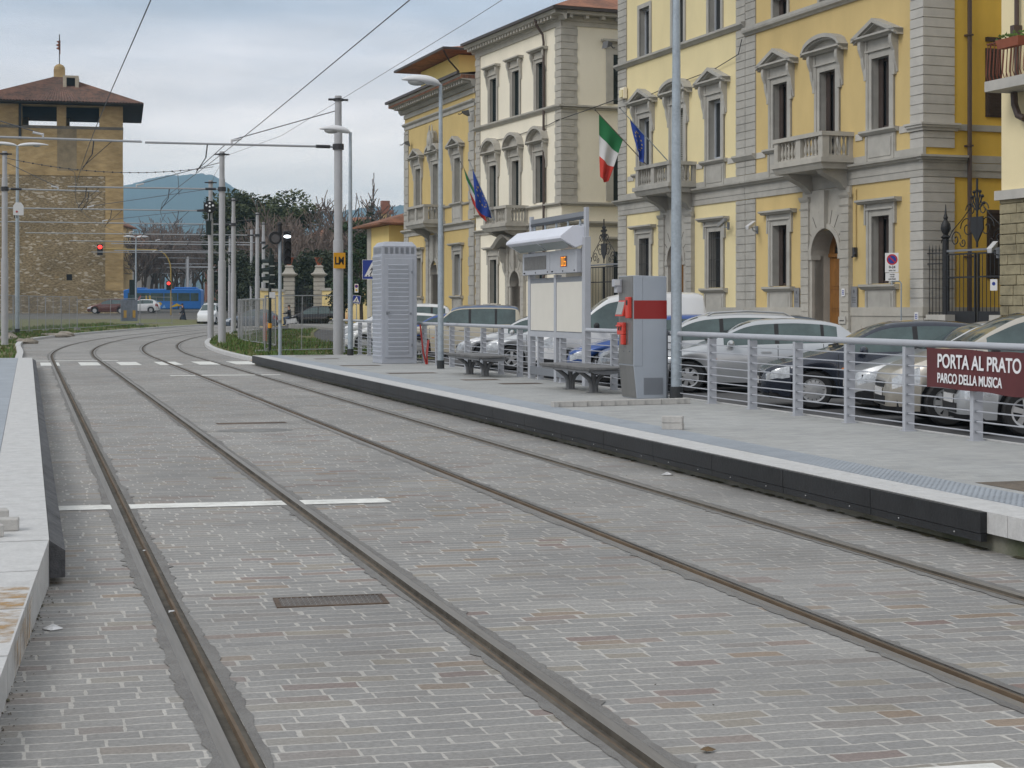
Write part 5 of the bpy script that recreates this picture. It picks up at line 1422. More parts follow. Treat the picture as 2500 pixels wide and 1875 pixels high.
# ------------------------------------------------------------------ signals
M_SIG = mat('signal green black', (.010, .020, .019), .5, .1, 4)
def dot_signal():
    t = T('dot_signal', 'black oval tram signal with white dots on the third mast', 'signal', (9.55, 87.35, 7.05))
    mb = MB(); n = 20; mb.prism([(.31 * cos(2 * pi * k / n), .33 * (abs(sin(2 * pi * k / n)) ** .8) * (1 if sin(2 * pi * k / n) > 0 else -1)) for k in range(n)], -.1, .05, 'y'); mb.build('board', M_BLACK, t)
    for x, z in ((0, .2), (-.17, .08), (0, .02), (.17, .08), (0, -.2), (-.17, -.12), (.17, -.12)):
        if (x, z) in ((-.17, -.12), (.17, -.12)): continue
        mb = MB(); mb.ball((x, -.1, z), .055, .03, .055, 8, 6); mb.build('dot', emis('dim white dot', (.62, .64, .66), .15), t)
    mb = MB(); mb.box(-.04, .04, -.02, .06, -.75, -.3); mb.box(.16, .2, -.02, .03, -.6, -.3); mb.build('bracket', M_SIG, t)
    t2 = T('lower_signal', 'black box of a lower signal clamped to the third mast', 'signal', (9.5, 87.4, 5.95))
    mb = MB(); mb.box(-.13, .13, -.12, .1, -.36, .36); mb.build('case', M_SIG, t2); mb = MB(); mb.box(-.2, .2, -.03, .22, .38, .44); mb.build('clamp', M_GREYD, t2)
dot_signal()
def hooded_lamp(mb, x, y, z, r, L=.2):
    n = 12
    for k in range(n):
        a0, a1 = -.25 * pi + 1.5 * pi * k / n, -.25 * pi + 1.5 * pi * (k + 1) / n
        mb.quad((x + r * cos(a0), y, z + r * sin(a0)), (x + r * cos(a1), y, z + r * sin(a1)), (x + r * cos(a1), y - L * (.35 + .65 * max(0, sin(a1))), z + r * sin(a1)), (x + r * cos(a0), y - L * (.35 + .65 * max(0, sin(a0))), z + r * sin(a0)))
def street_signal():
    t = T('traffic_signal', 'tall black tram signal with one white lit lamp at the platform end', 'signal', (7.72, 50.8, PT))
    mb = MB(); mb.tube([(0, 0, -.05), (0, 0, 3.95)], .055, 12); mb.build('post', M_GALV, t)
    Z0 = 3.08
    mb = MB(); n = 22; mb.prism([(-.16 + .20 * cos(2 * pi * k / n), 3.62 + .20 * sin(2 * pi * k / n)) for k in range(n)], -.12, .05, 'y'); mb.build('round_head', M_BLACK, t)
    mb = MB(); mb.prism([(-.16 + .13 * cos(2 * pi * k / n), 3.60 + .13 * sin(2 * pi * k / n)) for k in range(n)], -.125, -.119, 'y'); mb.build('lens', mat('dark lens', (.06, .06, .065), .15, .1, 5), t)
    mb = MB(); mb.box(.10, .33, -.12, .06, 2.8, 3.84); mb.build('lamp_column', M_BLACK, t, bevel=.03)
    mb = MB()
    for z in (3.68, 3.42, 3.18, 2.94): hooded_lamp(mb, .215, -.12, z, .105, .18)
    mb.build('hoods', M_BLACK, t)
    mb = MB(); mb.ball((.205, -.13, 3.665), .115, .03, .052, 12, 8); mb.build('lit_lamp', emis('white signal lamp', (.86, .95, 1.0), 2.2), t)
    mb = MB(); mb.tube([(0, 0, 3.7), (0, 0, 4.1)], .06, 8); mb.ball((0, 0, 4.05), .075, n=8, m=6); mb.build('top_lamp', M_BLACK, t)
    mb = MB(); mb.tube([(-.02, -.02, 1.0), (-.02, -.02, 1.08)], .075, 10); mb.build('push_button', M_GREYD, t)
    return t
street_signal()
def green_signal():
    t = T('traffic_signal', 'dark green traffic signal seen side on with three hooded lamps', 'signal', (8.44, 57.9, .1))
    mb = MB(); mb.tube([(0, 0, -.05), (0, 0, 3.0)], .055, 12); mb.build('post', M_SIG, t)
    mb = MB(); mb.box(-.04, .14, -.1, .1, 2.42, 3.52); mb.build('case', M_SIG, t, bevel=.03)
    for k, z in enumerate((3.26, 2.95, 2.64)):
        mb = MB(); n = 10
        for j in range(n):
            a0, a1 = -.2 * pi + 1.4 * pi * j / n, -.2 * pi + 1.4 * pi * (j + 1) / n
            mb.quad((-.04, .12 * cos(a0), z + .12 * sin(a0)), (-.04, .12 * cos(a1), z + .12 * sin(a1)), (-.30, .11 * cos(a1), z + .11 * sin(a1) - .02), (-.30, .11 * cos(a0), z + .11 * sin(a0) - .02))
        mb.build('hood', M_SIG, t)
        mb = MB(); mb.box(-.27, -.06, -.11, -.095, z - .115, z - .04); mb.box(-.02, .16, -.112, -.1, z - .16, z - .13); mb.build('grey_strip', mat('signal strip grey', (.40, .42, .40), .4, 0), t)  # lighter grey strips on hood and case
    mb = MB(); mb.box(-.02, .35, -.03, .03, 3.2, 3.26); mb.box(-.02, .35, -.03, .03, 2.55, 2.6); mb.tube([(.03, 0, 3.5), (.03, 0, 3.75)], .05, 8); mb.build('bracket', M_SIG, t)
    mb = MB(); mb.bar((-.26, 0, 3.72), (-.06, 0, 3.86), .07); mb.build('camera', M_SIG, t)
    mb = MB(); mb.tube([(0, 0, .93), (0, 0, 1.1)], .075, 10); mb.build('push_button', mat('amber box', (.60, .27, .02), .5, 0), t)
    mb = MB(); mb.box(-.03, .18, -.075, -.065, 2.0, 2.2); mb.build('plate', M_WHP, t)
green_signal()
def far_signals():
    M_YEP = mat('ochre post', (.38, .27, .08), .6, .1, 4); M_RL = emis('red lamp', (.95, .04, .03), 2.2)
    t = T('gantry_signal', 'far traffic signal hanging red from a curved ochre arm', 'signal', (15.9, 184, .7))
    mb = MB(); pts = [(0, 0, 0), (0, 0, 5.2)] + [(-1.7 * (1 - cos(a)), 0, 5.2 + 2.2 * sin(a)) for a in (.3, .6, .9, 1.2, 1.57)] + [(-7.4, 0, 7.45)]
    mb.tube(pts, .07, 8); mb.build('post', M_YEP, t)
    for x, z in ((-7.6, 7.5), (-.25, 3.6)):
        k = 1 if z > 5 else .8
        mb = MB(); mb.box(x - .3 * k, x + .3 * k, -.12, .12, z - .75 * k, z + .45 * k); h = mb.build('signal_head', M_BLACK, t)
        mb = MB(); mb.ball((x, -.14, z + .15 * k), .24 * k, .05, .22 * k, 10, 6); mb.build('red_lamp', M_RL, h)
    t = T('traffic_signal', 'far dark traffic signal standing before the blue bus', 'signal', (11.6, 178, .7))
    mb = MB(); mb.tube([(0, 0, 0), (0, 0, 4)], .07, 8); mb.build('post', M_SIG, t); mb = MB(); mb.box(-.55, .15, -.2, .2, 2.4, 4.0); mb.build('signal_head', M_SIG, t)
far_signals()

# ------------------------------------------------------------------ temporary site fences
M_FEN = mat('zinc fence', (.30, .31, .325), .5, .1, 6, metal=.3); M_FENW = mat('zinc mesh wire', (.26, .265, .275), .55, 0)
def fence_panel(label, a, b, za, zb, h=2.0, feet=True, lean=0.0, pitch=.10, group='temporary mesh fence panels', mid=True, wv=.0022):
    L = sqrt((b[0] - a[0]) ** 2 + (b[1] - a[1]) ** 2)
    t = T('fence_panel', label, 'fence', (a[0], a[1], za), atan2(b[1] - a[1], b[0] - a[0]), group)
    t.rotation_euler.x = lean; sl_ = (zb - za) / L
    def z(x, v): return x * sl_ + v
    mb = MB(); 
    for x in (0.02, L - .02): mb.tube([(x, 0, z(x, 0)), (x, 0, z(x, h))], .021, 7)
    if mid: mb.tube([(L * .5, 0, z(L * .5, .1)), (L * .5, 0, z(L * .5, h))], .016, 6)
    for v in (.12, h): mb.tube([(0, 0, z(0, v)), (L, 0, z(L, v))], .019, 7)
    mb.build('frame', M_FEN, t)
    mb = MB(); x = .06
    while x < L - .04:
        mb.quad((x - wv, 0, z(x, .13)), (x + wv, 0, z(x, .13)), (x + wv, 0, z(x, h - .01)), (x - wv, 0, z(x, h - .01))); x += pitch
    for k in range(8):
        v = .13 + (h - .15) * k / 7; mb.quad((.02, .001, z(0, v - .0022)), (L - .02, .001, z(L, v - .0022)), (L - .02, .001, z(L, v + .0022)), (.02, .001, z(0, v + .0022)))
    mb.build('mesh', M_FENW, t, fix=False)
    if feet:
        mb = MB(); mb.box(-.3, .3, -.12, .12, -.02, .13); mb.build('foot', mat('concrete foot', (.30, .30, .29), .9, .15, 6), t)
    return t
fence_panel('leaning mesh fence panel nearest the platform end', (8.25, 58.0), (11.0, 58.6), .12, .14, 2.05, True, .05)
fence_panel('mesh fence panel behind the green signal post', (9.9, 66.3), (8.45, 59.2), .12, .12, 2.05, False)
pts = [(9.9, 66.3), (9.9, 69.8), (9.8, 73.3), (9.9, 76.8), (10.2, 80.3), (10.6, 83.8), (11.2, 87.3), (11.9, 90.8), (12.7, 94.3), (13.6, 97.8), (14.6, 101.3)]
for k, (a, b) in enumerate(zip(pts[:-1], pts[1:])):
    fence_panel('mesh fence panel in the row receding behind the grass island', a, b, GZ(*a) + .03, GZ(*b) + .03, 2.0, False, R.uniform(-.02, .02), .09, wv=.010)
M_NET = mat('orange safety net', (.42, .10, .055), .8, .2, 9)
for k, (a, b, lab) in enumerate((((9.93, 69.5), (9.93, 68.6), 'faded orange safety net tied to the fence, nearer strip'), ((10.5, 82.2), (10.3, 80.6), 'faded orange safety net tied to the fence, farther strip'))):
    mb = MB(); n = 9
    for i in range(n):
        for j in range(12):
            u0, u1 = i / n, (i + .72) / n; v0 = .35 + j * .1; x0, y0 = a[0] + (b[0] - a[0]) * u0, a[1] + (b[1] - a[1]) * u0; x1, y1 = a[0] + (b[0] - a[0]) * u1, a[1] + (b[1] - a[1]) * u1
            mb.quad((x0 - .06, y0, v0), (x1 - .06, y1, v0), (x1 - .06, y1, v0 + .08), (x0 - .06, y0, v0 + .08))
    tag(mb.build('safety_net', M_NET), lab, 'net')
lf = [(-6.6, 76.5), (-4.9, 80.5), (-3.9, 84), (-3.0, 87.5), (-2.2, 91), (-1.3, 94.5), (-.4, 98), (.5, 101.5), (1.5, 105), (2.5, 108.5), (3.6, 112)]
for k, (a, b) in enumerate(zip(lf[:-1], lf[1:])):
    fence_panel('mesh fence panel in the row before the stone tower', a, b, GZ(*a) + .08, GZ(*b) + .08, 2.15, True, R.uniform(-.03, .03), .085, wv=.011)
fence_panel('mesh fence panel with hoarding boards where the left fence turns the corner', (3.6, 112), (8.6, 126), GZ(3.6, 112) + .05, .45, 2.0, True)
fence_panel('mesh fence panel at the far right end of the left fence', (8.6, 126), (11.2, 128.5), .45, .45, 2.1, True)
hb = T('hoarding_board', 'pale panel with two amber strips wired to the left fence', 'sign', (7.7, 124.2, .75), radians(45))
mb = MB(); mb.box(-.9, .9, -.02, .02, .0, 1.6); mb.build('board', mat('grey blue print', (.20, .225, .27), .7, .25, 3), hb)
for x in (-.62, .35): mb = MB(); mb.box(x, x + .3, -.035, -.021, .25, .8); mb.build('amber_strip', mat('amber print', (.55, .33, .06), .6, .1, 6), hb)
# rubble at the fence foot
for k, (p, s) in enumerate(((-1.2, 84), (-.5, 88), (1.9, 97.5), (2.5, 100), (.3, 82), (-2.6, 86))):
    mb = MB(); rr = random.Random(k); mb.ball((0, 0, .05), rr.uniform(.4, .9), rr.uniform(.3, .6), rr.uniform(.15, .3), 8, 5)
    mb.v = [(x * rr.uniform(.8, 1.25), y * rr.uniform(.8, 1.2), z * rr.uniform(.7, 1.3)) for x, y, z in mb.v]
    tag(mb.build('rubble_heap', mat('rubble', (.28, .25, .21), .95, .3, 4, .6), None, loc=(p, s, GZ(p, s) + .02)), ('brown heap of broken timber and rubble by the left fence' if k == 2 else 'low grey heap of rubble on the left verge'), 'rubble', 'heaps of rubble on the verge')

# ------------------------------------------------------------------ signs
M_BLUE = mat('sign blue', (.015, .04, .26), .4, .05, 4); M_SW = mat('sign white', (.70, .70, .70), .4, 0); M_SR = mat('sign red', (.45, .02, .02), .4, 0)
def disc(mb, x, z, r, y, n=24, r0=0):
    if r0:
        for k in range(n):
            a0, a1 = 2 * pi * k / n, 2 * pi * (k + 1) / n
            mb.quad((x + r0 * cos(a0), y, z + r0 * sin(a0)), (x + r * cos(a0), y, z + r * sin(a0)), (x + r * cos(a1), y, z + r * sin(a1)), (x + r0 * cos(a1), y, z + r0 * sin(a1)))
    else: mb.quad(*[(x + r * cos(2 * pi * k / n), y, z + r * sin(2 * pi * k / n)) for k in range(n)])
def ped_sign(label, p, s, z, w, zc, rot=0, tilt=0, pole=True, extra=False):
    t = T('road_sign', label, 'road sign', (p, s, z), rot, 'road signs')
    if pole: mb = MB(); mb.tube([(0, .03, 0), (0, .03, zc + w * .5)], .03, 8); mb.build('post', M_GALV, t)
    h = w / 2
    mb = MB(); mb.box(-h, h, -.012, 0, zc - h, zc + h); pl = mb.build('plate', M_BLUE, t)
    mb = MB()
    for a in ((-h, -h + .02, zc - h, zc + h), (h - .02, h, zc - h, zc + h), (-h + .02, h - .02, zc + h - .02, zc + h), (-h + .02, h - .02, zc - h, zc - h + .02)): mb.box(a[0], a[1], -.015, -.012, a[2], a[3])
    mb.build('border', M_SW, pl)
    mb = MB(); mb.quad((-h * .78, -.014, zc - h * .72), (h * .78, -.014, zc - h * .72), (0, -.014, zc + h * .75)); mb.build('triangle', M_SW, pl)
    mb = MB(); k = h
    disc(mb, .03 * k / .3, zc + .28 * k, .09 * k, -.017, 10)
    mb.bar((.0, -.017, zc + .18 * k), (.02 * k, -.017, zc - .18 * k), .14 * k, .002, up=(0, 1, 0)); mb.bar((.02 * k, -.017, zc - .15 * k), (-.22 * k, -.017, zc - .55 * k), .10 * k, .002, up=(0, 1, 0)); mb.bar((.02 * k, -.0172, zc - .15 * k), (.24 * k, -.0172, zc - .55 * k), .10 * k, .002, up=(0, 1, 0)); mb.bar((.0, -.0174, zc + .14 * k), (-.2 * k, -.0174, zc - .1 * k), .07 * k, .002, up=(0, 1, 0))
    for j in range(4): mb.bar(((-.5 + j * .33) * k, -.0176, zc - .70 * k), ((-.42 + j * .33) * k, -.0176, zc - .58 * k), .10 * k, .002, up=(0, 1, 0))
    mb.build('pictogram', M_BLACK, pl)
    if tilt: pl.rotation_euler = (0, tilt, 0); pl.location = (zc * -sin(tilt) * 1.0, 0, zc * (1 - cos(tilt)))
    if extra:
        mb = MB(); mb.box(-.12, .12, -.012, 0, zc + .42, zc + .95); e = mb.build('no_parking_plate', M_SW, t)
        mb = MB(); disc(mb, 0, zc + .80, .10, -.014, 16); mb.build('ring', M_SR, e); mb = MB(); disc(mb, 0, zc + .80, .075, -.016, 16); mb.build('disc', M_BLUE, e)
        mb = MB(); mb.quad((-.08, -.014, zc + .58), (.0, -.014, zc + .66), (.08, -.014, zc + .56), (0, -.014, zc + .48)); mb.build('arrow', mat('yellow print', (.7, .45, .02), .5, 0), e)
    return t
ped_sign('blue pedestrian crossing sign half hidden behind the louvred cabinet', 18.1, 86.5, .15, 1.05, 3.65, radians(-14))
ped_sign('small tilted blue crossing sign under a no parking plate by the yellow wall', 19.64, 98.5, .25, .50, 2.0, radians(-14), radians(7), True, True)
def parking_sign():
    t = T('road_sign', 'no parking sign on a bent post in front of the ochre house', 'road sign', (23.95, 41.9, .2), radians(-38), 'road signs')
    mb = MB(); mb.tube([(.26, .04, 0), (.26, .04, 2.24), (.22, .04, 2.3), (.0, .04, 2.3)], .02, 8); mb.tube([(0, .03, 2.2), (0, .03, 3.1)], .018, 6); mb.build('post', M_GALV, t)
    mb = MB(); mb.box(-.19, .19, -.012, 0, 2.56, 3.12); a = mb.build('plate', M_SW, t)
    mb = MB(); disc(mb, .01, 2.93, .155, -.014); mb.build('ring', M_SR, a); mb = MB(); disc(mb, .01, 2.93, .115, -.016); mb.build('disc', M_BLUE, a)
    mb = MB(); mb.bar((-.08, -.0175, 3.02), (.10, -.0175, 2.84), .035, .002, up=(0, 1, 0)); mb.build('slash', M_SR, a)
    text_mesh('lettering', '0-24', .10, M_BLACK, a, mtx((0.01, -.014, 2.68), (1, 0, 0), (0, 0, 1)), 1, .001, 'CENTER', .003)
    text_mesh('lettering', 'ambo i lati', .055, M_BLACK, a, mtx((0.01, -.014, 2.60), (1, 0, 0), (0, 0, 1)), .8, .001, 'CENTER', .002)
    mb = MB(); mb.box(-.18, .20, -.012, 0, 2.32, 2.545); b = mb.build('lower_plate', M_SW, t)
    for i, tx in enumerate(('eccetto', 'veicoli', 'autorizzati')): text_mesh('lettering', tx, .06, M_BLACK, b, mtx((.01, -.014, 2.485 - i * .065), (1, 0, 0), (0, 0, 1)), .8, .001, 'CENTER', .002)
parking_sign()
# ------------------------------------------------------------------ little things fixed to the houses
def hp(u, y, z): # point in the frame of the ochre / pale houses
    c, s = cos(ROT3), sin(ROT3); return (24.8 + u * c - y * s, 41.6 + u * s + y * c, z)
def wall_camera(label, pos, rot, m=None, k=1.0):
    t = T('security_camera', label, 'camera', pos, rot, 'security cameras on the houses')
    mb = MB(); mb.hexa([(-.05 * k, -.30 * k, -.14 * k), (.05 * k, -.30 * k, -.14 * k), (.05 * k, .16 * k, .03 * k), (-.05 * k, .16 * k, .03 * k), (-.06 * k, -.33 * k, -.03 * k), (.06 * k, -.33 * k, -.03 * k), (.06 * k, .16 * k, .15 * k), (-.06 * k, .16 * k, .15 * k)]); mb.build('housing', m or M_WHP, t, bevel=.01)
    mb = MB(); mb.tube([(0, 0, .0), (0, .1 * k, -.16 * k), (.0, .35 * k, -.16 * k)], .018, 6); mb.box(-.05, .05, .34 * k, .36 * k, -.24 * k, .0); mb.build('bracket', M_GREYD, t)
wall_camera('grey security camera on the left side of the double pilaster', hp(11.75, .35, 4.75), ROT3 + radians(90), mat('camera grey', (.25, .25, .245), .5, .1, 4), 1.1)
wall_camera('white security camera on the right side of the double pilaster', hp(9.65, .35, 4.55), ROT3 + radians(215), None, 1.1)
wall_camera('long white security camera beside the ornate gate of the ochre house', (24.75, 38.0, 3.35), radians(-50), None, 1.15)
def floodlight(label, pos, rot):
    t = T('floodlight', label, 'floodlight', pos, rot, 'floodlights on the house corners')
    mb = MB(); mb.hexa([(-.16, -.3, -.18), (.16, -.3, -.18), (.13, .0, -.06), (-.13, 0, -.06), (-.16, -.22, .12), (.16, -.22, .12), (.13, .05, .06), (-.13, .05, .06)]); mb.build('housing', mat('floodlight grey', (.10, .10, .10), .5, .1, 4), t)
    mb = MB(); mb.tube([(0, .02, 0), (0, .2, -.12), (0, .3, -.1)], .025, 6); mb.build('bracket', M_INSD, t)
floodlight('dark floodlight on the near upper corner of the pale yellow house', hp(21.75, .4, 12.55), ROT3 + radians(200))
floodlight('dark floodlight on the join of the straw and cream houses', (21.6, 80.6, 11.7), radians(100)); floodlight('dark floodlight on the far corner of the straw house', (21.15, 91.9, 11.2), radians(80))
al = T('alarm_box', 'pale alarm box on the quoins of the pale yellow house', 'alarm box', hp(21.0, .05, 10.5), ROT3)
mb = MB(); mb.box(-.2, .2, 0, .14, -.25, .2); mb.build('case', M_CREAM, al); mb = MB(); mb.box(-.15, .15, .14, .2, -.2, .1); mb.build('siren', P('alarm ivory', (215, 205, 165), 1.1), al)
for u, lab in ((7.12, 'grey stone plaque with dark lettering left of the arched door'), (3.62, 'grey stone plaque with dark lettering right of the arched door')):
    t = T('plaque', lab, 'plaque', hp(u, .035, 2.1), ROT3, 'plaques beside the arched door')
    mb = MB(); mb.box(-.17, .17, 0, .03, -.35, .3); mb.build('slab', mat('slate plaque', (.22, .225, .235), .5, .1, 5), t)
    mb = MB(); mb.prism([(.03, .2), (.05, .14), (0, .08), (-.05, .14), (-.03, .2)], .03, .034, 'y')
    for k in range(4): mb.box(-.11, .11, .03, .033, -.05 - k * .05, -.03 - k * .05)
    mb.build('lettering', mat('plaque ink', (.10, .10, .11), .6, 0), t)
for pos, lab in ((hp(4.05, .17, 2.22), 'small white house number tile beside the arched door'), (hp(-.28, .42, 1.5), 'small white number tile on the low wall of the ornate gate')):
    t = T('number_tile', lab, 'house number', pos, ROT3, 'house number tiles')
    mb = MB(); mb.box(-.09, .09, 0, .015, -.12, .12); mb.build('tile', M_SW, t)
    mb = MB(); mb.box(-.05, .05, .015, .018, .05, .07); mb.box(-.05, .05, .015, .018, -.01, .01); mb.box(-.05, .05, .015, .018, -.07, -.05); mb.box(-.05, -.03, .0151, .0181, -.07, .07); mb.box(.03, .05, .0151, .0181, -.07, .07); mb.build('figure', M_BLUE, t)
lb = T('letter_box', 'brass letter slot in the doorway pilaster of the ochre house', 'letter box', hp(4.1, .17, 1.35), ROT3); mb = MB(); mb.box(-.2, .2, 0, .03, -.1, .12); mb.build('plate', M_STONEL, lb); mb = MB(); mb.box(-.13, .13, .03, .035, -.02, .01); mb.build('slot', M_BLACK, lb)
pp = T('cable_pipe', 'pale pipe with a small valve running down the ochre wall right of the door', 'pipe', hp(3.55, .05, 0), ROT3); mb = MB(); mb.tube([(0, 0, 5.4), (0, 0, 3.6)], .022, 6); mb.build('pipe', M_YEL, pp); mb = MB(); mb.box(-.06, .06, -.02, .08, 3.3, 3.6); mb.tube([(-.1, .06, 3.42), (.1, .06, 3.3)], .03, 6); mb.build('valve', M_INSD, pp)
mb = MB(); mb.tube([hp(20.95, .1, 9.9), hp(20.0, .1, 10.02), hp(17, .09, 10.2), hp(13, .09, 10.35), hp(11.0, .15, 10.6), hp(10.8, .12, 11.1)], .016, 5); tag(mb.build('wall_cable', M_IRON), 'thin cable slung across the front of the pale yellow house', 'cable')
mb = MB(); mb.tube([(23.2, 69.6, 10.2), (23.35, 66.5, 10.25), hp(21.7, -.1, 10.4)], .02, 5); tag(mb.build('street_cable', M_IRON), 'cable crossing the gap between the cream and pale yellow houses', 'cable')
mb = MB(); mb.tube([hp(.9, .1, 12.8), hp(1.2, .12, 11.6), hp(1.0, .12, 11.35), hp(.72, .1, 11.4), hp(-.1, .25, 11.8), hp(-1.3, .3, 12.4)], .022, 5); tag(mb.build('roof_cable', M_IRON), 'looped cable at the top near corner of the ochre house', 'cable')
# ------------------------------------------------------------------ flags
def flag(label, base, tip, h0, h1, drop_tip, drop_low, kind, seedv):
    """flag hung from a slanting staff: hoist along the staff between h0..h1 (0=base,1=tip)"""
    t = T('flag', label, 'flag', base, 0, 'flags on the house fronts')
    B0 = Vector(base); d = Vector(tip) - B0
    mb = MB(); mb.tube([(0, 0, 0), tuple(d)], [.022, .014], 7); mb.build('staff', M_GALV if kind == 'eu' else mat('varnished staff', (.16, .13, .10), .5, .1, 5), t)
    mb = MB(); mb.ball(tuple(d), .035, n=8, m=6); mb.build('finial', M_INSD, t)
    A = d * h1; C_ = d * h0; D1, D2 = Vector(drop_tip), Vector(drop_low)
    def f(u, v):     # u along hoist tip->low, v along fly
        p = A.lerp(C_, u); e = (A + D1).lerp(C_ + D2, u)
        w = p.lerp(e, v); side = Vector((d.y, -d.x, 0)).normalized()
        return tuple(w + side * (.10 * sin(u * 9 + v * 2.5 + seedv) * v ** .6) + Vector((0, 0, -.12 * sin(pi * u) * v)))
    if kind == 'it':
        cols = [mat('flag green', (.02, .17, .06), .8, .05, 4), mat('flag white', (.60, .60, .60), .8, .04, 4), mat('flag red', (.50, .045, .03), .8, .05, 4)]
        mb = MB(); n, m = 16, 18; 
        for a in range(n):
            for b in range(m):
                mb.m = min(2, int(3 * (b + .5) / m)); mb.quad(f(a / n, b / m), f((a + 1) / n, b / m), f((a + 1) / n, (b + 1) / m), f(a / n, (b + 1) / m))
        mb.build('cloth', cols, t, smooth='all', fix=False)
    else:
        mb = MB(); mb.grid(f, 16, 18); mb.build('cloth', mat('flag blue', (.018, .055, .30), .75, .08, 4), t, smooth='all')
        st = MB()
        side = Vector((d.y, -d.x, 0)).normalized()
        for k in range(12):
            a = 2 * pi * k / 12; cu, cv = .5 + .30 * cos(a), .42 + .24 * sin(a)
            for sgn in (-1, 1):
                pts = []
                for j in range(10):
                    r = .055 if j % 2 == 0 else .024; b = pi / 2 + 2 * pi * j / 10
                    pts.append(Vector(f(cu + r * cos(b), cv + r * .62 * sin(b))) + side * .006 * sgn)
                st.quad(*pts)
        st.build('stars', mat('star yellow', (.62, .46, .05), .7, 0), t, fix=False)
    return t
flag('Italian tricolour hanging from the balcony of the pale yellow house', hp(16.3, 1.25, 7.15), hp(16.5, 3.25, 9.15), .46, .93, (.05, -.02, -2.35), (-.55, .1, -1.55), 'it', .3)
flag('blue flag with gold stars on the balcony of the pale yellow house', hp(14.7, 1.0, 7.05), hp(14.8, 3.0, 9.05), .52, .80, (.28, .0, -1.15), (.0, .05, -1.05), 'eu', 1.2)
def cp(u, y, z):
    r = radians(95.7); return (23.25 + u * cos(r) - y * sin(r), 69.76 + u * sin(r) + y * cos(r), z)
flag('blue flag with gold stars drooping from the balcony of the cream house', cp(5.2, 1.15, 5.9), cp(5.5, 2.35, 8.75), .30, .86, (.15, .0, -1.85), (.25, .0, -.75), 'eu', 2.2)
flag('Italian tricolour half hidden behind the blue flag on the cream house', cp(5.9, 1.15, 5.9), cp(6.6, 2.35, 8.75), .30, .9, (.45, .0, -1.7), (.3, .0, -.9), 'it', 4.2)
# ------------------------------------------------------------------ wrought iron gates
def scroll(mb, x, z, r, turns, sg, y=0, th=.016, flip=1):
    pts = []
    n = int(14 * turns)
    for k in range(n + 1):
        a = 2 * pi * turns * k / n; rr_ = r * (1 - .82 * k / n); pts.append((x + sg * rr_ * cos(a), y, z + flip * rr_ * sin(a)))
    mb.tube(pts, th, 5)
def ornate_gate(label, a, b, z, hbar=3.0, base=1.5, crest=1.9, side=0.0):
    L = sqrt((b[0] - a[0]) ** 2 + (b[1] - a[1]) ** 2)
    t = T('iron_gate', label, 'gate', (a[0], a[1], z), atan2(b[1] - a[1], b[0] - a[0]), 'wrought iron gates between the houses')
    for x in (0, L):
        mb = MB(); mb.tube([(x, 0, 0), (x, 0, hbar + .35)], .09, 10); mb.lathe([(.09, 0), (.14, .05), (.07, .12), (.15, .28), (.13, .42), (.05, .55), (.07, .6), (.03, .72), (.01, .98)], (x, 0, hbar + .35), 10); mb.build('post', M_IRON, t, smooth=True)
        mb = MB(); mb.box(x - .45, x + .45, -.35, .35, -.4, base - .2); mb.build('low_wall', M_STONEL, t)
    mb = MB(); mb.bar((0, 0, hbar), (L, 0, hbar), .06); mb.build('top_bar', M_GREYD, t)
    for k in range(2):
        x0 = .12 + k * (L / 2 - .06); x1 = x0 + L / 2 - .2
        mb = MB()
        for v in (.15, hbar - .75, hbar - .1): mb.bar((x0, 0, v), (x1, 0, v), .045)
        for x in (x0, x1): mb.bar((x, 0, .1), (x, 0, hbar - .08), .055)
        n = max(4, int((x1 - x0) / .16))
        for j in range(1, n): mb.tube([(x0 + (x1 - x0) * j / n, 0, .15), (x0 + (x1 - x0) * j / n, 0, hbar - .1)], .012, 5)
        mb.box(x0, x1, -.02, .02, .12, base - .1)
        mb.build('leaf', M_IRON, t)
    mb = MB(); c = L / 2; z0 = hbar + .06
    for sg in (-1, 1):
        scroll(mb, c + sg * .42, z0 + .55, .32, 1.4, sg); scroll(mb, c + sg * .95, z0 + .26, .24, 1.4, -sg); scroll(mb, c + sg * 1.45, z0 + .18, .16, 1.3, sg)
        scroll(mb, c + sg * .28, z0 + 1.05, .22, 1.2, sg); scroll(mb, c + sg * .62, z0 + .16, .14, 1.2, sg, flip=-1)
        mb.tube([(c + sg * 1.5, 0, z0), (c + sg * 1.1, 0, z0 + .5), (c + sg * .6, 0, z0 + .85), (c + sg * .2, 0, z0 + 1.2), (c + sg * .12, 0, z0 + 1.5)], .014, 5)
    mb.tube([(c, 0, z0), (c, 0, z0 + crest)], .03, 6)
    mb.prism([(c - .26, z0 + .85), (c + .26, z0 + .85), (c + .28, z0 + .5), (c, z0 + .12), (c - .28, z0 + .5)], -.02, .02, 'y')
    for k in range(7):
        aa = pi * (.12 + .76 * k / 6); mb.tube([(c, 0, z0 + 1.0), (c + .30 * cos(aa), 0, z0 + 1.0 + .55 * sin(aa))], .018, 4); mb.ball((c + .32 * cos(aa), 0, z0 + 1.0 + .58 * sin(aa)), .05, n=6, m=4)
    mb.build('crest', M_IRON, t)
    return t
ornate_gate('ornate black iron gate with scrolled crest right of the ochre house', (25.15, 41.0), (25.4, 38.2), .25, 3.1)
ornate_gate('ornate black iron gate with scrolled crest between the cream and pale yellow houses', (23.9, 68.6), (24.2, 64.2), .3, 3.3)
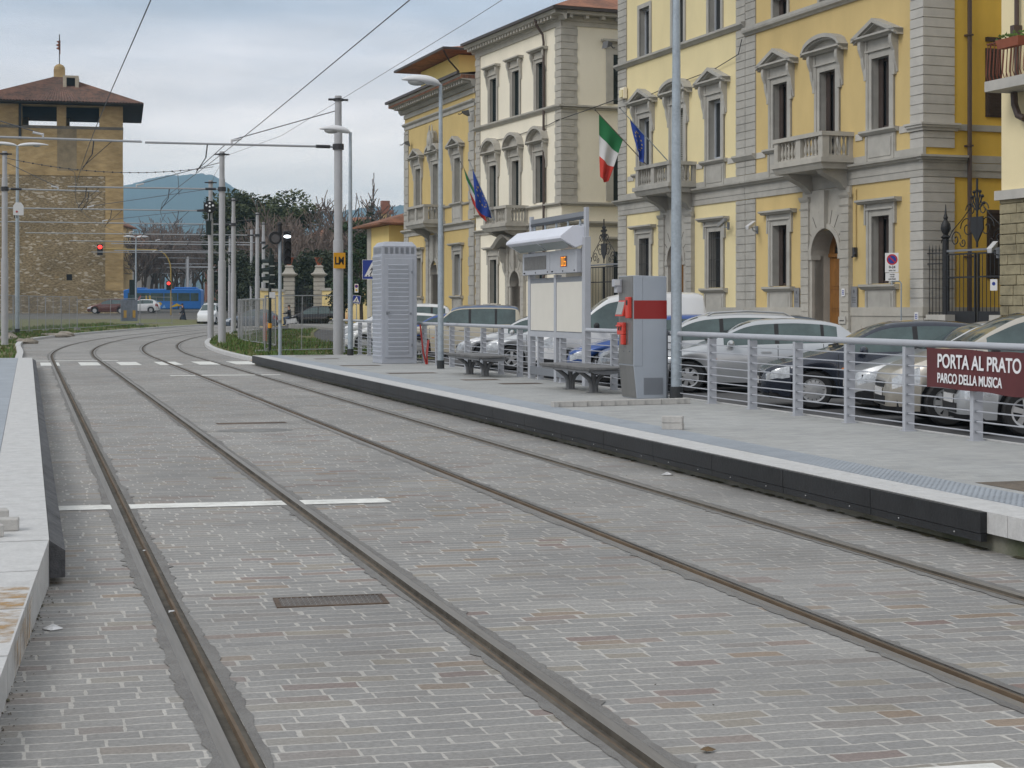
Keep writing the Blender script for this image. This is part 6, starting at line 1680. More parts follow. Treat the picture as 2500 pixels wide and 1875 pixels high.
# spiked railing beside the near gate
sr = T('spiked_railing', 'short spiked iron railing between the ochre house corner and the gate', 'railing', (24.9, 41.55, .25), radians(-65))
mb = MB()
for k in range(5): mb.tube([(.06 + k * .11, 0, 1.2), (.06 + k * .11, 0, 3.1)], .012, 5); mb.tube([(.06 + k * .11, 0, 3.1), (.06 + k * .11, 0, 3.3)], [.022, .003], 5)
for z in (1.35, 2.75, 3.05): mb.bar((0, 0, z), (.6, 0, z), .03)
mb.build('bars', M_IRON, sr); mb = MB(); mb.box(-.05, .65, -.12, .12, -.4, 1.2); mb.build('low_wall', M_STONEL, sr)
ws = T('notice_plate', 'small white notice on the gate post next to the rough stone wall', 'sign', (24.6, 37.75, 2.35), radians(-60)); mb = MB(); mb.box(-.1, .1, -.01, 0, -.15, .15); mb.build('plate', M_SW, ws); mb = MB(); disc(mb, 0, .03, .05, -.012, 10); mb.build('mark', M_BLUE, ws)
wp = T('gate_pier', 'pale stone gate pier behind the notice board beside the cream house gate', 'pier', (23.6, 69.2, .3), radians(5)); mb = MB(); mb.box(-.5, .5, -.35, .35, -.3, 3.2); mb.build('shaft', M_STONE2, wp); mb = MB(); mb.box(-.6, .6, -.45, .45, 3.2, 3.4); mb.build('cap', M_STONEL, wp)
# ------------------------------------------------------------------ vehicles
def pchip(pts):
    xs = [p[0] for p in pts]; ys = [p[1] for p in pts]; n = len(xs)
    h = [xs[i + 1] - xs[i] for i in range(n - 1)]; dl = [(ys[i + 1] - ys[i]) / h[i] for i in range(n - 1)]
    m = [dl[0]] + [0 if dl[i - 1] * dl[i] <= 0 else 2 * dl[i - 1] * dl[i] / (dl[i - 1] + dl[i]) for i in range(1, n - 1)] + [dl[-1]]
    def f(x):
        if x <= xs[0]: return ys[0]
        if x >= xs[-1]: return ys[-1]
        i = max(k for k in range(n - 1) if xs[k] <= x); t = (x - xs[i]) / h[i]
        return ((1 + 2 * t) * ys[i] + t * h[i] * m[i]) * (1 - t) ** 2 + (ys[i + 1] * (3 - 2 * t) - (1 - t) * h[i] * m[i + 1]) * t * t
    return f
M_TYRE = mat('tyre rubber', (.018, .018, .019), .8, .1, 20)
M_RIM = mat('alloy rim', (.42, .43, .44), .35, .05, 9, metal=.6)
M_GLASS = mat('car glass', (.075, .115, .115), .04, .25, 1.4, spec=.6, col2=(.025, .038, .04), coat=.15)
M_TRIM = mat('car black trim', (.016, .016, .018), .55, 0)
M_HL = mat('headlight glass', (.50, .52, .54), .08, .3, 30, spec=.9, metal=.3)
M_TL = mat('tail light red', (.28, .012, .012), .15, 0, spec=.8)
M_PLATE = mat('number plate', (.6, .6, .6), .5, 0)
M_ORL = mat('orange indicator', (.55, .16, .02), .3, 0)
def paint(key, col, metal=.55, rough=.30): return mat(key, col, rough, .03, 2, metal=metal, spec=.5, coat=.7)
SILVER = paint('silver car paint', (.47, .49, .51)); CHAMP = paint('champagne car paint', (.47, .44, .385)); NAVY = paint('navy car paint', (.020, .026, .042), .3, .25); BLUEGREY = paint('blue grey car paint', (.10, .13, .17), .4)
CWHITE = paint('white car paint', (.66, .67, .68), 0, .35); CREAMP = paint('cream car paint', (.50, .46, .37), 0, .4); BLUEP = paint('blue car paint', (.025, .075, .27), .3, .3); BLACKP = paint('black car paint', (.010, .010, .012), .3, .2); LSILV = paint('light silver paint', (.55, .56, .57)); ROOFB = paint('dusk blue paint', (.10, .145, .24), .3)
REDP = paint('dark red paint', (.10, .03, .025), .2)
TYPES = {
 'hatch': dict(L=4.1, W=1.70, top=[(0, .50), (.03, .60), (.12, .68), (.5, .80), (.95, .92), (1.15, .97), (1.5, 1.17), (1.9, 1.38), (2.15, 1.435), (2.7, 1.46), (3.2, 1.43), (3.55, 1.36), (3.80, 1.18), (4.0, .95), (4.07, .72), (4.1, .48)], belt=(.86, .98), ws=(1.15, 2.0), rg=(3.5, 3.97), wins=[(1.45, 2.38), (2.46, 3.22), (3.28, 3.52)], wh=(.80, 3.30), R=.305),
 'wagon': dict(L=4.45, W=1.72, top=[(0, .50), (.03, .62), (.12, .70), (.5, .82), (.95, .93), (1.2, .98), (1.55, 1.18), (1.95, 1.39), (2.25, 1.46), (2.9, 1.50), (3.6, 1.48), (3.95, 1.43), (4.2, 1.18), (4.36, .95), (4.43, .72), (4.45, .48)], belt=(.88, .98), ws=(1.2, 2.05), rg=(3.95, 4.34), wins=[(1.5, 2.45), (2.53, 3.3), (3.38, 3.95)], wh=(.85, 3.50), R=.315),
 'mpv': dict(L=4.2, W=1.72, top=[(0, .55), (.03, .68), (.12, .76), (.45, .90), (.8, 1.02), (1.0, 1.08), (1.5, 1.37), (1.85, 1.54), (2.2, 1.62), (2.9, 1.65), (3.5, 1.62), (3.85, 1.54), (4.02, 1.25), (4.12, 1.0), (4.18, .72), (4.2, .5)], belt=(.95, 1.05), ws=(1.0, 1.95), rg=(3.8, 4.1), wins=[(1.35, 2.4), (2.48, 3.28), (3.36, 3.8)], wh=(.80, 3.40), R=.32),
 'van': dict(L=4.1, W=1.70, top=[(0, .55), (.03, .74), (.12, .84), (.45, .98), (.85, 1.10), (1.0, 1.16), (1.45, 1.55), (1.75, 1.74), (2.2, 1.82), (3.0, 1.85), (3.75, 1.84), (3.95, 1.80), (4.03, 1.4), (4.07, .9), (4.1, .5)], belt=(1.02, 1.04), ws=(1.0, 1.72), rg=(3.95, 4.06), wins=[(1.28, 2.12)], wh=(.80, 3.35), R=.305),
 'suv': dict(L=4.3, W=1.74, top=[(0, .55), (.03, .78), (.12, .90), (.5, .99), (1.1, 1.06), (1.35, 1.10), (1.7, 1.42), (1.95, 1.64), (2.3, 1.72), (3.0, 1.74), (3.8, 1.72), (4.05, 1.66), (4.16, 1.3), (4.26, 1.0), (4.29, .75), (4.3, .55)], belt=(1.02, 1.08), ws=(1.35, 1.98), rg=(4.02, 4.22), wins=[(1.62, 2.45), (2.53, 3.3), (3.38, 3.98)], wh=(.82, 3.45), R=.36),
}
def wheel_mesh(R, spokes, style):
    mb = MB(); n = 28; prof = [(R * .62, -.09), (R * .9, -.10), (R * .985, -.075), (R, -.03), (R, .03), (R * .985, .075), (R * .9, .10), (R * .62, .09)]
    rings = []
    for r, y in prof:
        i = len(mb.v); mb.v += [(r * cos(2 * pi * k / n), y, r * sin(2 * pi * k / n)) for k in range(n)]; rings.append(i)
    for a, b in zip(rings[:-1], rings[1:]):
        for k in range(n): mb.f.append((a + k, a + (k + 1) % n, b + (k + 1) % n, b + k)); mb.mi.append(0)
    tyre = mb.mesh('tyre', M_TYRE, smooth=True)
    mb = MB()
    for k in range(n):
        a0, a1 = 2 * pi * k / n, 2 * pi * (k + 1) / n
        for r0, r1, y0, y1 in ((R * .56, R * .645, -.085, -.092),): mb.quad((r0 * cos(a0), y0, r0 * sin(a0)), (r0 * cos(a1), y0, r0 * sin(a1)), (r1 * cos(a1), y1, r1 * sin(a1)), (r1 * cos(a0), y1, r1 * sin(a0)))
    for k in range(spokes):
        a = 2 * pi * (k + .25) / spokes; w0, w1 = (.030, .040) if style == 'alloy' else (.022, .030)
        d = Vector((cos(a), 0, sin(a))); e = Vector((-sin(a), 0, cos(a)))
        p = lambda r, w, y: tuple(d * r + e * w + Vector((0, y, 0)))
        mb.hexa([p(R * .12, -w0, -.06), p(R * .12, w0, -.06), p(R * .6, w1, -.06), p(R * .6, -w1, -.06), p(R * .12, -w0, -.092), p(R * .12, w0, -.092), p(R * .6, w1, -.084), p(R * .6, -w1, -.084)])
    mb.prism([(R * .19 * cos(2 * pi * k / 12), R * .19 * sin(2 * pi * k / 12)) for k in range(12)], -.098, -.05, 'y')
    mb.m = 1; mb.quad(*[(R * .60 * cos(2 * pi * k / 20), -.045, R * .60 * sin(2 * pi * k / 20)) for k in range(20)])
    rim = mb.mesh('rim', [M_RIM, M_TRIM])
    return tyre, rim
def car(label, typ, col, p, s, ang=-8, z=None, far=False, rim=(10, 'alloy'), roof=None, rails=False, bumper=False, group='cars parked along the platform', cat='car', name='parked_car', both=False, k=1.0, lit=False, kz=1.0):
    c = TYPES[typ]; L, W = c['L'], c['W'] / 2
    zz = GZ(p, s) + .005 if z is None else z
    t = T(name, label, cat, (p, s, zz), radians(ang), group); t.scale = (k, k, k * kz)
    top = pchip(c['top'])
    bm_ = min(c['top'], key=lambda q_: abs(q_[0] - c['ws'][0]))
    plan = pchip([(0, W * .62), (.05, W * .74), (.18, W * .86), (.45, W * .95), (.9, W * .985), (1.8, W), (L - 1.1, W * .99), (L - .5, W * .95), (L - .15, W * .86), (L - .03, W * .76), (L, W * .66)])
    x1, x2 = c['wh']; R_ = c['R'] + .055; zw = c['R']
    def zb(x):
        b = .20 + (.06 if x < .3 else .05 if x > L - .4 else 0)
        for xc in (x1, x2):
            if abs(x - xc) < R_: b = max(b, zw + sqrt(R_ * R_ - (x - xc) ** 2))
        return b
    def belt(x):
        t_ = max(0, min(1, (x - .0) / L)); b = c['belt'][0] + (c['belt'][1] - c['belt'][0]) * t_
        return min(b, top(x) - .05 - .02 * (x < c['ws'][0]))
    roofH = max(q_[1] for q_ in c['top'])
    def ring(x):
        w = plan(x); b = belt(x); tz = top(x); lo = min(zb(x), b - .03)
        cb = max(0, min(1, (tz - b) / (roofH - c['belt'][0] - .02)))
        cab = sm((tz - b - .06) / .25)
        wr = w * (.90 - .24 * cb * cab); zr = b + (tz - b) * (.86 if cab > .5 else .86)
        r = [(w * .95, lo), (w * .99, lo + .32 * (b - lo)), (w, lo + .62 * (b - lo)), (w * .985, lo + .85 * (b - lo)), (w * .955, b)]
        for f in (.05, .94): r.append((w * .955 + (wr - w * .955) * f, b + (zr - b) * f))
        r += [(wr, zr), (wr * .92, zr + (tz - zr) * .6), (wr * .55, tz - .012), (0, tz)]
        return r
    xs = set()
    n = int(L / .075)
    for i in range(n + 1): xs.add(round(L * i / n, 4))
    for xc in (x1, x2):
        for kk in range(13): xs.add(round(xc - R_ + 2 * R_ * kk / 12, 4)); 
        xs.add(round(xc - R_ - .004, 4)); xs.add(round(xc + R_ + .004, 4))
    doors = [(1.18, 2.42), (2.425, 3.25)] if typ not in ('van',) else [(1.1, 2.16), (2.25, 3.2)]
    for a, b in c['wins'] + [c['ws'], c['rg']]: xs.add(a); xs.add(b)
    for a, b in doors: xs.add(a); xs.add(a + .012)
    xs.add(doors[-1][1]); xs.add(doors[-1][1] + .012)
    xs.update((.06, .42, L - .34, L - .05, .5))
    xs = sorted(x for x in xs if 0 <= x <= L)
    G = {}
    def add(g, *pts): G.setdefault(g, MB()).quad(*pts)
    rings = [ring(x) for x in xs]
    NR = len(rings[0])
    for i in range(len(xs) - 1):
        xa, xb = xs[i], xs[i + 1]; xm = (xa + xb) / 2
        for j in range(NR - 1):
            g = 'body'
            seam = any(abs(xm - (d + .006)) < .0065 for d in [d0 for d0, _ in doors] + [doors[-1][1]])
            if j < 4 and seam: g = 'seam'
            if j == 0 and bumper and (xm < .55 or xm > L - .5): g = 'bumper'
            if j == 5 and any(a <= xm <= b for a, b in c['wins']): g = 'glass%d' % [a <= xm <= b for a, b in c['wins']].index(True)
            elif j in (4, 5, 6) and c['wins'][0][0] <= xm <= c['wins'][-1][1]: g = 'pillar' if j == 5 else g
            if j in (8, 9) and c['ws'][0] + .06 < xm < c['ws'][1] - .02: g = 'windscreen'
            if j in (8, 9) and c['rg'][0] <= xm <= c['rg'][1] - .04: g = 'rear_window'
            if j in (2, 3) and .06 < xm < .42: g = 'headlight'
            if j in (2, 3) and xm > L - .34 and xm < L - .0: g = 'tail_light'
            if roof and j >= 7 and top(xm) > roofH - .16: g = 'roof'
            for sg in (-1, 1):
                gg = g + ('|%d' % sg if g.startswith('glass') or g in ('headlight', 'tail_light') else '')
                A, B = rings[i], rings[i + 1]
                add(gg, (xa, sg * A[j][0], A[j][1]), (xb, sg * B[j][0], B[j][1]), (xb, sg * B[j + 1][0], B[j + 1][1]), (xa, sg * A[j + 1][0], A[j + 1][1]))
    for x, r in ((xs[0], rings[0]), (xs[-1], rings[-1])):
        add('body', *([(x, -a, b) for a, b in r[:-1]] + [(x, a, b) for a, b in reversed(r)]))
    def weld(mb, name, m, smooth='all', par=None):
        me = mb.mesh(name, m, False, False); bm = bmesh.new(); bm.from_mesh(me); bmesh.ops.remove_doubles(bm, verts=bm.verts, dist=.0006); bmesh.ops.recalc_face_normals(bm, faces=bm.faces)
        for f in bm.faces: f.smooth = True
        for e in bm.edges:
            if len(e.link_faces) == 2 and e.calc_face_angle(0) > radians(42): e.smooth = False
        bm.to_mesh(me); bm.free(); o = bpy.data.objects.new(name, me); COL.objects.link(o); o.parent = par or t; return o
    for g, mb in G.items():
        nm, m = {'b': ('body', col), 'seam': ('door_seam', M_TRIM), 'bump': ('bumper', M_TRIM), 'glass': ('side_window', M_GLASS), 'pil': ('pillar', M_TRIM), 'wind': ('windscreen', M_GLASS), 'rear': ('rear_window', M_GLASS), 'head': ('headlight', M_HL), 'tail': ('tail_light', M_TL), 'roof': ('roof', roof)}[[kk for kk in ('bump', 'seam', 'glass', 'pil', 'wind', 'rear', 'head', 'tail', 'roof', 'b') if g.startswith(kk)][0]]
        if far and nm in ('door_seam', 'pillar'): m = col if nm == 'door_seam' else M_TRIM
        if nm == 'tail_light' and lit: m = emis('lit brake light', (.9, .05, .03), 1.2)
        weld(mb, nm, m)
    mb = MB(); mb.box(.12, L - .12, -W * .80, W * .80, .17, .62); mb.build('underbody', M_TRIM, t)
    if not far:
        mb = MB(); mb.box(-.012, .05, -.42, .42, .28, .40); mb.box(-.010, .05, -.34, .34, .52, .60); mb.build('grille', M_TRIM, t)
        mb = MB(); mb.box(-.03, -.012, -.26, .26, .40, .51); mb.build('number_plate', M_PLATE, t)
        for sg in (-1, 1):
            xm, zm = c['ws'][0] + .42, c['belt'][0] + .10
            mb = MB(); mb.ball((xm, sg * (W + .075), zm), .07, .10, .075, 10, 7); mb.bar((xm + .02, sg * (W * .93), zm - .04), (xm + .02, sg * (W + .05), zm - .02), .05); mb.build('mirror', col if typ == 'hatch' else M_TRIM, t, smooth=True)
            for a, b in doors:
                hx = b - .20; hz = belt(hx) - .13
                mb = MB(); mb.box(hx - .09, hx + .09, sg * (plan(hx) * .985) - .02, sg * (plan(hx) * .985) + .02, hz - .015, hz + .015); mb.build('door_handle', col, t)
            mb = MB(); mb.ball((x1 + .48, sg * plan(x1 + .48) * .997, .66), .05, .012, .022, 8, 5); mb.build('side_indicator', M_ORL, t)
        wp = MB(); xw = c['ws'][0] + .05; wp.bar((xw, -.1, top(xw) + .03), (xw + .08, -.62, top(xw + .08) - .0), .025); wp.bar((xw, .4, top(xw) + .03), (xw + .08, -.05, top(xw + .08) + .02), .025); wp.build('wiper', M_TRIM, t)
    if rails:
        for sg in (-1, 1):
            mb = MB(); a, b = c['ws'][1] + .15, c['rg'][0] - .05
            rr_ = lambda x, d: (x, sg * ring(x)[8][0] * .97, ring(x)[8][1] + d)
            mb.tube([rr_(a, 0), rr_(a + .15, .05), rr_((a + b) / 2, .055), rr_(b - .15, .05), rr_(b, 0)], .018, 6); mb.build('roof_rail', M_RIM, t)
    ty, ri = wheel_mesh(c['R'], *rim)
    for xc in (x1, x2):
        for sg in (-1, 1):
            w = bpy.data.objects.new('wheel', ty); COL.objects.link(w); w.parent = t; w.location = (xc, sg * (W - .115), zw); w.rotation_euler = (0, R.uniform(0, 3), 0 if sg < 0 else pi)
            r = bpy.data.objects.new('rim', ri); COL.objects.link(r); r.parent = w
    return t
# front row: noses towards the platform; (p, s) is the middle of the front bumper
car('silver car parked at the right border behind the name banner', 'hatch', SILVER, 11.84, 19.2, -20, rim=(5, 'alloy'))
car('champagne car with big spoked wheels parked behind the banner end', 'mpv', CHAMP, 11.84, 21.05, -20, rim=(9, 'alloy'))
car('white silver car squeezed between the champagne and the navy car', 'hatch', LSILV, 12.45, 23.15, -20, bumper=True)
car('dark navy hatchback with many spoked wheel covers', 'hatch', NAVY, 11.84, 25.1, -20, rim=(14, 'cover'), k=1.02, kz=.97)
car('silver hatchback with grey flanks parked right of the lamp post', 'hatch', SILVER, 11.84, 30.45, -19, rim=(7, 'alloy'), k=1.06, kz=.93)
car('silver estate car with roof rails behind the silver hatchback', 'wagon', LSILV, 11.7, 32.75, -18, rails=True, k=1.03)
car('blue car between the silver estate and the white van', 'hatch', BLUEP, 11.7, 34.75, -18, k=1.03)
car('white delivery van behind the ticket machine and notice board', 'van', CWHITE, 11.6, 36.9, -15, bumper=True, kz=1.09, cat='van', name='parked_van')
car('silver hatchback with five spoke wheels left of the notice board', 'hatch', SILVER, 11.84, 42.3, -18, rim=(5, 'alloy'), k=1.03)
car('silver car with bright headlamps next to the cream off road car', 'hatch', LSILV, 11.8, 44.7, -18)
car('cream off road car with a dusk blue roof', 'suv', CREAMP, 11.8, 52.8, -16, roof=ROOFB, bumper=True)
car('blue car just beyond the cream off road car', 'hatch', BLUEP, 11.8, 55.2, -16)
car('white hatchback seen either side of the louvred cabinet', 'hatch', CWHITE, 11.6, 60.5, -16)
car('white people carrier behind the white hatchback', 'mpv', CWHITE, 12.0, 63.6, -16, k=1.1)
# second row along the houses and the far ones
car('small silver estate car with roof rails before the ornate gate', 'wagon', LSILV, 18.0, 29.9, -6, rails=True, far=True, group='cars parked along the houses', k=1.05)
car('grey car of the second row, mostly hidden behind the silver estate', 'hatch', BLUEGREY, 16.9, 40.5, -4, far=True, group='cars parked along the houses')
car('black people carrier with red tail lights before the stone gate pillars', 'mpv', BLACKP, 19.2, 123.2, -14, far=True, group='cars on the far street', lit=True)
car('white van seen behind the mast, before the yellow wall', 'van', CWHITE, 21.0, 101.8, -10, far=True, group='cars on the far street', cat='van', name='parked_van', k=1.08)
car('dark red car with a lit brake light at the corner of the stone tower', 'hatch', REDP, 7.3, 190.5, -14, far=True, group='cars on the far street', lit=True, k=1.15)
car('white car waiting in front of the blue bus', 'hatch', CWHITE, 11.2, 196.5, 168, far=True, group='cars on the far street', k=1.1) if False else car('white car waiting in front of the blue bus', 'hatch', CWHITE, 11.3, 197.5, -14, far=True, group='cars on the far street', k=1.1)
car('small white van coming along the street beside the masts', 'van', CWHITE, 15.0, 140.5, 72, far=True, group='cars on the far street', cat='van', name='delivery_van')
car('dark car parked far behind the mesh fence', 'hatch', BLUEGREY, 15.0, 126.5, -14, far=True, group='cars on the far street')
def bus(label, p, s, z, ang, col, L=10.9, deco=True, name='city_bus'):
    t = T(name, label, 'bus', (p, s, z), radians(ang), 'buses on the far street'); W = 1.25
    mb = MB(); mb.prism([(0, .35), (L, .35), (L, 2.95), (L - .2, 3.12), (1.0, 3.12), (.35, 2.98), (.06, 2.4), (0, 1.2)], -W, W, 'y'); mb.build('body', col, t, bevel=.12)
    mb = MB()
    for a, b in ((.9, 2.0), (2.1, 3.9), (4.0, 5.8), (5.9, 7.7), (7.8, 9.4), (9.5, 10.6)): mb.box(a, b, -W - .012, -W + .01, 1.45, 2.55)
    mb.build('side_window', M_GLASS, t)
    mb = MB(); mb.hexa([(-.015, -W + .12, 1.25), (.06, -W + .12, 1.25), (.06, W - .12, 1.25), (-.015, W - .12, 1.25), (.06, -W + .12, 2.45), (.12, -W + .12, 2.45), (.12, W - .12, 2.45), (.06, W - .12, 2.45)]); mb.build('windscreen', M_GLASS, t)
    mb = MB(); mb.box(7.2, 10.2, -.9, .9, 3.12, 3.38); mb.box(1.2, 3.2, -.9, .9, 3.12, 3.3); mb.build('roof_unit', col, t, bevel=.08)
    if deco:
        yw, lb, rd = mat('bus yellow', (.60, .40, .02), .5, 0), mat('bus light blue', (.25, .45, .70), .5, 0), mat('bus red', (.45, .06, .07), .5, 0)
        for nm, m, shapes in (('yellow_decor', yw, ([(4.75, .9), (5.0, 1.3), (5.35, 1.32), (5.6, 1.1), (5.45, .85), (5.1, .8)], [(6.6, .6), (7.2, .9), (7.6, 1.15), (8.3, .8), (7.7, .75), (7.0, .6)], [(3.35, 1.6), (3.55, 1.6), (3.5, 2.2), (3.35, 2.2)], [(3.85, 1.6), (4.1, 1.6), (4.05, 2.2), (3.8, 2.2)])),
                              ('light_blue_decor', lb, ([(4.2, .8), (4.75, .8), (4.7, 1.3), (4.2, 1.4)], [(5.6, .5), (6.1, .5), (5.9, .95)])), ('red_decor', rd, ([(6.7, 1.15), (7.1, 1.3), (7.0, 1.0)], [(2.3, 1.5), (2.7, 1.9), (2.7, 2.3), (2.3, 1.8)]))):
            mb = MB()
            for sh in shapes: mb.quad(*[(x, -W - .016, zz) for x, zz in sh])
            mb.build(nm, m, t)
    ty, ri = wheel_mesh(.48, 6, 'cover')
    for xc in (2.4, 8.2):
        for sg in (-1, 1):
            w = bpy.data.objects.new('wheel', ty); COL.objects.link(w); w.parent = t; w.location = (xc, sg * 1.16, .48); w.rotation_euler = (0, 0, 0 if sg < 0 else pi)
            r = bpy.data.objects.new('rim', ri); COL.objects.link(r); r.parent = w
    return t
bus('blue city bus with yellow and red decoration crossing the far street', 13.6, 232.2, 1.2, -16, mat('bus blue', (.03, .17, .52), .4, .05, 3))
bus('orange city bus half hidden behind the stone tower', 2.9, 238.5, 1.3, -16, mat('bus orange', (.42, .16, .04), .5, .05, 3), 9, False)

# ------------------------------------------------------------------ people
M_SKIN = mat('skin', (.42, .25, .18), .6, .05, 9); M_HAIR = mat('dark hair', (.03, .022, .018), .7, .1, 9); M_COAT = mat('dark coat', (.022, .030, .045), .85, .1, 6); M_TROU = mat('dark trousers', (.03, .03, .035), .85, .1, 6); M_SHOE = mat('shoes', (.015, .014, .014), .6, 0)
def skin_body(name, joints, bones, m, parent, lev=2):
    """one continuous figure grown from a skeleton"""
    names = list(joints); me = bpy.data.meshes.new(name)
    me.from_pydata([joints[k][0] for k in names], [(names.index(a), names.index(b)) for a, b in bones], [])
    o = bpy.data.objects.new(name, me); COL.objects.link(o)
    md = o.modifiers.new('skin', 'SKIN'); md.use_smooth_shade = True
    for i, k in enumerate(names):
        r = joints[k][1]; me.skin_vertices[0].data[i].radius = (r if isinstance(r, tuple) else (r, r))
        me.skin_vertices[0].data[i].use_root = (k == names[0])
    o.modifiers.new('sub', 'SUBSURF').levels = lev; o.modifiers['sub'].render_levels = lev
    dg = bpy.context.evaluated_depsgraph_get(); dg.update(); me2 = bpy.data.meshes.new_from_object(o.evaluated_get(dg))
    bpy.data.objects.remove(o); me2.materials.clear(); me2.materials.append(m)
    r = bpy.data.objects.new(name, me2); COL.objects.link(r); r.parent = parent; return r
def hand(jn, bn, wrist, d, side, key):
    """palm with four curled fingers and a thumb leaving its side"""
    w = Vector(wrist); d = Vector(d).normalized(); sd_ = Vector(side).normalized(); cu = d.cross(sd_)
    jn[key + 'palm'] = (tuple(w + d * .07), (.022, .034)); bn.append((key + 'wrist', key + 'palm'))
    for k, L in enumerate((.07, .08, .075, .06)):
        b = w + d * .10 + sd_ * (k - 1.5) * .021
        jn[key + 'k%d' % k] = (tuple(b), .010); jn[key + 'm%d' % k] = (tuple(b + d * L * .55 + cu * .012), .009); jn[key + 't%d' % k] = (tuple(b + d * L * .85 + cu * .035), .008)
        bn += [(key + 'palm', key + 'k%d' % k), (key + 'k%d' % k, key + 'm%d' % k), (key + 'm%d' % k, key + 't%d' % k)]
    b = w + d * .05 - sd_ * .04; jn[key + 'th'] = (tuple(b), .012); jn[key + 'th2'] = (tuple(b + d * .035 - sd_ * .018), .009); bn += [(key + 'palm', key + 'th'), (key + 'th', key + 'th2')]
def person(label, p, s, z, rot, stride=.28, seated=False, coat_long=True, coat=M_COAT, lean=.06, trousers=M_TROU, bag=False):
    t = T('person', label, 'person', (p, s, z), rot, None)
    hz = .92 if not seated else .80
    J = {'pelvis': ((0, 0, hz), (.15, .12)), 'waist': ((lean * .3, 0, hz + .18), (.14, .11)), 'chest': ((lean * .8, 0, hz + .42), (.17, .12)), 'neck': ((lean * 1.2, 0, hz + .60), .055), 'headb': ((lean * 1.5 + .01, 0, hz + .68), .075), 'head': ((lean * 1.7 + .02, 0, hz + .78), .092), 'top': ((lean * 1.7 + .01, 0, hz + .85), .06)}
    Bn = [('pelvis', 'waist'), ('waist', 'chest'), ('chest', 'neck'), ('neck', 'headb'), ('headb', 'head'), ('head', 'top')]
    for sg, st in ((1, stride), (-1, -stride)):
        k = 'l' if sg > 0 else 'r'
        if seated: kn, an, to = (.40, sg * .14, .72), (.34, sg * .13, .30), (.48, sg * .13, .25)
        else: kn, an, to = (st * .55 + .06, sg * .09, .50), (st - (.04 if st < 0 else 0), sg * .08, .09 + (.05 if st < 0 else 0)), (st + .16, sg * .09, .04)
        J[k + 'hip'] = ((0, sg * .09, hz - .05), .095); J[k + 'knee'] = (kn, .062); J[k + 'ankle'] = (an, .042); J[k + 'toe'] = (to, .038)
        sh = (lean * .9, sg * .19, hz + .50); el = (lean * .5 - st * .35 + .02, sg * .25, hz + .24); wr = (lean * .5 - st * .6 + .12, sg * .22, hz + .03)
        if seated: el, wr = (.18, sg * .26, hz + .28), (.42, sg * .22, hz + .26)
        J[k + 'sh'] = (sh, .062); J[k + 'elbow'] = (el, .048); J[k + 'wrist'] = (wr, .034)
        Bn += [('pelvis', k + 'hip'), (k + 'hip', k + 'knee'), (k + 'knee', k + 'ankle'), (k + 'ankle', k + 'toe'), ('chest', k + 'sh'), (k + 'sh', k + 'elbow'), (k + 'elbow', k + 'wrist')]
        hand(J, Bn, wr, Vector(wr) - Vector(el), (0, 1, 0) if not seated else (0, 1, .2), k)
    skin_body('body', J, Bn, M_SKIN, t)
    hd = J['head'][0]
    mb = MB(); mb.ball((hd[0] - .025, 0, hd[2] + .035), .105, .098, .095, 12, 8); mb.build('hair', M_HAIR, t, smooth='all')
    f = MB()
    for sg in (-1, 1): f.ball((hd[0] + .088, sg * .032, hd[2] - .005), .012, n=6, m=4)
    f.build('eyes', M_HAIR, t); f = MB(); f.hexa([(hd[0] + .085, -.016, hd[2] - .055), (hd[0] + .085, .016, hd[2] - .055), (hd[0] + .118, .010, hd[2] - .05), (hd[0] + .118, -.010, hd[2] - .05), (hd[0] + .085, -.006, hd[2]), (hd[0] + .085, .006, hd[2]), (hd[0] + .092, .004, hd[2]), (hd[0] + .092, -.004, hd[2])]); f.build('nose', M_SKIN, t)
    # clothes follow the body
    def tub(name, ks, add, m):
        mb = MB(); mb.tube([J[k][0] for k in ks], [(J[k][1][0] if isinstance(J[k][1], tuple) else J[k][1]) + add for k in ks], 12); return mb.build(name, m, t, smooth=True)
    for k in 'lr':
        tub('trouser_leg', [k + 'hip', k + 'knee', k + 'ankle'], .022, trousers); mb = MB(); a, b = J[k + 'ankle'][0], J[k + 'toe'][0]; mb.tube([(a[0] - .05, a[1], a[2] - .04), (a[0] + .04, a[1], a[2] - .035), b], [.05, .055, .042], 8); mb.build('shoe', M_SHOE, t, smooth=True)
        tub('sleeve', [k + 'sh', k + 'elbow', k + 'wrist'], .020, coat)
    mb = MB(); zlow = .38 if coat_long else hz - .12
    prof = [(zlow, .30 if coat_long else .2, .25 if coat_long else .17), (zlow + (hz - zlow) * .5, .24 if coat_long else .2, .21 if coat_long else .17), (hz, .19, .165), (hz + .2, .165, .14), (hz + .42, .20, .145), (hz + .53, .17, .12), (hz + .60, .07, .07)]
    n = 14; rg = []
    for zz, ry, rx in prof:
        cx = lean * max(0, zz - hz) * 1.9; i = len(mb.v); mb.v += [(cx + rx * cos(2 * pi * a / n), ry * sin(2 * pi * a / n), zz) for a in range(n)]; rg.append(i)
    for a, b in zip(rg[:-1], rg[1:]):
        for j in range(n): mb.f.append((a + j, a + (j + 1) % n, b + (j + 1) % n, b + j)); mb.mi.append(0)
    mb.build('coat', coat, t, smooth='all')
    return t
person('person in a long dark coat striding over the far crossing', 13.9, 148.2, .31, radians(165), .30)
sc = T('motor_scooter', 'pale motor scooter ridden beside the black people carrier', 'scooter', (18.7, 120.4, GZ(18.7, 120.4)), radians(166))
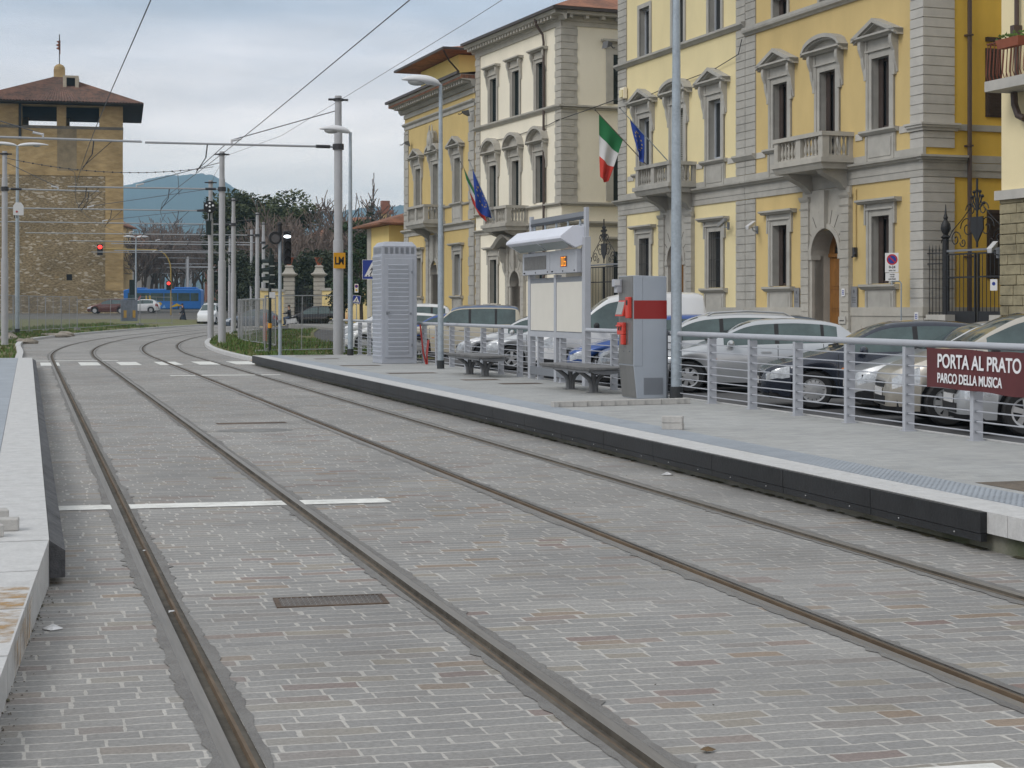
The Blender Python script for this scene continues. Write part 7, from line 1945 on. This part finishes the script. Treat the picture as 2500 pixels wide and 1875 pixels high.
for x in (-.6, .6):
    mb = MB(); n = 16
    for k in range(n):
        a0, a1 = 2 * pi * k / n, 2 * pi * (k + 1) / n
        mb.hexa([(x + .15 * cos(a0), -.05, .25 + .15 * sin(a0)), (x + .15 * cos(a1), -.05, .25 + .15 * sin(a1)), (x + .15 * cos(a1), .05, .25 + .15 * sin(a1)), (x + .15 * cos(a0), .05, .25 + .15 * sin(a0)), (x + .25 * cos(a0), -.05, .25 + .25 * sin(a0)), (x + .25 * cos(a1), -.05, .25 + .25 * sin(a1)), (x + .25 * cos(a1), .05, .25 + .25 * sin(a1)), (x + .25 * cos(a0), .05, .25 + .25 * sin(a0))])
    mb.build('wheel', M_TYRE, sc)
mb = MB(); mb.hexa([(-.85, -.13, .4), (-.05, -.13, .28), (-.05, .13, .28), (-.85, .13, .4), (-.8, -.16, .72), (-.1, -.15, .68), (-.1, .15, .68), (-.8, .16, .72)]); mb.box(-.1, .35, -.15, .15, .24, .30); mb.hexa([(.32, -.2, .3), (.42, -.2, .3), (.42, .2, .3), (.32, .2, .3), (.42, -.17, .95), (.52, -.17, .95), (.52, .17, .95), (.42, .17, .95)]); mb.build('body', CWHITE, sc, bevel=.04)
mb = MB(); mb.box(-.78, -.05, -.13, .13, .72, .80); mb.build('seat', M_BLACK, sc, bevel=.03); mb = MB(); mb.tube([(.6, 0, .3), (.45, 0, 1.02)], .03, 6); mb.tube([(.40, -.32, 1.05), (.46, 0, 1.02), (.40, .32, 1.05)], .018, 6); mb.build('handlebar', M_BLACK, sc)
person('person in a dark jacket riding the pale scooter', 18.98, 120.32, GZ(18.7, 120.4) + .02, radians(166), .05, True, False, mat('dark jacket', (.03, .033, .04), .8, .1, 6), .02, mat('blue jeans', (.06, .09, .15), .85, .1, 6))
# ------------------------------------------------------------------ the stone gate tower
def tower():
    t = T('gate_tower', 'medieval square stone gate tower with a tiled hip roof and open top storey', 'tower', (3.8 + .3, 205.6 - 7.5, .75), radians(-3.2), None)
    # local: x right along the front, y away from the camera, z up; front face at y = 0
    def stone(key, c1, c2, white, sc):
        m = bpy.data.materials.new(key); m.use_nodes = True; n, l = m.node_tree.nodes, m.node_tree.links; b = n['Principled BSDF']; b.inputs['Roughness'].default_value = .95; b.inputs['Specular IOR Level'].default_value = .15
        tc_ = n.new('ShaderNodeTexCoord'); mp_ = n.new('ShaderNodeMapping'); mp_.inputs['Scale'].default_value = (1, 1, 2.6); l.new(tc_.outputs['Object'], mp_.inputs[0])
        a = n.new('ShaderNodeTexNoise'); a.inputs['Scale'].default_value = sc; a.inputs['Detail'].default_value = 5; l.new(mp_.outputs[0], a.inputs[0])
        v = n.new('ShaderNodeTexVoronoi'); v.inputs['Scale'].default_value = 2.4; l.new(mp_.outputs[0], v.inputs[0])
        g = n.new('ShaderNodeTexNoise'); g.inputs['Scale'].default_value = .25; g.inputs['Detail'].default_value = 4; l.new(tc_.outputs['Object'], g.inputs[0])
        r = n.new('ShaderNodeMapRange'); r.inputs[1].default_value = .38; r.inputs[2].default_value = .62; l.new(a.outputs[0], r.inputs[0])
        x = n.new('ShaderNodeMix'); x.data_type = 'RGBA'; x.inputs[6].default_value = c1 + (1,); x.inputs[7].default_value = c2 + (1,); l.new(r.outputs[0], x.inputs[0])
        h = n.new('ShaderNodeSeparateXYZ'); l.new(v.outputs['Color'], h.inputs[0])
        w = n.new('ShaderNodeMath'); w.operation = 'GREATER_THAN'; w.inputs[1].default_value = 1 - white; l.new(h.outputs[0], w.inputs[0])
        y = n.new('ShaderNodeMix'); y.data_type = 'RGBA'; y.inputs[7].default_value = (.46, .40, .31, 1); l.new(x.outputs[2], y.inputs[6]); l.new(w.outputs[0], y.inputs[0])
        gm = n.new('ShaderNodeMapRange'); gm.inputs[1].default_value = .35; gm.inputs[2].default_value = .65; gm.inputs[3].default_value = .78; gm.inputs[4].default_value = 1.15; l.new(g.outputs[0], gm.inputs[0])
        s_ = n.new('ShaderNodeVectorMath'); s_.operation = 'SCALE'; l.new(y.outputs[2], s_.inputs[0]); l.new(gm.outputs[0], s_.inputs['Scale']); l.new(s_.outputs[0], b.inputs['Base Color'])
        bp = n.new('ShaderNodeBump'); bp.inputs['Strength'].default_value = .8; bp.inputs['Distance'].default_value = .12; l.new(a.outputs[0], bp.inputs['Height']); l.new(bp.outputs[0], b.inputs['Normal']); return m
    rub = stone('rubble masonry', (.19, .145, .085), (.35, .275, .165), .12, 3.4); smo = stone('dressed brown stone', (.37, .265, .13), (.46, .335, .17), .0, .9)
    hw, D_ = 7.45, 15.0
    mb = MB()
    for x0, x1 in ((-hw, hw),):
        mb.hexa([(-hw - .1, -.1, -1), (hw + .1, -.1, -1), (hw + .1, D_ + .1, -1), (-hw - .1, D_ + .1, -1), (-hw, 0, 16.4), (hw, 0, 16.4), (hw, D_, 16.4), (-hw, D_, 16.4)])
    mb.build('rubble_wall', rub, t)
    mb = MB(); mb.box(-hw - .06, hw + .06, -.06, D_ + .06, 16.4, 16.62); mb.build('string_course', smo, t)
    mb = MB()
    W_ = 1.2; z0, z1, zt = 16.62, 22.2, 24.9
    mb.box(-hw, hw, 0, W_, z0, z1); mb.box(-hw, hw, D_ - W_, D_, z0, z1); mb.box(-hw, -hw + W_, W_, D_ - W_, z0, z1); mb.box(hw - W_, hw, W_, D_ - W_, z0, z1)
    # right corner strip of dressed blocks lower down
    mb.box(hw - 2.0, hw + .06, -.12, -.05, 3, 16.38)
    for (a, b) in ((-hw, -3.95), (-.05, 1.0), (4.75, hw)):
        mb.box(a, b, 0, W_, z1, zt); mb.box(a, b, D_ - W_, D_, z1, zt)
    mb.box(-3.95, -.05, 0, W_, 24.5, zt); mb.box(1.0, 4.75, 0, W_, 24.5, zt); mb.box(-3.95, -.05, D_ - W_, D_, 24.72, zt); mb.box(1.0, 4.75, D_ - W_, D_, 24.72, zt)
    mb.box(-hw, -hw + W_, W_, D_ - W_, z1, zt); mb.box(hw - W_, hw, W_, D_ - W_, z1, zt)
    mb.box(-.05, 1.0, .03, W_, z0 + .01, z1) if False else None
    mb.build('upper_wall', smo, t)
    mb = MB(); mb.box(-hw - .05, hw + .05, -.04, D_ + .04, z1 - .35, z1 - .02); mb.build('sill_band', mat('grey stone band', (.17, .155, .13), .9, .2, 3), t)
    mb = MB(); mb.box(.0, 2.2, -.02, .0, 17, 22); mb.build('stain', mat('grey render patch', (.27, .215, .135), .95, .25, 1.2), t)
    mb = MB()
    for y in (D_ - .3, D_ - .9): mb.box(-3.95, 4.75, y, y + .08, 24.3, 24.42)
    mb.build('tie_beam', M_TRIM, t)
    ov = 2.35; ze = zt - .15
    rf = MB(); a = [(-hw - ov, -ov, ze), (hw + ov, -ov, ze), (hw + ov, D_ + ov, ze), (-hw - ov, D_ + ov, ze)]; ap = (0, D_ / 2, ze + 4.35)
    # ripple of pan tiles built as ridges on each slope
    n = 56
    for k in range(4):
        A, B_ = Vector(a[k]), Vector(a[(k + 1) % 4]); P_ = Vector(ap)
        for i in range(n):
            u0, u1, u2 = i / n, (i + .5) / n, (i + 1) / n
            up = Vector((0, 0, .14))
            rf.quad(A.lerp(B_, u0), A.lerp(B_, u1) + up, P_ + Vector((0, 0, .0))); rf.quad(A.lerp(B_, u1) + up, A.lerp(B_, u2), P_)
    m = mat('weathered pan tiles', (.155, .082, .058), .95, .45, 2.2, .5, col2=(.055, .045, .04), bscale=6)
    ro = rf.build('roof', m, t)
    sf = MB(); sf.hexa([(-hw - ov, -ov, ze - .12), (hw + ov, -ov, ze - .12), (hw + ov, D_ + ov, ze - .12), (-hw - ov, D_ + ov, ze - .12), (-hw - ov, -ov, ze - .01), (hw + ov, -ov, ze - .01), (hw + ov, D_ + ov, ze - .01), (-hw - ov, D_ + ov, ze - .01)]); sf.build('soffit', mat('dark eaves timber', (.028, .022, .018), .9, .2, 4), t)
    ch = MB(); ch.box(-.65, .65, D_ / 2 - .65, D_ / 2 + .65, ze + 3.9, ze + 5.0); ch.lathe([(.66, 0), (.62, .35), (.4, .6), (.1, .72)], (0, D_ / 2, ze + 5.0), 12); ch.build('finial', smo, ro)
    dm = MB(); yd = 4.3; zz = ze + 1.75
    dm.box(.55, .95, yd - 1.4, yd + 2.4, zz, zz + 1.75); dm.box(1.95, 2.35, yd - 1.4, yd + 2.4, zz, zz + 1.75); dm.box(.95, 1.95, yd - 1.4, yd + 2.4, zz, zz + .3); dm.box(.55, 2.35, yd - 1.4, yd + 2.4, zz + 1.75, zz + 2.0); d = dm.build('dormer', mat('pale render', (.42, .37, .29), .9, .15, 4), ro)
    dm = MB(); dm.box(.95, 1.95, yd - .9, yd - .8, zz + .3, zz + 1.75); dm.build('dormer_opening', M_DARK, d)
    v = MB(); v.tube([(0, D_ / 2, ze + 5.6), (0, D_ / 2, ze + 9.3)], .06, 6); vo = v.build('vane_pole', M_TRIM, ro)
    v = MB(); v.prism([(-.05, ze + 6.9), (.12, ze + 6.9), (.12, ze + 8.6), (-.35, ze + 8.45), (-.1, ze + 8.2), (-.45, ze + 8.0), (-.1, ze + 7.8), (-.4, ze + 7.6), (-.05, ze + 7.4)], D_ / 2 - .03, D_ / 2 + .03, 'y'); v.build('vane', mat('rusty vane', (.24, .09, .05), .8, .2, 5), vo)
    w = MB(); w.box(1.05, 1.68, -.11, -.06, 4.2, 4.9); w.build('loophole', M_DARK, t); w = MB(); w.box(7.2, 7.42, -.12, -.08, 2.8, 3.6) if False else w.box(-.2, .2, -.12, -.08, 4.5, 4.6); w.build('lintel_stone', smo, t)
    p = MB(); p.tube([(-4.15, -.12, 24.7), (-4.15, -.12, 20.6)], .16, 7); p.build('downpipe', M_TRIM, t)
tower()

# ------------------------------------------------------------------ trees
LEAVES = {}
def leafm(key, a, b): return mat(key, a, .85, .3, .8, col2=b)
L_PINE = leafm('pine needles', (.085, .098, .04), (.035, .048, .02)); L_OAK = leafm('holm oak leaves', (.05, .062, .032), (.02, .03, .018)); L_IVY = leafm('laurel leaves', (.040, .075, .028), (.014, .028, .013)); L_CON = leafm('spruce needles', (.040, .060, .035), (.018, .03, .02)); L_BRN = leafm('withered leaves', (.15, .105, .055), (.07, .055, .03))
M_BARK = mat('bark', (.10, .08, .065), .95, .25, 4, .5); M_TWIG = mat('twig bark', (.165, .128, .108), .95, .2, 3)
def crown_mesh(key, clumps, count, size, m, seed, cut=-.30):
    r = random.Random(seed); mb = MB()
    wts = [c[3] * c[4] * c[5] for c in clumps]; tot = sum(wts)
    for c, w in zip(clumps, wts):
        for _ in range(int(count * w / tot)):
            u = r.uniform(-1, 1); a = r.uniform(0, 2 * pi); rad = r.random() ** (1 / 2.2); q_ = sqrt(1 - u * u)
            x, y, z = c[0] + c[3] * rad * q_ * cos(a), c[1] + c[4] * rad * q_ * sin(a), c[2] + c[5] * rad * u
            if mnoise.noise(Vector((x * .55, y * .55, z * .7 + seed))) < cut: continue
            s = size * r.uniform(.5, 1.4); d1 = Vector((r.gauss(0, 1), r.gauss(0, 1), r.gauss(0, .6))).normalized() * s; d2 = Vector((r.gauss(0, 1), r.gauss(0, 1), r.gauss(0, .6))).normalized() * s * .7
            p = Vector((x, y, z)); mb.quad(p - d1 * .5, p + d2 * .5, p + d1 * .5, p - d2 * .45)
    return mb.mesh(key, m, fix=False)
def clumps(r, n, R_, H_, zc, k=(.35, .6)):
    o = []
    for _ in range(n):
        a = r.uniform(0, 2 * pi); d = R_ * r.random() ** .5 * .75; s = R_ * r.uniform(*k); o.append((d * cos(a), d * sin(a), zc + r.uniform(-.5, .5) * H_, s, s, s * r.uniform(.55, .85)))
    return o
def trunk(mb, h, r, rr, limbs=4, R_=3.0, z0=None):
    pts = [(0, 0, -.3), (rr.uniform(-.1, .1), rr.uniform(-.1, .1), h * .5), (rr.uniform(-.2, .2), rr.uniform(-.2, .2), h)]
    mb.tube(pts, [r, r * .8, r * .45], 8)
    for k in range(limbs):
        a = 2 * pi * k / limbs + rr.uniform(-.4, .4); zz = h * rr.uniform(.5, .85); mb.tube([(0, 0, zz), (R_ * .35 * cos(a), R_ * .35 * sin(a), zz + R_ * .25), (R_ * .7 * cos(a), R_ * .7 * sin(a), zz + R_ * .55)], [r * .4, r * .28, r * .1], 6)
def tree(name, label, p, s, z, H_, R_, m, seed, count=5000, size=.35, cz=.6, hh=.5, group='evergreen trees behind the wall', n=12, k=(.35, .6)):
    rr = random.Random(seed); t = T(name, label, 'tree', (p, s, z), rr.uniform(0, 6), group)
    mb = MB(); trunk(mb, H_ * .7, max(.12, R_ * .07), rr, 5, R_); mb.build('trunk', M_BARK, t, smooth=True)
    me = crown_mesh('crown', clumps(rr, n, R_, H_ * hh, H_ * cz, k), count, size, m, seed); o = bpy.data.objects.new('crown', me); COL.objects.link(o); o.parent = t; return t
def bare_meshes(seed, H_=11.0, spread=.55, twigs=6):
    rr = random.Random(seed); tr = MB(); tw = MB()
    def grow(p, d, L, r, lev):
        n = 3; pts = [p]; rad = [r]
        for k in range(n):
            d = (d + Vector((rr.gauss(0, .13), rr.gauss(0, .13), rr.gauss(.04, .08)))).normalized(); p = p + d * (L / n); pts.append(p); rad.append(r * (1 - .5 * (k + 1) / n))
        (tr if lev < 2 else tw).tube(pts, [max(.034, v) for v in rad], 6 if lev < 2 else 3, cap=False)
        if lev >= 4: return
        for k in range(4 if lev < 2 else twigs - 1 if lev < 3 else 4):
            q_ = pts[1 + (k % n)] if lev else pts[2 + (k % 2)]
            ax = Vector((rr.gauss(0, 1), rr.gauss(0, 1), rr.gauss(.35, .5))).normalized(); dd = (d * (1 - spread * .5) + ax * spread).normalized()
            if dd.z < -.15: dd.z = abs(dd.z) * .3
            grow(q_, dd, L * rr.uniform(.55, .78), r * .45, lev + 1)
    grow(Vector((0, 0, -.2)), Vector((0, 0, 1)), H_ * .40, H_ * .020, 0)
    return tr.mesh('trunk', M_BARK, fix=False), tw.mesh('crown', M_TWIG, fix=False)
BARE = [bare_meshes(s_, 11, .55 + .05 * (s_ % 3)) for s_ in (3, 8, 15, 21)]
def bare(label, p, s, z, k, var, group):
    t = T('bare_tree', label, 'tree', (p, s, z), R.uniform(0, 6), group); t.scale = (k * R.uniform(.9, 1.15), k * R.uniform(.9, 1.15), k)
    for nm, me in zip(('trunk', 'crown'), BARE[var % 4]): o = bpy.data.objects.new(nm, me); COL.objects.link(o); o.parent = t
    return t
def at(x, Yc): X = (x - 1250) * Yc / 4000.; return (.9578 * X + .2874 * Yc, -.2874 * X + .9578 * Yc)
# umbrella pines and holm oaks behind the street
def grp(items, fn):
    for it in items: fn(*it)
EVER = (('pine_tree', 612, 206, 15.6, 5.4, L_PINE, 'umbrella pine at the left of the broad dark crown'), ('pine_tree', 655, 203, 15.2, 5.6, L_PINE, 'umbrella pine in the middle of the broad dark crown'),
    ('pine_tree', 696, 198, 13.2, 4.2, L_PINE, 'umbrella pine on the falling right side of the broad dark crown'), ('pine_tree', 578, 200, 13.6, 3.6, L_PINE, 'smaller pine just right of the line of masts'),
    ('holm_oak', 590, 190, 10.4, 3.8, L_OAK, 'holm oak filling the gap under the left pine'), ('holm_oak', 632, 187, 10.6, 4.2, L_OAK, 'holm oak under the middle pine'), ('holm_oak', 676, 184, 9.4, 4.0, L_OAK, 'holm oak under the right pine'),
    ('holm_oak', 572, 170, 6.8, 3.0, L_OAK, 'dark oak low behind the third mast'), ('holm_oak', 606, 165, 7.0, 3.2, L_OAK, 'dark oak behind the green signal'), ('holm_oak', 640, 160, 6.4, 3.0, L_OAK, 'dark oak left of the stone pillars'), ('holm_oak', 680, 158, 5.8, 2.8, L_OAK, 'dark oak behind the left stone pillar'),
    ('holm_oak', 720, 150, 5.0, 2.6, L_OAK, 'dark bush behind the left part of the iron gate'), ('holm_oak', 748, 148, 5.4, 2.6, L_OAK, 'dark bush behind the right part of the iron gate'), ('holm_oak', 785, 152, 6.4, 3.0, L_OAK, 'dark bush behind the right stone pillar'), ('holm_oak', 815, 150, 6.2, 2.8, L_OAK, 'dark bush beside the mast with the yellow plate'))
for i, (nm, x, Yc, H_, R_, m, lab) in enumerate(EVER):
    p, s = at(x, Yc); pn = nm == 'pine_tree'
    tree(nm, lab, p, s, .8, H_, R_, m, 40 + i, 13000 if pn else 6000, .5 if pn else .36, .70 if pn else .52, .46 if pn else .8, 'dark evergreen trees behind the masts', 22 if pn else 14, (.36, .55))
tree('evergreen_shrub', 'dark green laurel tree spreading before the yellow garden house', 22.6, 111.5, .6, 7.4, 2.0, L_IVY, 77, 6000, .22, .58, .7, 'evergreens of the garden', 16)
tree('evergreen_shrub', 'lower laurel bush right of the mast with the yellow plate', 21.7, 113.5, .6, 5.4, 1.5, L_OAK, 78, 3500, .22, .5, .75, 'evergreens of the garden', 12)
# spruce
sp_ = T('spruce_tree', 'small pointed spruce rising behind the low tiled roof', 'tree', (30.8, 147.4, .8)); mb = MB(); mb.tube([(0, 0, 0), (0, 0, 11.0)], [.16, .02], 6); mb.build('trunk', M_BARK, sp_)
cl_ = []
for k in range(11):
    z = 4.2 + k * .66; w = 2.0 * (1 - k / 11.5)
    for a in range(5): b = a * 1.257 + k * .6; cl_.append((w * .55 * cos(b), w * .55 * sin(b), z, w * .5, w * .5, .32))
me = crown_mesh('crown', cl_, 4200, .22, L_CON, 5); o = bpy.data.objects.new('crown', me); COL.objects.link(o); o.parent = sp_
# bare trees: behind the wall and along the far avenue
for i, (x, Yc, k, lab) in enumerate(((690, 176, .86, 0), (715, 168, .84, 0), (745, 185, .98, 0), (775, 172, .90, 0), (800, 190, 1.14, 1), (825, 180, 1.0, 1), (850, 200, 1.06, 1), (880, 205, 1.02, 2), (930, 210, 1.0, 2), (965, 215, 1.15, 2), (1000, 205, 1.1, 2), (665, 165, .72, 0), (735, 160, .72, 0), (790, 158, .66, 0), (640, 172, .80, 0), (760, 195, .92, 0), (705, 190, .95, 0), (655, 185, .92, 0))):
    p, s = at(x, Yc); bare(('bare brown tree in the thicket behind the stone gate pillars', 'tall bare tree standing behind the mast with the yellow plate', 'bare winter tree behind the low tiled roof')[lab], p, s, .7, k * 1.35, i, ('bare trees behind the pillars', 'bare trees behind the plated mast', 'bare trees behind the low roof')[lab])
for i in range(26):
    x = 325 + (i * 37) % 200; Yc = 262 + (i * 53) % 150; p, s = at(x, Yc)
    bare('bare brown tree of the far avenue behind the blue bus', p, s, 1.6, 1.7 * (Yc / 330.) + R.uniform(-.08, .08), i, 'bare trees of the far avenue')

# ------------------------------------------------------------------ garden wall, pillars, far houses, hills
def garden():
    w = T('garden_wall', 'yellow garden wall with a grey coping left of the row of houses', 'wall', (0, 0, 0))
    a, b = (22.95, 128.6), (24.4, 112.0)
    M_GW = P('garden wall plaster', (206, 186, 132), 1.2, rough=.92, var=.1, scale=.9)
    for (A, B_) in (((18.2, 130.0), (20.1, 129.5)), ((23.0, 128.7), (25.0, 117.5))):
        d = (Vector(B_) - Vector(A)).normalized(); nrm = Vector((-d.y, d.x)) * .2
        mb = MB(); mb.hexa([(A[0] - nrm.x, A[1] - nrm.y, 0), (B_[0] - nrm.x, B_[1] - nrm.y, 0), (B_[0] + nrm.x, B_[1] + nrm.y, 0), (A[0] + nrm.x, A[1] + nrm.y, 0), (A[0] - nrm.x, A[1] - nrm.y, 3.1), (B_[0] - nrm.x, B_[1] - nrm.y, 3.0), (B_[0] + nrm.x, B_[1] + nrm.y, 3.0), (A[0] + nrm.x, A[1] + nrm.y, 3.1)]); mb.build('wall_face', M_GW, w)
        n2 = nrm * 1.5; mb = MB(); mb.hexa([(A[0] - n2.x, A[1] - n2.y, 3.1), (B_[0] - n2.x, B_[1] - n2.y, 3.0), (B_[0] + n2.x, B_[1] + n2.y, 3.0), (A[0] + n2.x, A[1] + n2.y, 3.1), (A[0] - n2.x, A[1] - n2.y, 3.3), (B_[0] - n2.x, B_[1] - n2.y, 3.2), (B_[0] + n2.x, B_[1] + n2.y, 3.2), (A[0] + n2.x, A[1] + n2.y, 3.3)]); mb.build('coping', M_STONE, w)
    for k, (p, s) in enumerate(((20.43, 129.6), (22.7, 128.9))):
        t = T('gate_pillar', ('left', 'right')[k] + ' banded stone gate pillar crowned by a flowerpot', 'pillar', (p, s, .4), radians(-14), 'stone gate pillars')
        mb = MB(); z = 0
        while z < 3.6: mb.box(-.42, .42, -.42, .42, z + .02, z + .32); mb.box(-.36, .36, -.36, .36, z - .001, z + .021); z += .34
        mb.build('shaft', M_STONE2, t)
        mb = MB(); mb.lathe([(.44, 0), (.60, .10), (.85, .22), (.88, .32), (.62, .40), (.46, .62), (.38, .8), (.46, .86), (.44, .95), (.2, 1.0)], (0, 0, 3.72), 4); mb.v = [(x * cos(pi / 4) - y * sin(pi / 4), x * sin(pi / 4) + y * cos(pi / 4), z) for x, y, z in mb.v]; mb.build('cap', M_STONE2, t)
        mb = MB(); mb.lathe([(.20, 0), (.16, .1), (.26, .3), (.34, .55), (.38, .58), (.38, .64)], (0, 0, 4.68), 12); mb.build('flowerpot', mat('terracotta', (.28, .09, .05), .8, .1, 5), t, smooth=True)
    g = T('iron_gate', 'dark iron gate with a pointed top between the stone pillars', 'gate', (20.43, 129.6, .4), radians(-17), None); mb = MB(); n = 14
    for k in range(1, n): x = .4 + 1.6 * k / n; mb.tube([(x, 0, 0), (x, 0, 2.7 + .9 * (1 - abs(2 * k / n - 1)))], .02, 4)
    for z in (.3, 1.4, 2.6): mb.bar((.4, 0, z), (2.0, 0, z), .05)
    mb.box(.42, 1.98, -.01, .01, .1, 1.4); mb.build('leaf', M_IRON, g)
    b_ = T('wall_ball', 'stone ball ornament on the garden wall right of the pillar', 'ornament', (23.6, 126.5, 3.25)); mb = MB(); mb.ball((0, 0, .42), .17, n=12, m=8); mb.lathe([(.16, 0), (.1, .12), (.13, .25), (.08, .28)], (0, 0, 0), 8); mb.build('ball', M_STONEL, b_, smooth=True)
    # low garden house with clay tiles beside the straw house
    h = T('garden_house', 'low yellow garden house with a clay tile roof left of the straw house', 'house', (21.2, 96.4, .3), radians(90 + 3.1))
    mb = MB(); mb.box(0, 5.0, -7, 0, -.3, 6.4); mb.build('wall', P('garden house plaster', (224, 200, 132), 1.25, rough=.92, var=.06, scale=.9), h)
    mb = MB(); mb.box(4.1, 5.04, -7, .03, -.3, 6.38); mb.build('pilaster', M_STONE2, h)
    mb = MB(); hip_roof(mb, 0, 5.0, 0, -7, 6.52, 1.3, .8); mb.build('roof', M_TILE, h)
    h2 = T('yellow_outbuilding', 'tall yellow wall of an outbuilding behind the laurel tree', 'house', (25.6, 119.5, .4), radians(70)); mb = MB(); mb.box(-2.5, 2.5, -4, 0, 0, 6.6); mb.build('wall', P('outbuilding plaster', (206, 180, 118), 1.2, rough=.92, var=.12, scale=.9), h2); mb = MB(); hip_roof(mb, -2.5, 2.5, 0, -4, 6.6, .9, .4); mb.build('roof', M_TILE, h2)
garden()
def far_house(label, p, s, z, w, d, h, rot, m, rise=2.0, wins=3, st=2, name='far_house'):
    t = T(name, label, 'house', (p, s, z), radians(rot), 'far houses down the street'); mb = MB(); mb.box(-w / 2, w / 2, 0, d, 0, h); mb.build('wall', m, t)
    mb = MB(); mb.v = []; o_ = .6; A = [(-w / 2 - o_, -o_, h), (w / 2 + o_, -o_, h), (w / 2 + o_, d + o_, h), (-w / 2 - o_, d + o_, h)]; r0, r1 = (-w * .2, d / 2, h + rise), (w * .2, d / 2, h + rise)
    mb.quad(A[0], A[1], r1, r0); mb.quad(A[1], A[2], r1); mb.quad(A[2], A[3], r0, r1); mb.quad(A[3], A[0], r0); mb.box(-w / 2 - o_, w / 2 + o_, -o_, d + o_, h - .2, h - .01); mb.build('roof', M_TILE, t)
    for j in range(st):
        for k in range(wins):
            x = -w / 2 + w * (k + .5) / wins; zz = 1.6 + j * (h - 1.5) / st
            mb = MB(); mb.box(x - .55, x + .55, -.06, .02, zz, zz + 1.8); o = mb.build('window', M_SHUT_D, t)
    return t
FY = P('far ochre', (205, 178, 130), 1.1, rough=.95, var=.1, scale=.5); FG = P('far grey', (150, 145, 140), 1.1, rough=.95, var=.1, scale=.5); FR = P('far red brown', (150, 110, 95), 1.1, rough=.95, var=.1, scale=.5)
far_house('tall ochre house edge just right of the stone tower', 13.2, 268, 1.6, 3.6, 12, 13.4, -14, FY, 1.2, 2, 4); far_house('grey house with a red roof beyond the ochre one', 18.6, 300, 1.8, 5.5, 12, 11.0, -14, FG, 2.2, 2, 3)
far_house('dark reddish house low behind the masts', 43, 330, 2.2, 16, 12, 8, -17, FR, 2, 5, 2); far_house('pale yellow house among the far trees', 52, 360, 2.4, 10, 12, 14, -17, FY, 2, 3, 3)
p, s = at(905, 230); far_house('reddish house roof above the thicket', at(800, 240)[0], at(800, 240)[1], 3, 8, 8, 8.6, -17, FR, 1.8, 4, 2); far_house('white walled house with a red roof left of the spruce', at(878, 240)[0], at(878, 240)[1], 3, 6, 8, 10.4, -17, mat('far white wall', (.60, .59, .57), .9, .05, 1), 1.8, 4, 2)
p, s = at(940, 225); ch = T('far_chimney', 'ochre chimney stack standing above the low tiled roof', 'chimney', (p, s, 4)); mb = MB(); mb.box(-.7, .7, -.7, .7, 0, 10.6); mb.build('stack', FY, ch); mb = MB(); mb.box(-1.0, 1.0, -1.0, 1.0, 10.6, 11.1); mb.box(-.55, .55, -.55, .55, 11.1, 12.4); mb.build('cap', mat('far brick', (.28, .13, .09), .9, .1, 1), ch)
def hills():
    prof = pchip([(-1200, 120), (-900, 190), (-500, 240), (0, 262), (150, 276), (286, 300), (336, 307), (392, 319), (450, 329), (476, 331), (505, 327), (540, 312), (580, 288), (640, 255), (720, 238), (800, 236), (900, 246), (1000, 252), (1150, 235), (1400, 205), (1800, 190), (2400, 150), (3200, 110), (4200, 80)])
    mb = MB(); xs = []; x = -1200
    while x <= 4200: xs.append(x); x += 6 if -100 < x < 1150 else 40
    rows = [(.0, .56), (.10, .60), (.25, .66), (.42, .73), (.58, .80), (.74, .87), (.88, .94), (.97, .985), (1.0, 1.0), (.8, 1.15), (.3, 1.5)]
    for f, dfrac in rows:
        for x in xs:
            Yc = 4200 * dfrac; X = (x - 1250) * Yc / 4000; Hh = prof(x) * f * 1.05 * dfrac ** .0
            nn = mnoise.noise(Vector((x * .012, dfrac * 5, 1))) * 9 * f * (1 - abs(f - .6)) + mnoise.noise(Vector((x * .07, dfrac * 9, 3))) * 4 * f + mnoise.noise(Vector((x * .3, dfrac * 9, 5))) * 3.5 * f
            mb.v.append((.9578 * X + .2874 * Yc, -.2874 * X + .9578 * Yc, max(-5, Hh + nn)))
    n = len(xs)
    for a in range(len(rows) - 1):
        for c in range(n - 1): k = a * n + c; mb.f.append((k, k + 1, k + n + 1, k + n)); mb.mi.append(0)
    return struct(mb.build('hills', mat('haze tinted woods', (.026, .048, .042), .95, .3, .012, col2=(.014, .028, .028)), smooth='all'))  # forest green shifted to blue so the colour carries part of the haze
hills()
# pale houses dotted over the foot of the hill
rr = random.Random(9)
for k in range(22):
    x = rr.uniform(290, 520) if k < 14 else rr.uniform(850, 980); Yc = rr.uniform(2480, 2900); p, s = at(x, Yc); z = 28 + rr.uniform(0, 55)
    mb = MB(); w = rr.uniform(7, 16); mb.box(-w / 2, w / 2, 0, 10, -30, rr.uniform(5, 10)); mb.build('wall', mat('distant pale wall', (.55, .50, .42), .9, .1, .1), tw_ := T('hill_villa', 'tiny pale villa on the foot of the blue hill', 'house', (p, s, z), radians(-17), 'villas on the hill'))
# air between here and the hills
hz = MB(); hz.box(-1800, 5200, -120, 5600, -8, 410)
ho = stuff(hz.build('haze', (lambda m: m)(bpy.data.materials.new('haze air'))))
hm = ho.data.materials[0]; hm.use_nodes = True; hn, hl = hm.node_tree.nodes, hm.node_tree.links; hn.clear()
out = hn.new('ShaderNodeOutputMaterial'); pv = hn.new('ShaderNodeVolumePrincipled'); pv.inputs['Color'].default_value = (.50, .78, 1.0, 1); pv.inputs['Density'].default_value = 1.7e-4; pv.inputs['Anisotropy'].default_value = .2
hl.new(pv.outputs[0], out.inputs['Volume'])
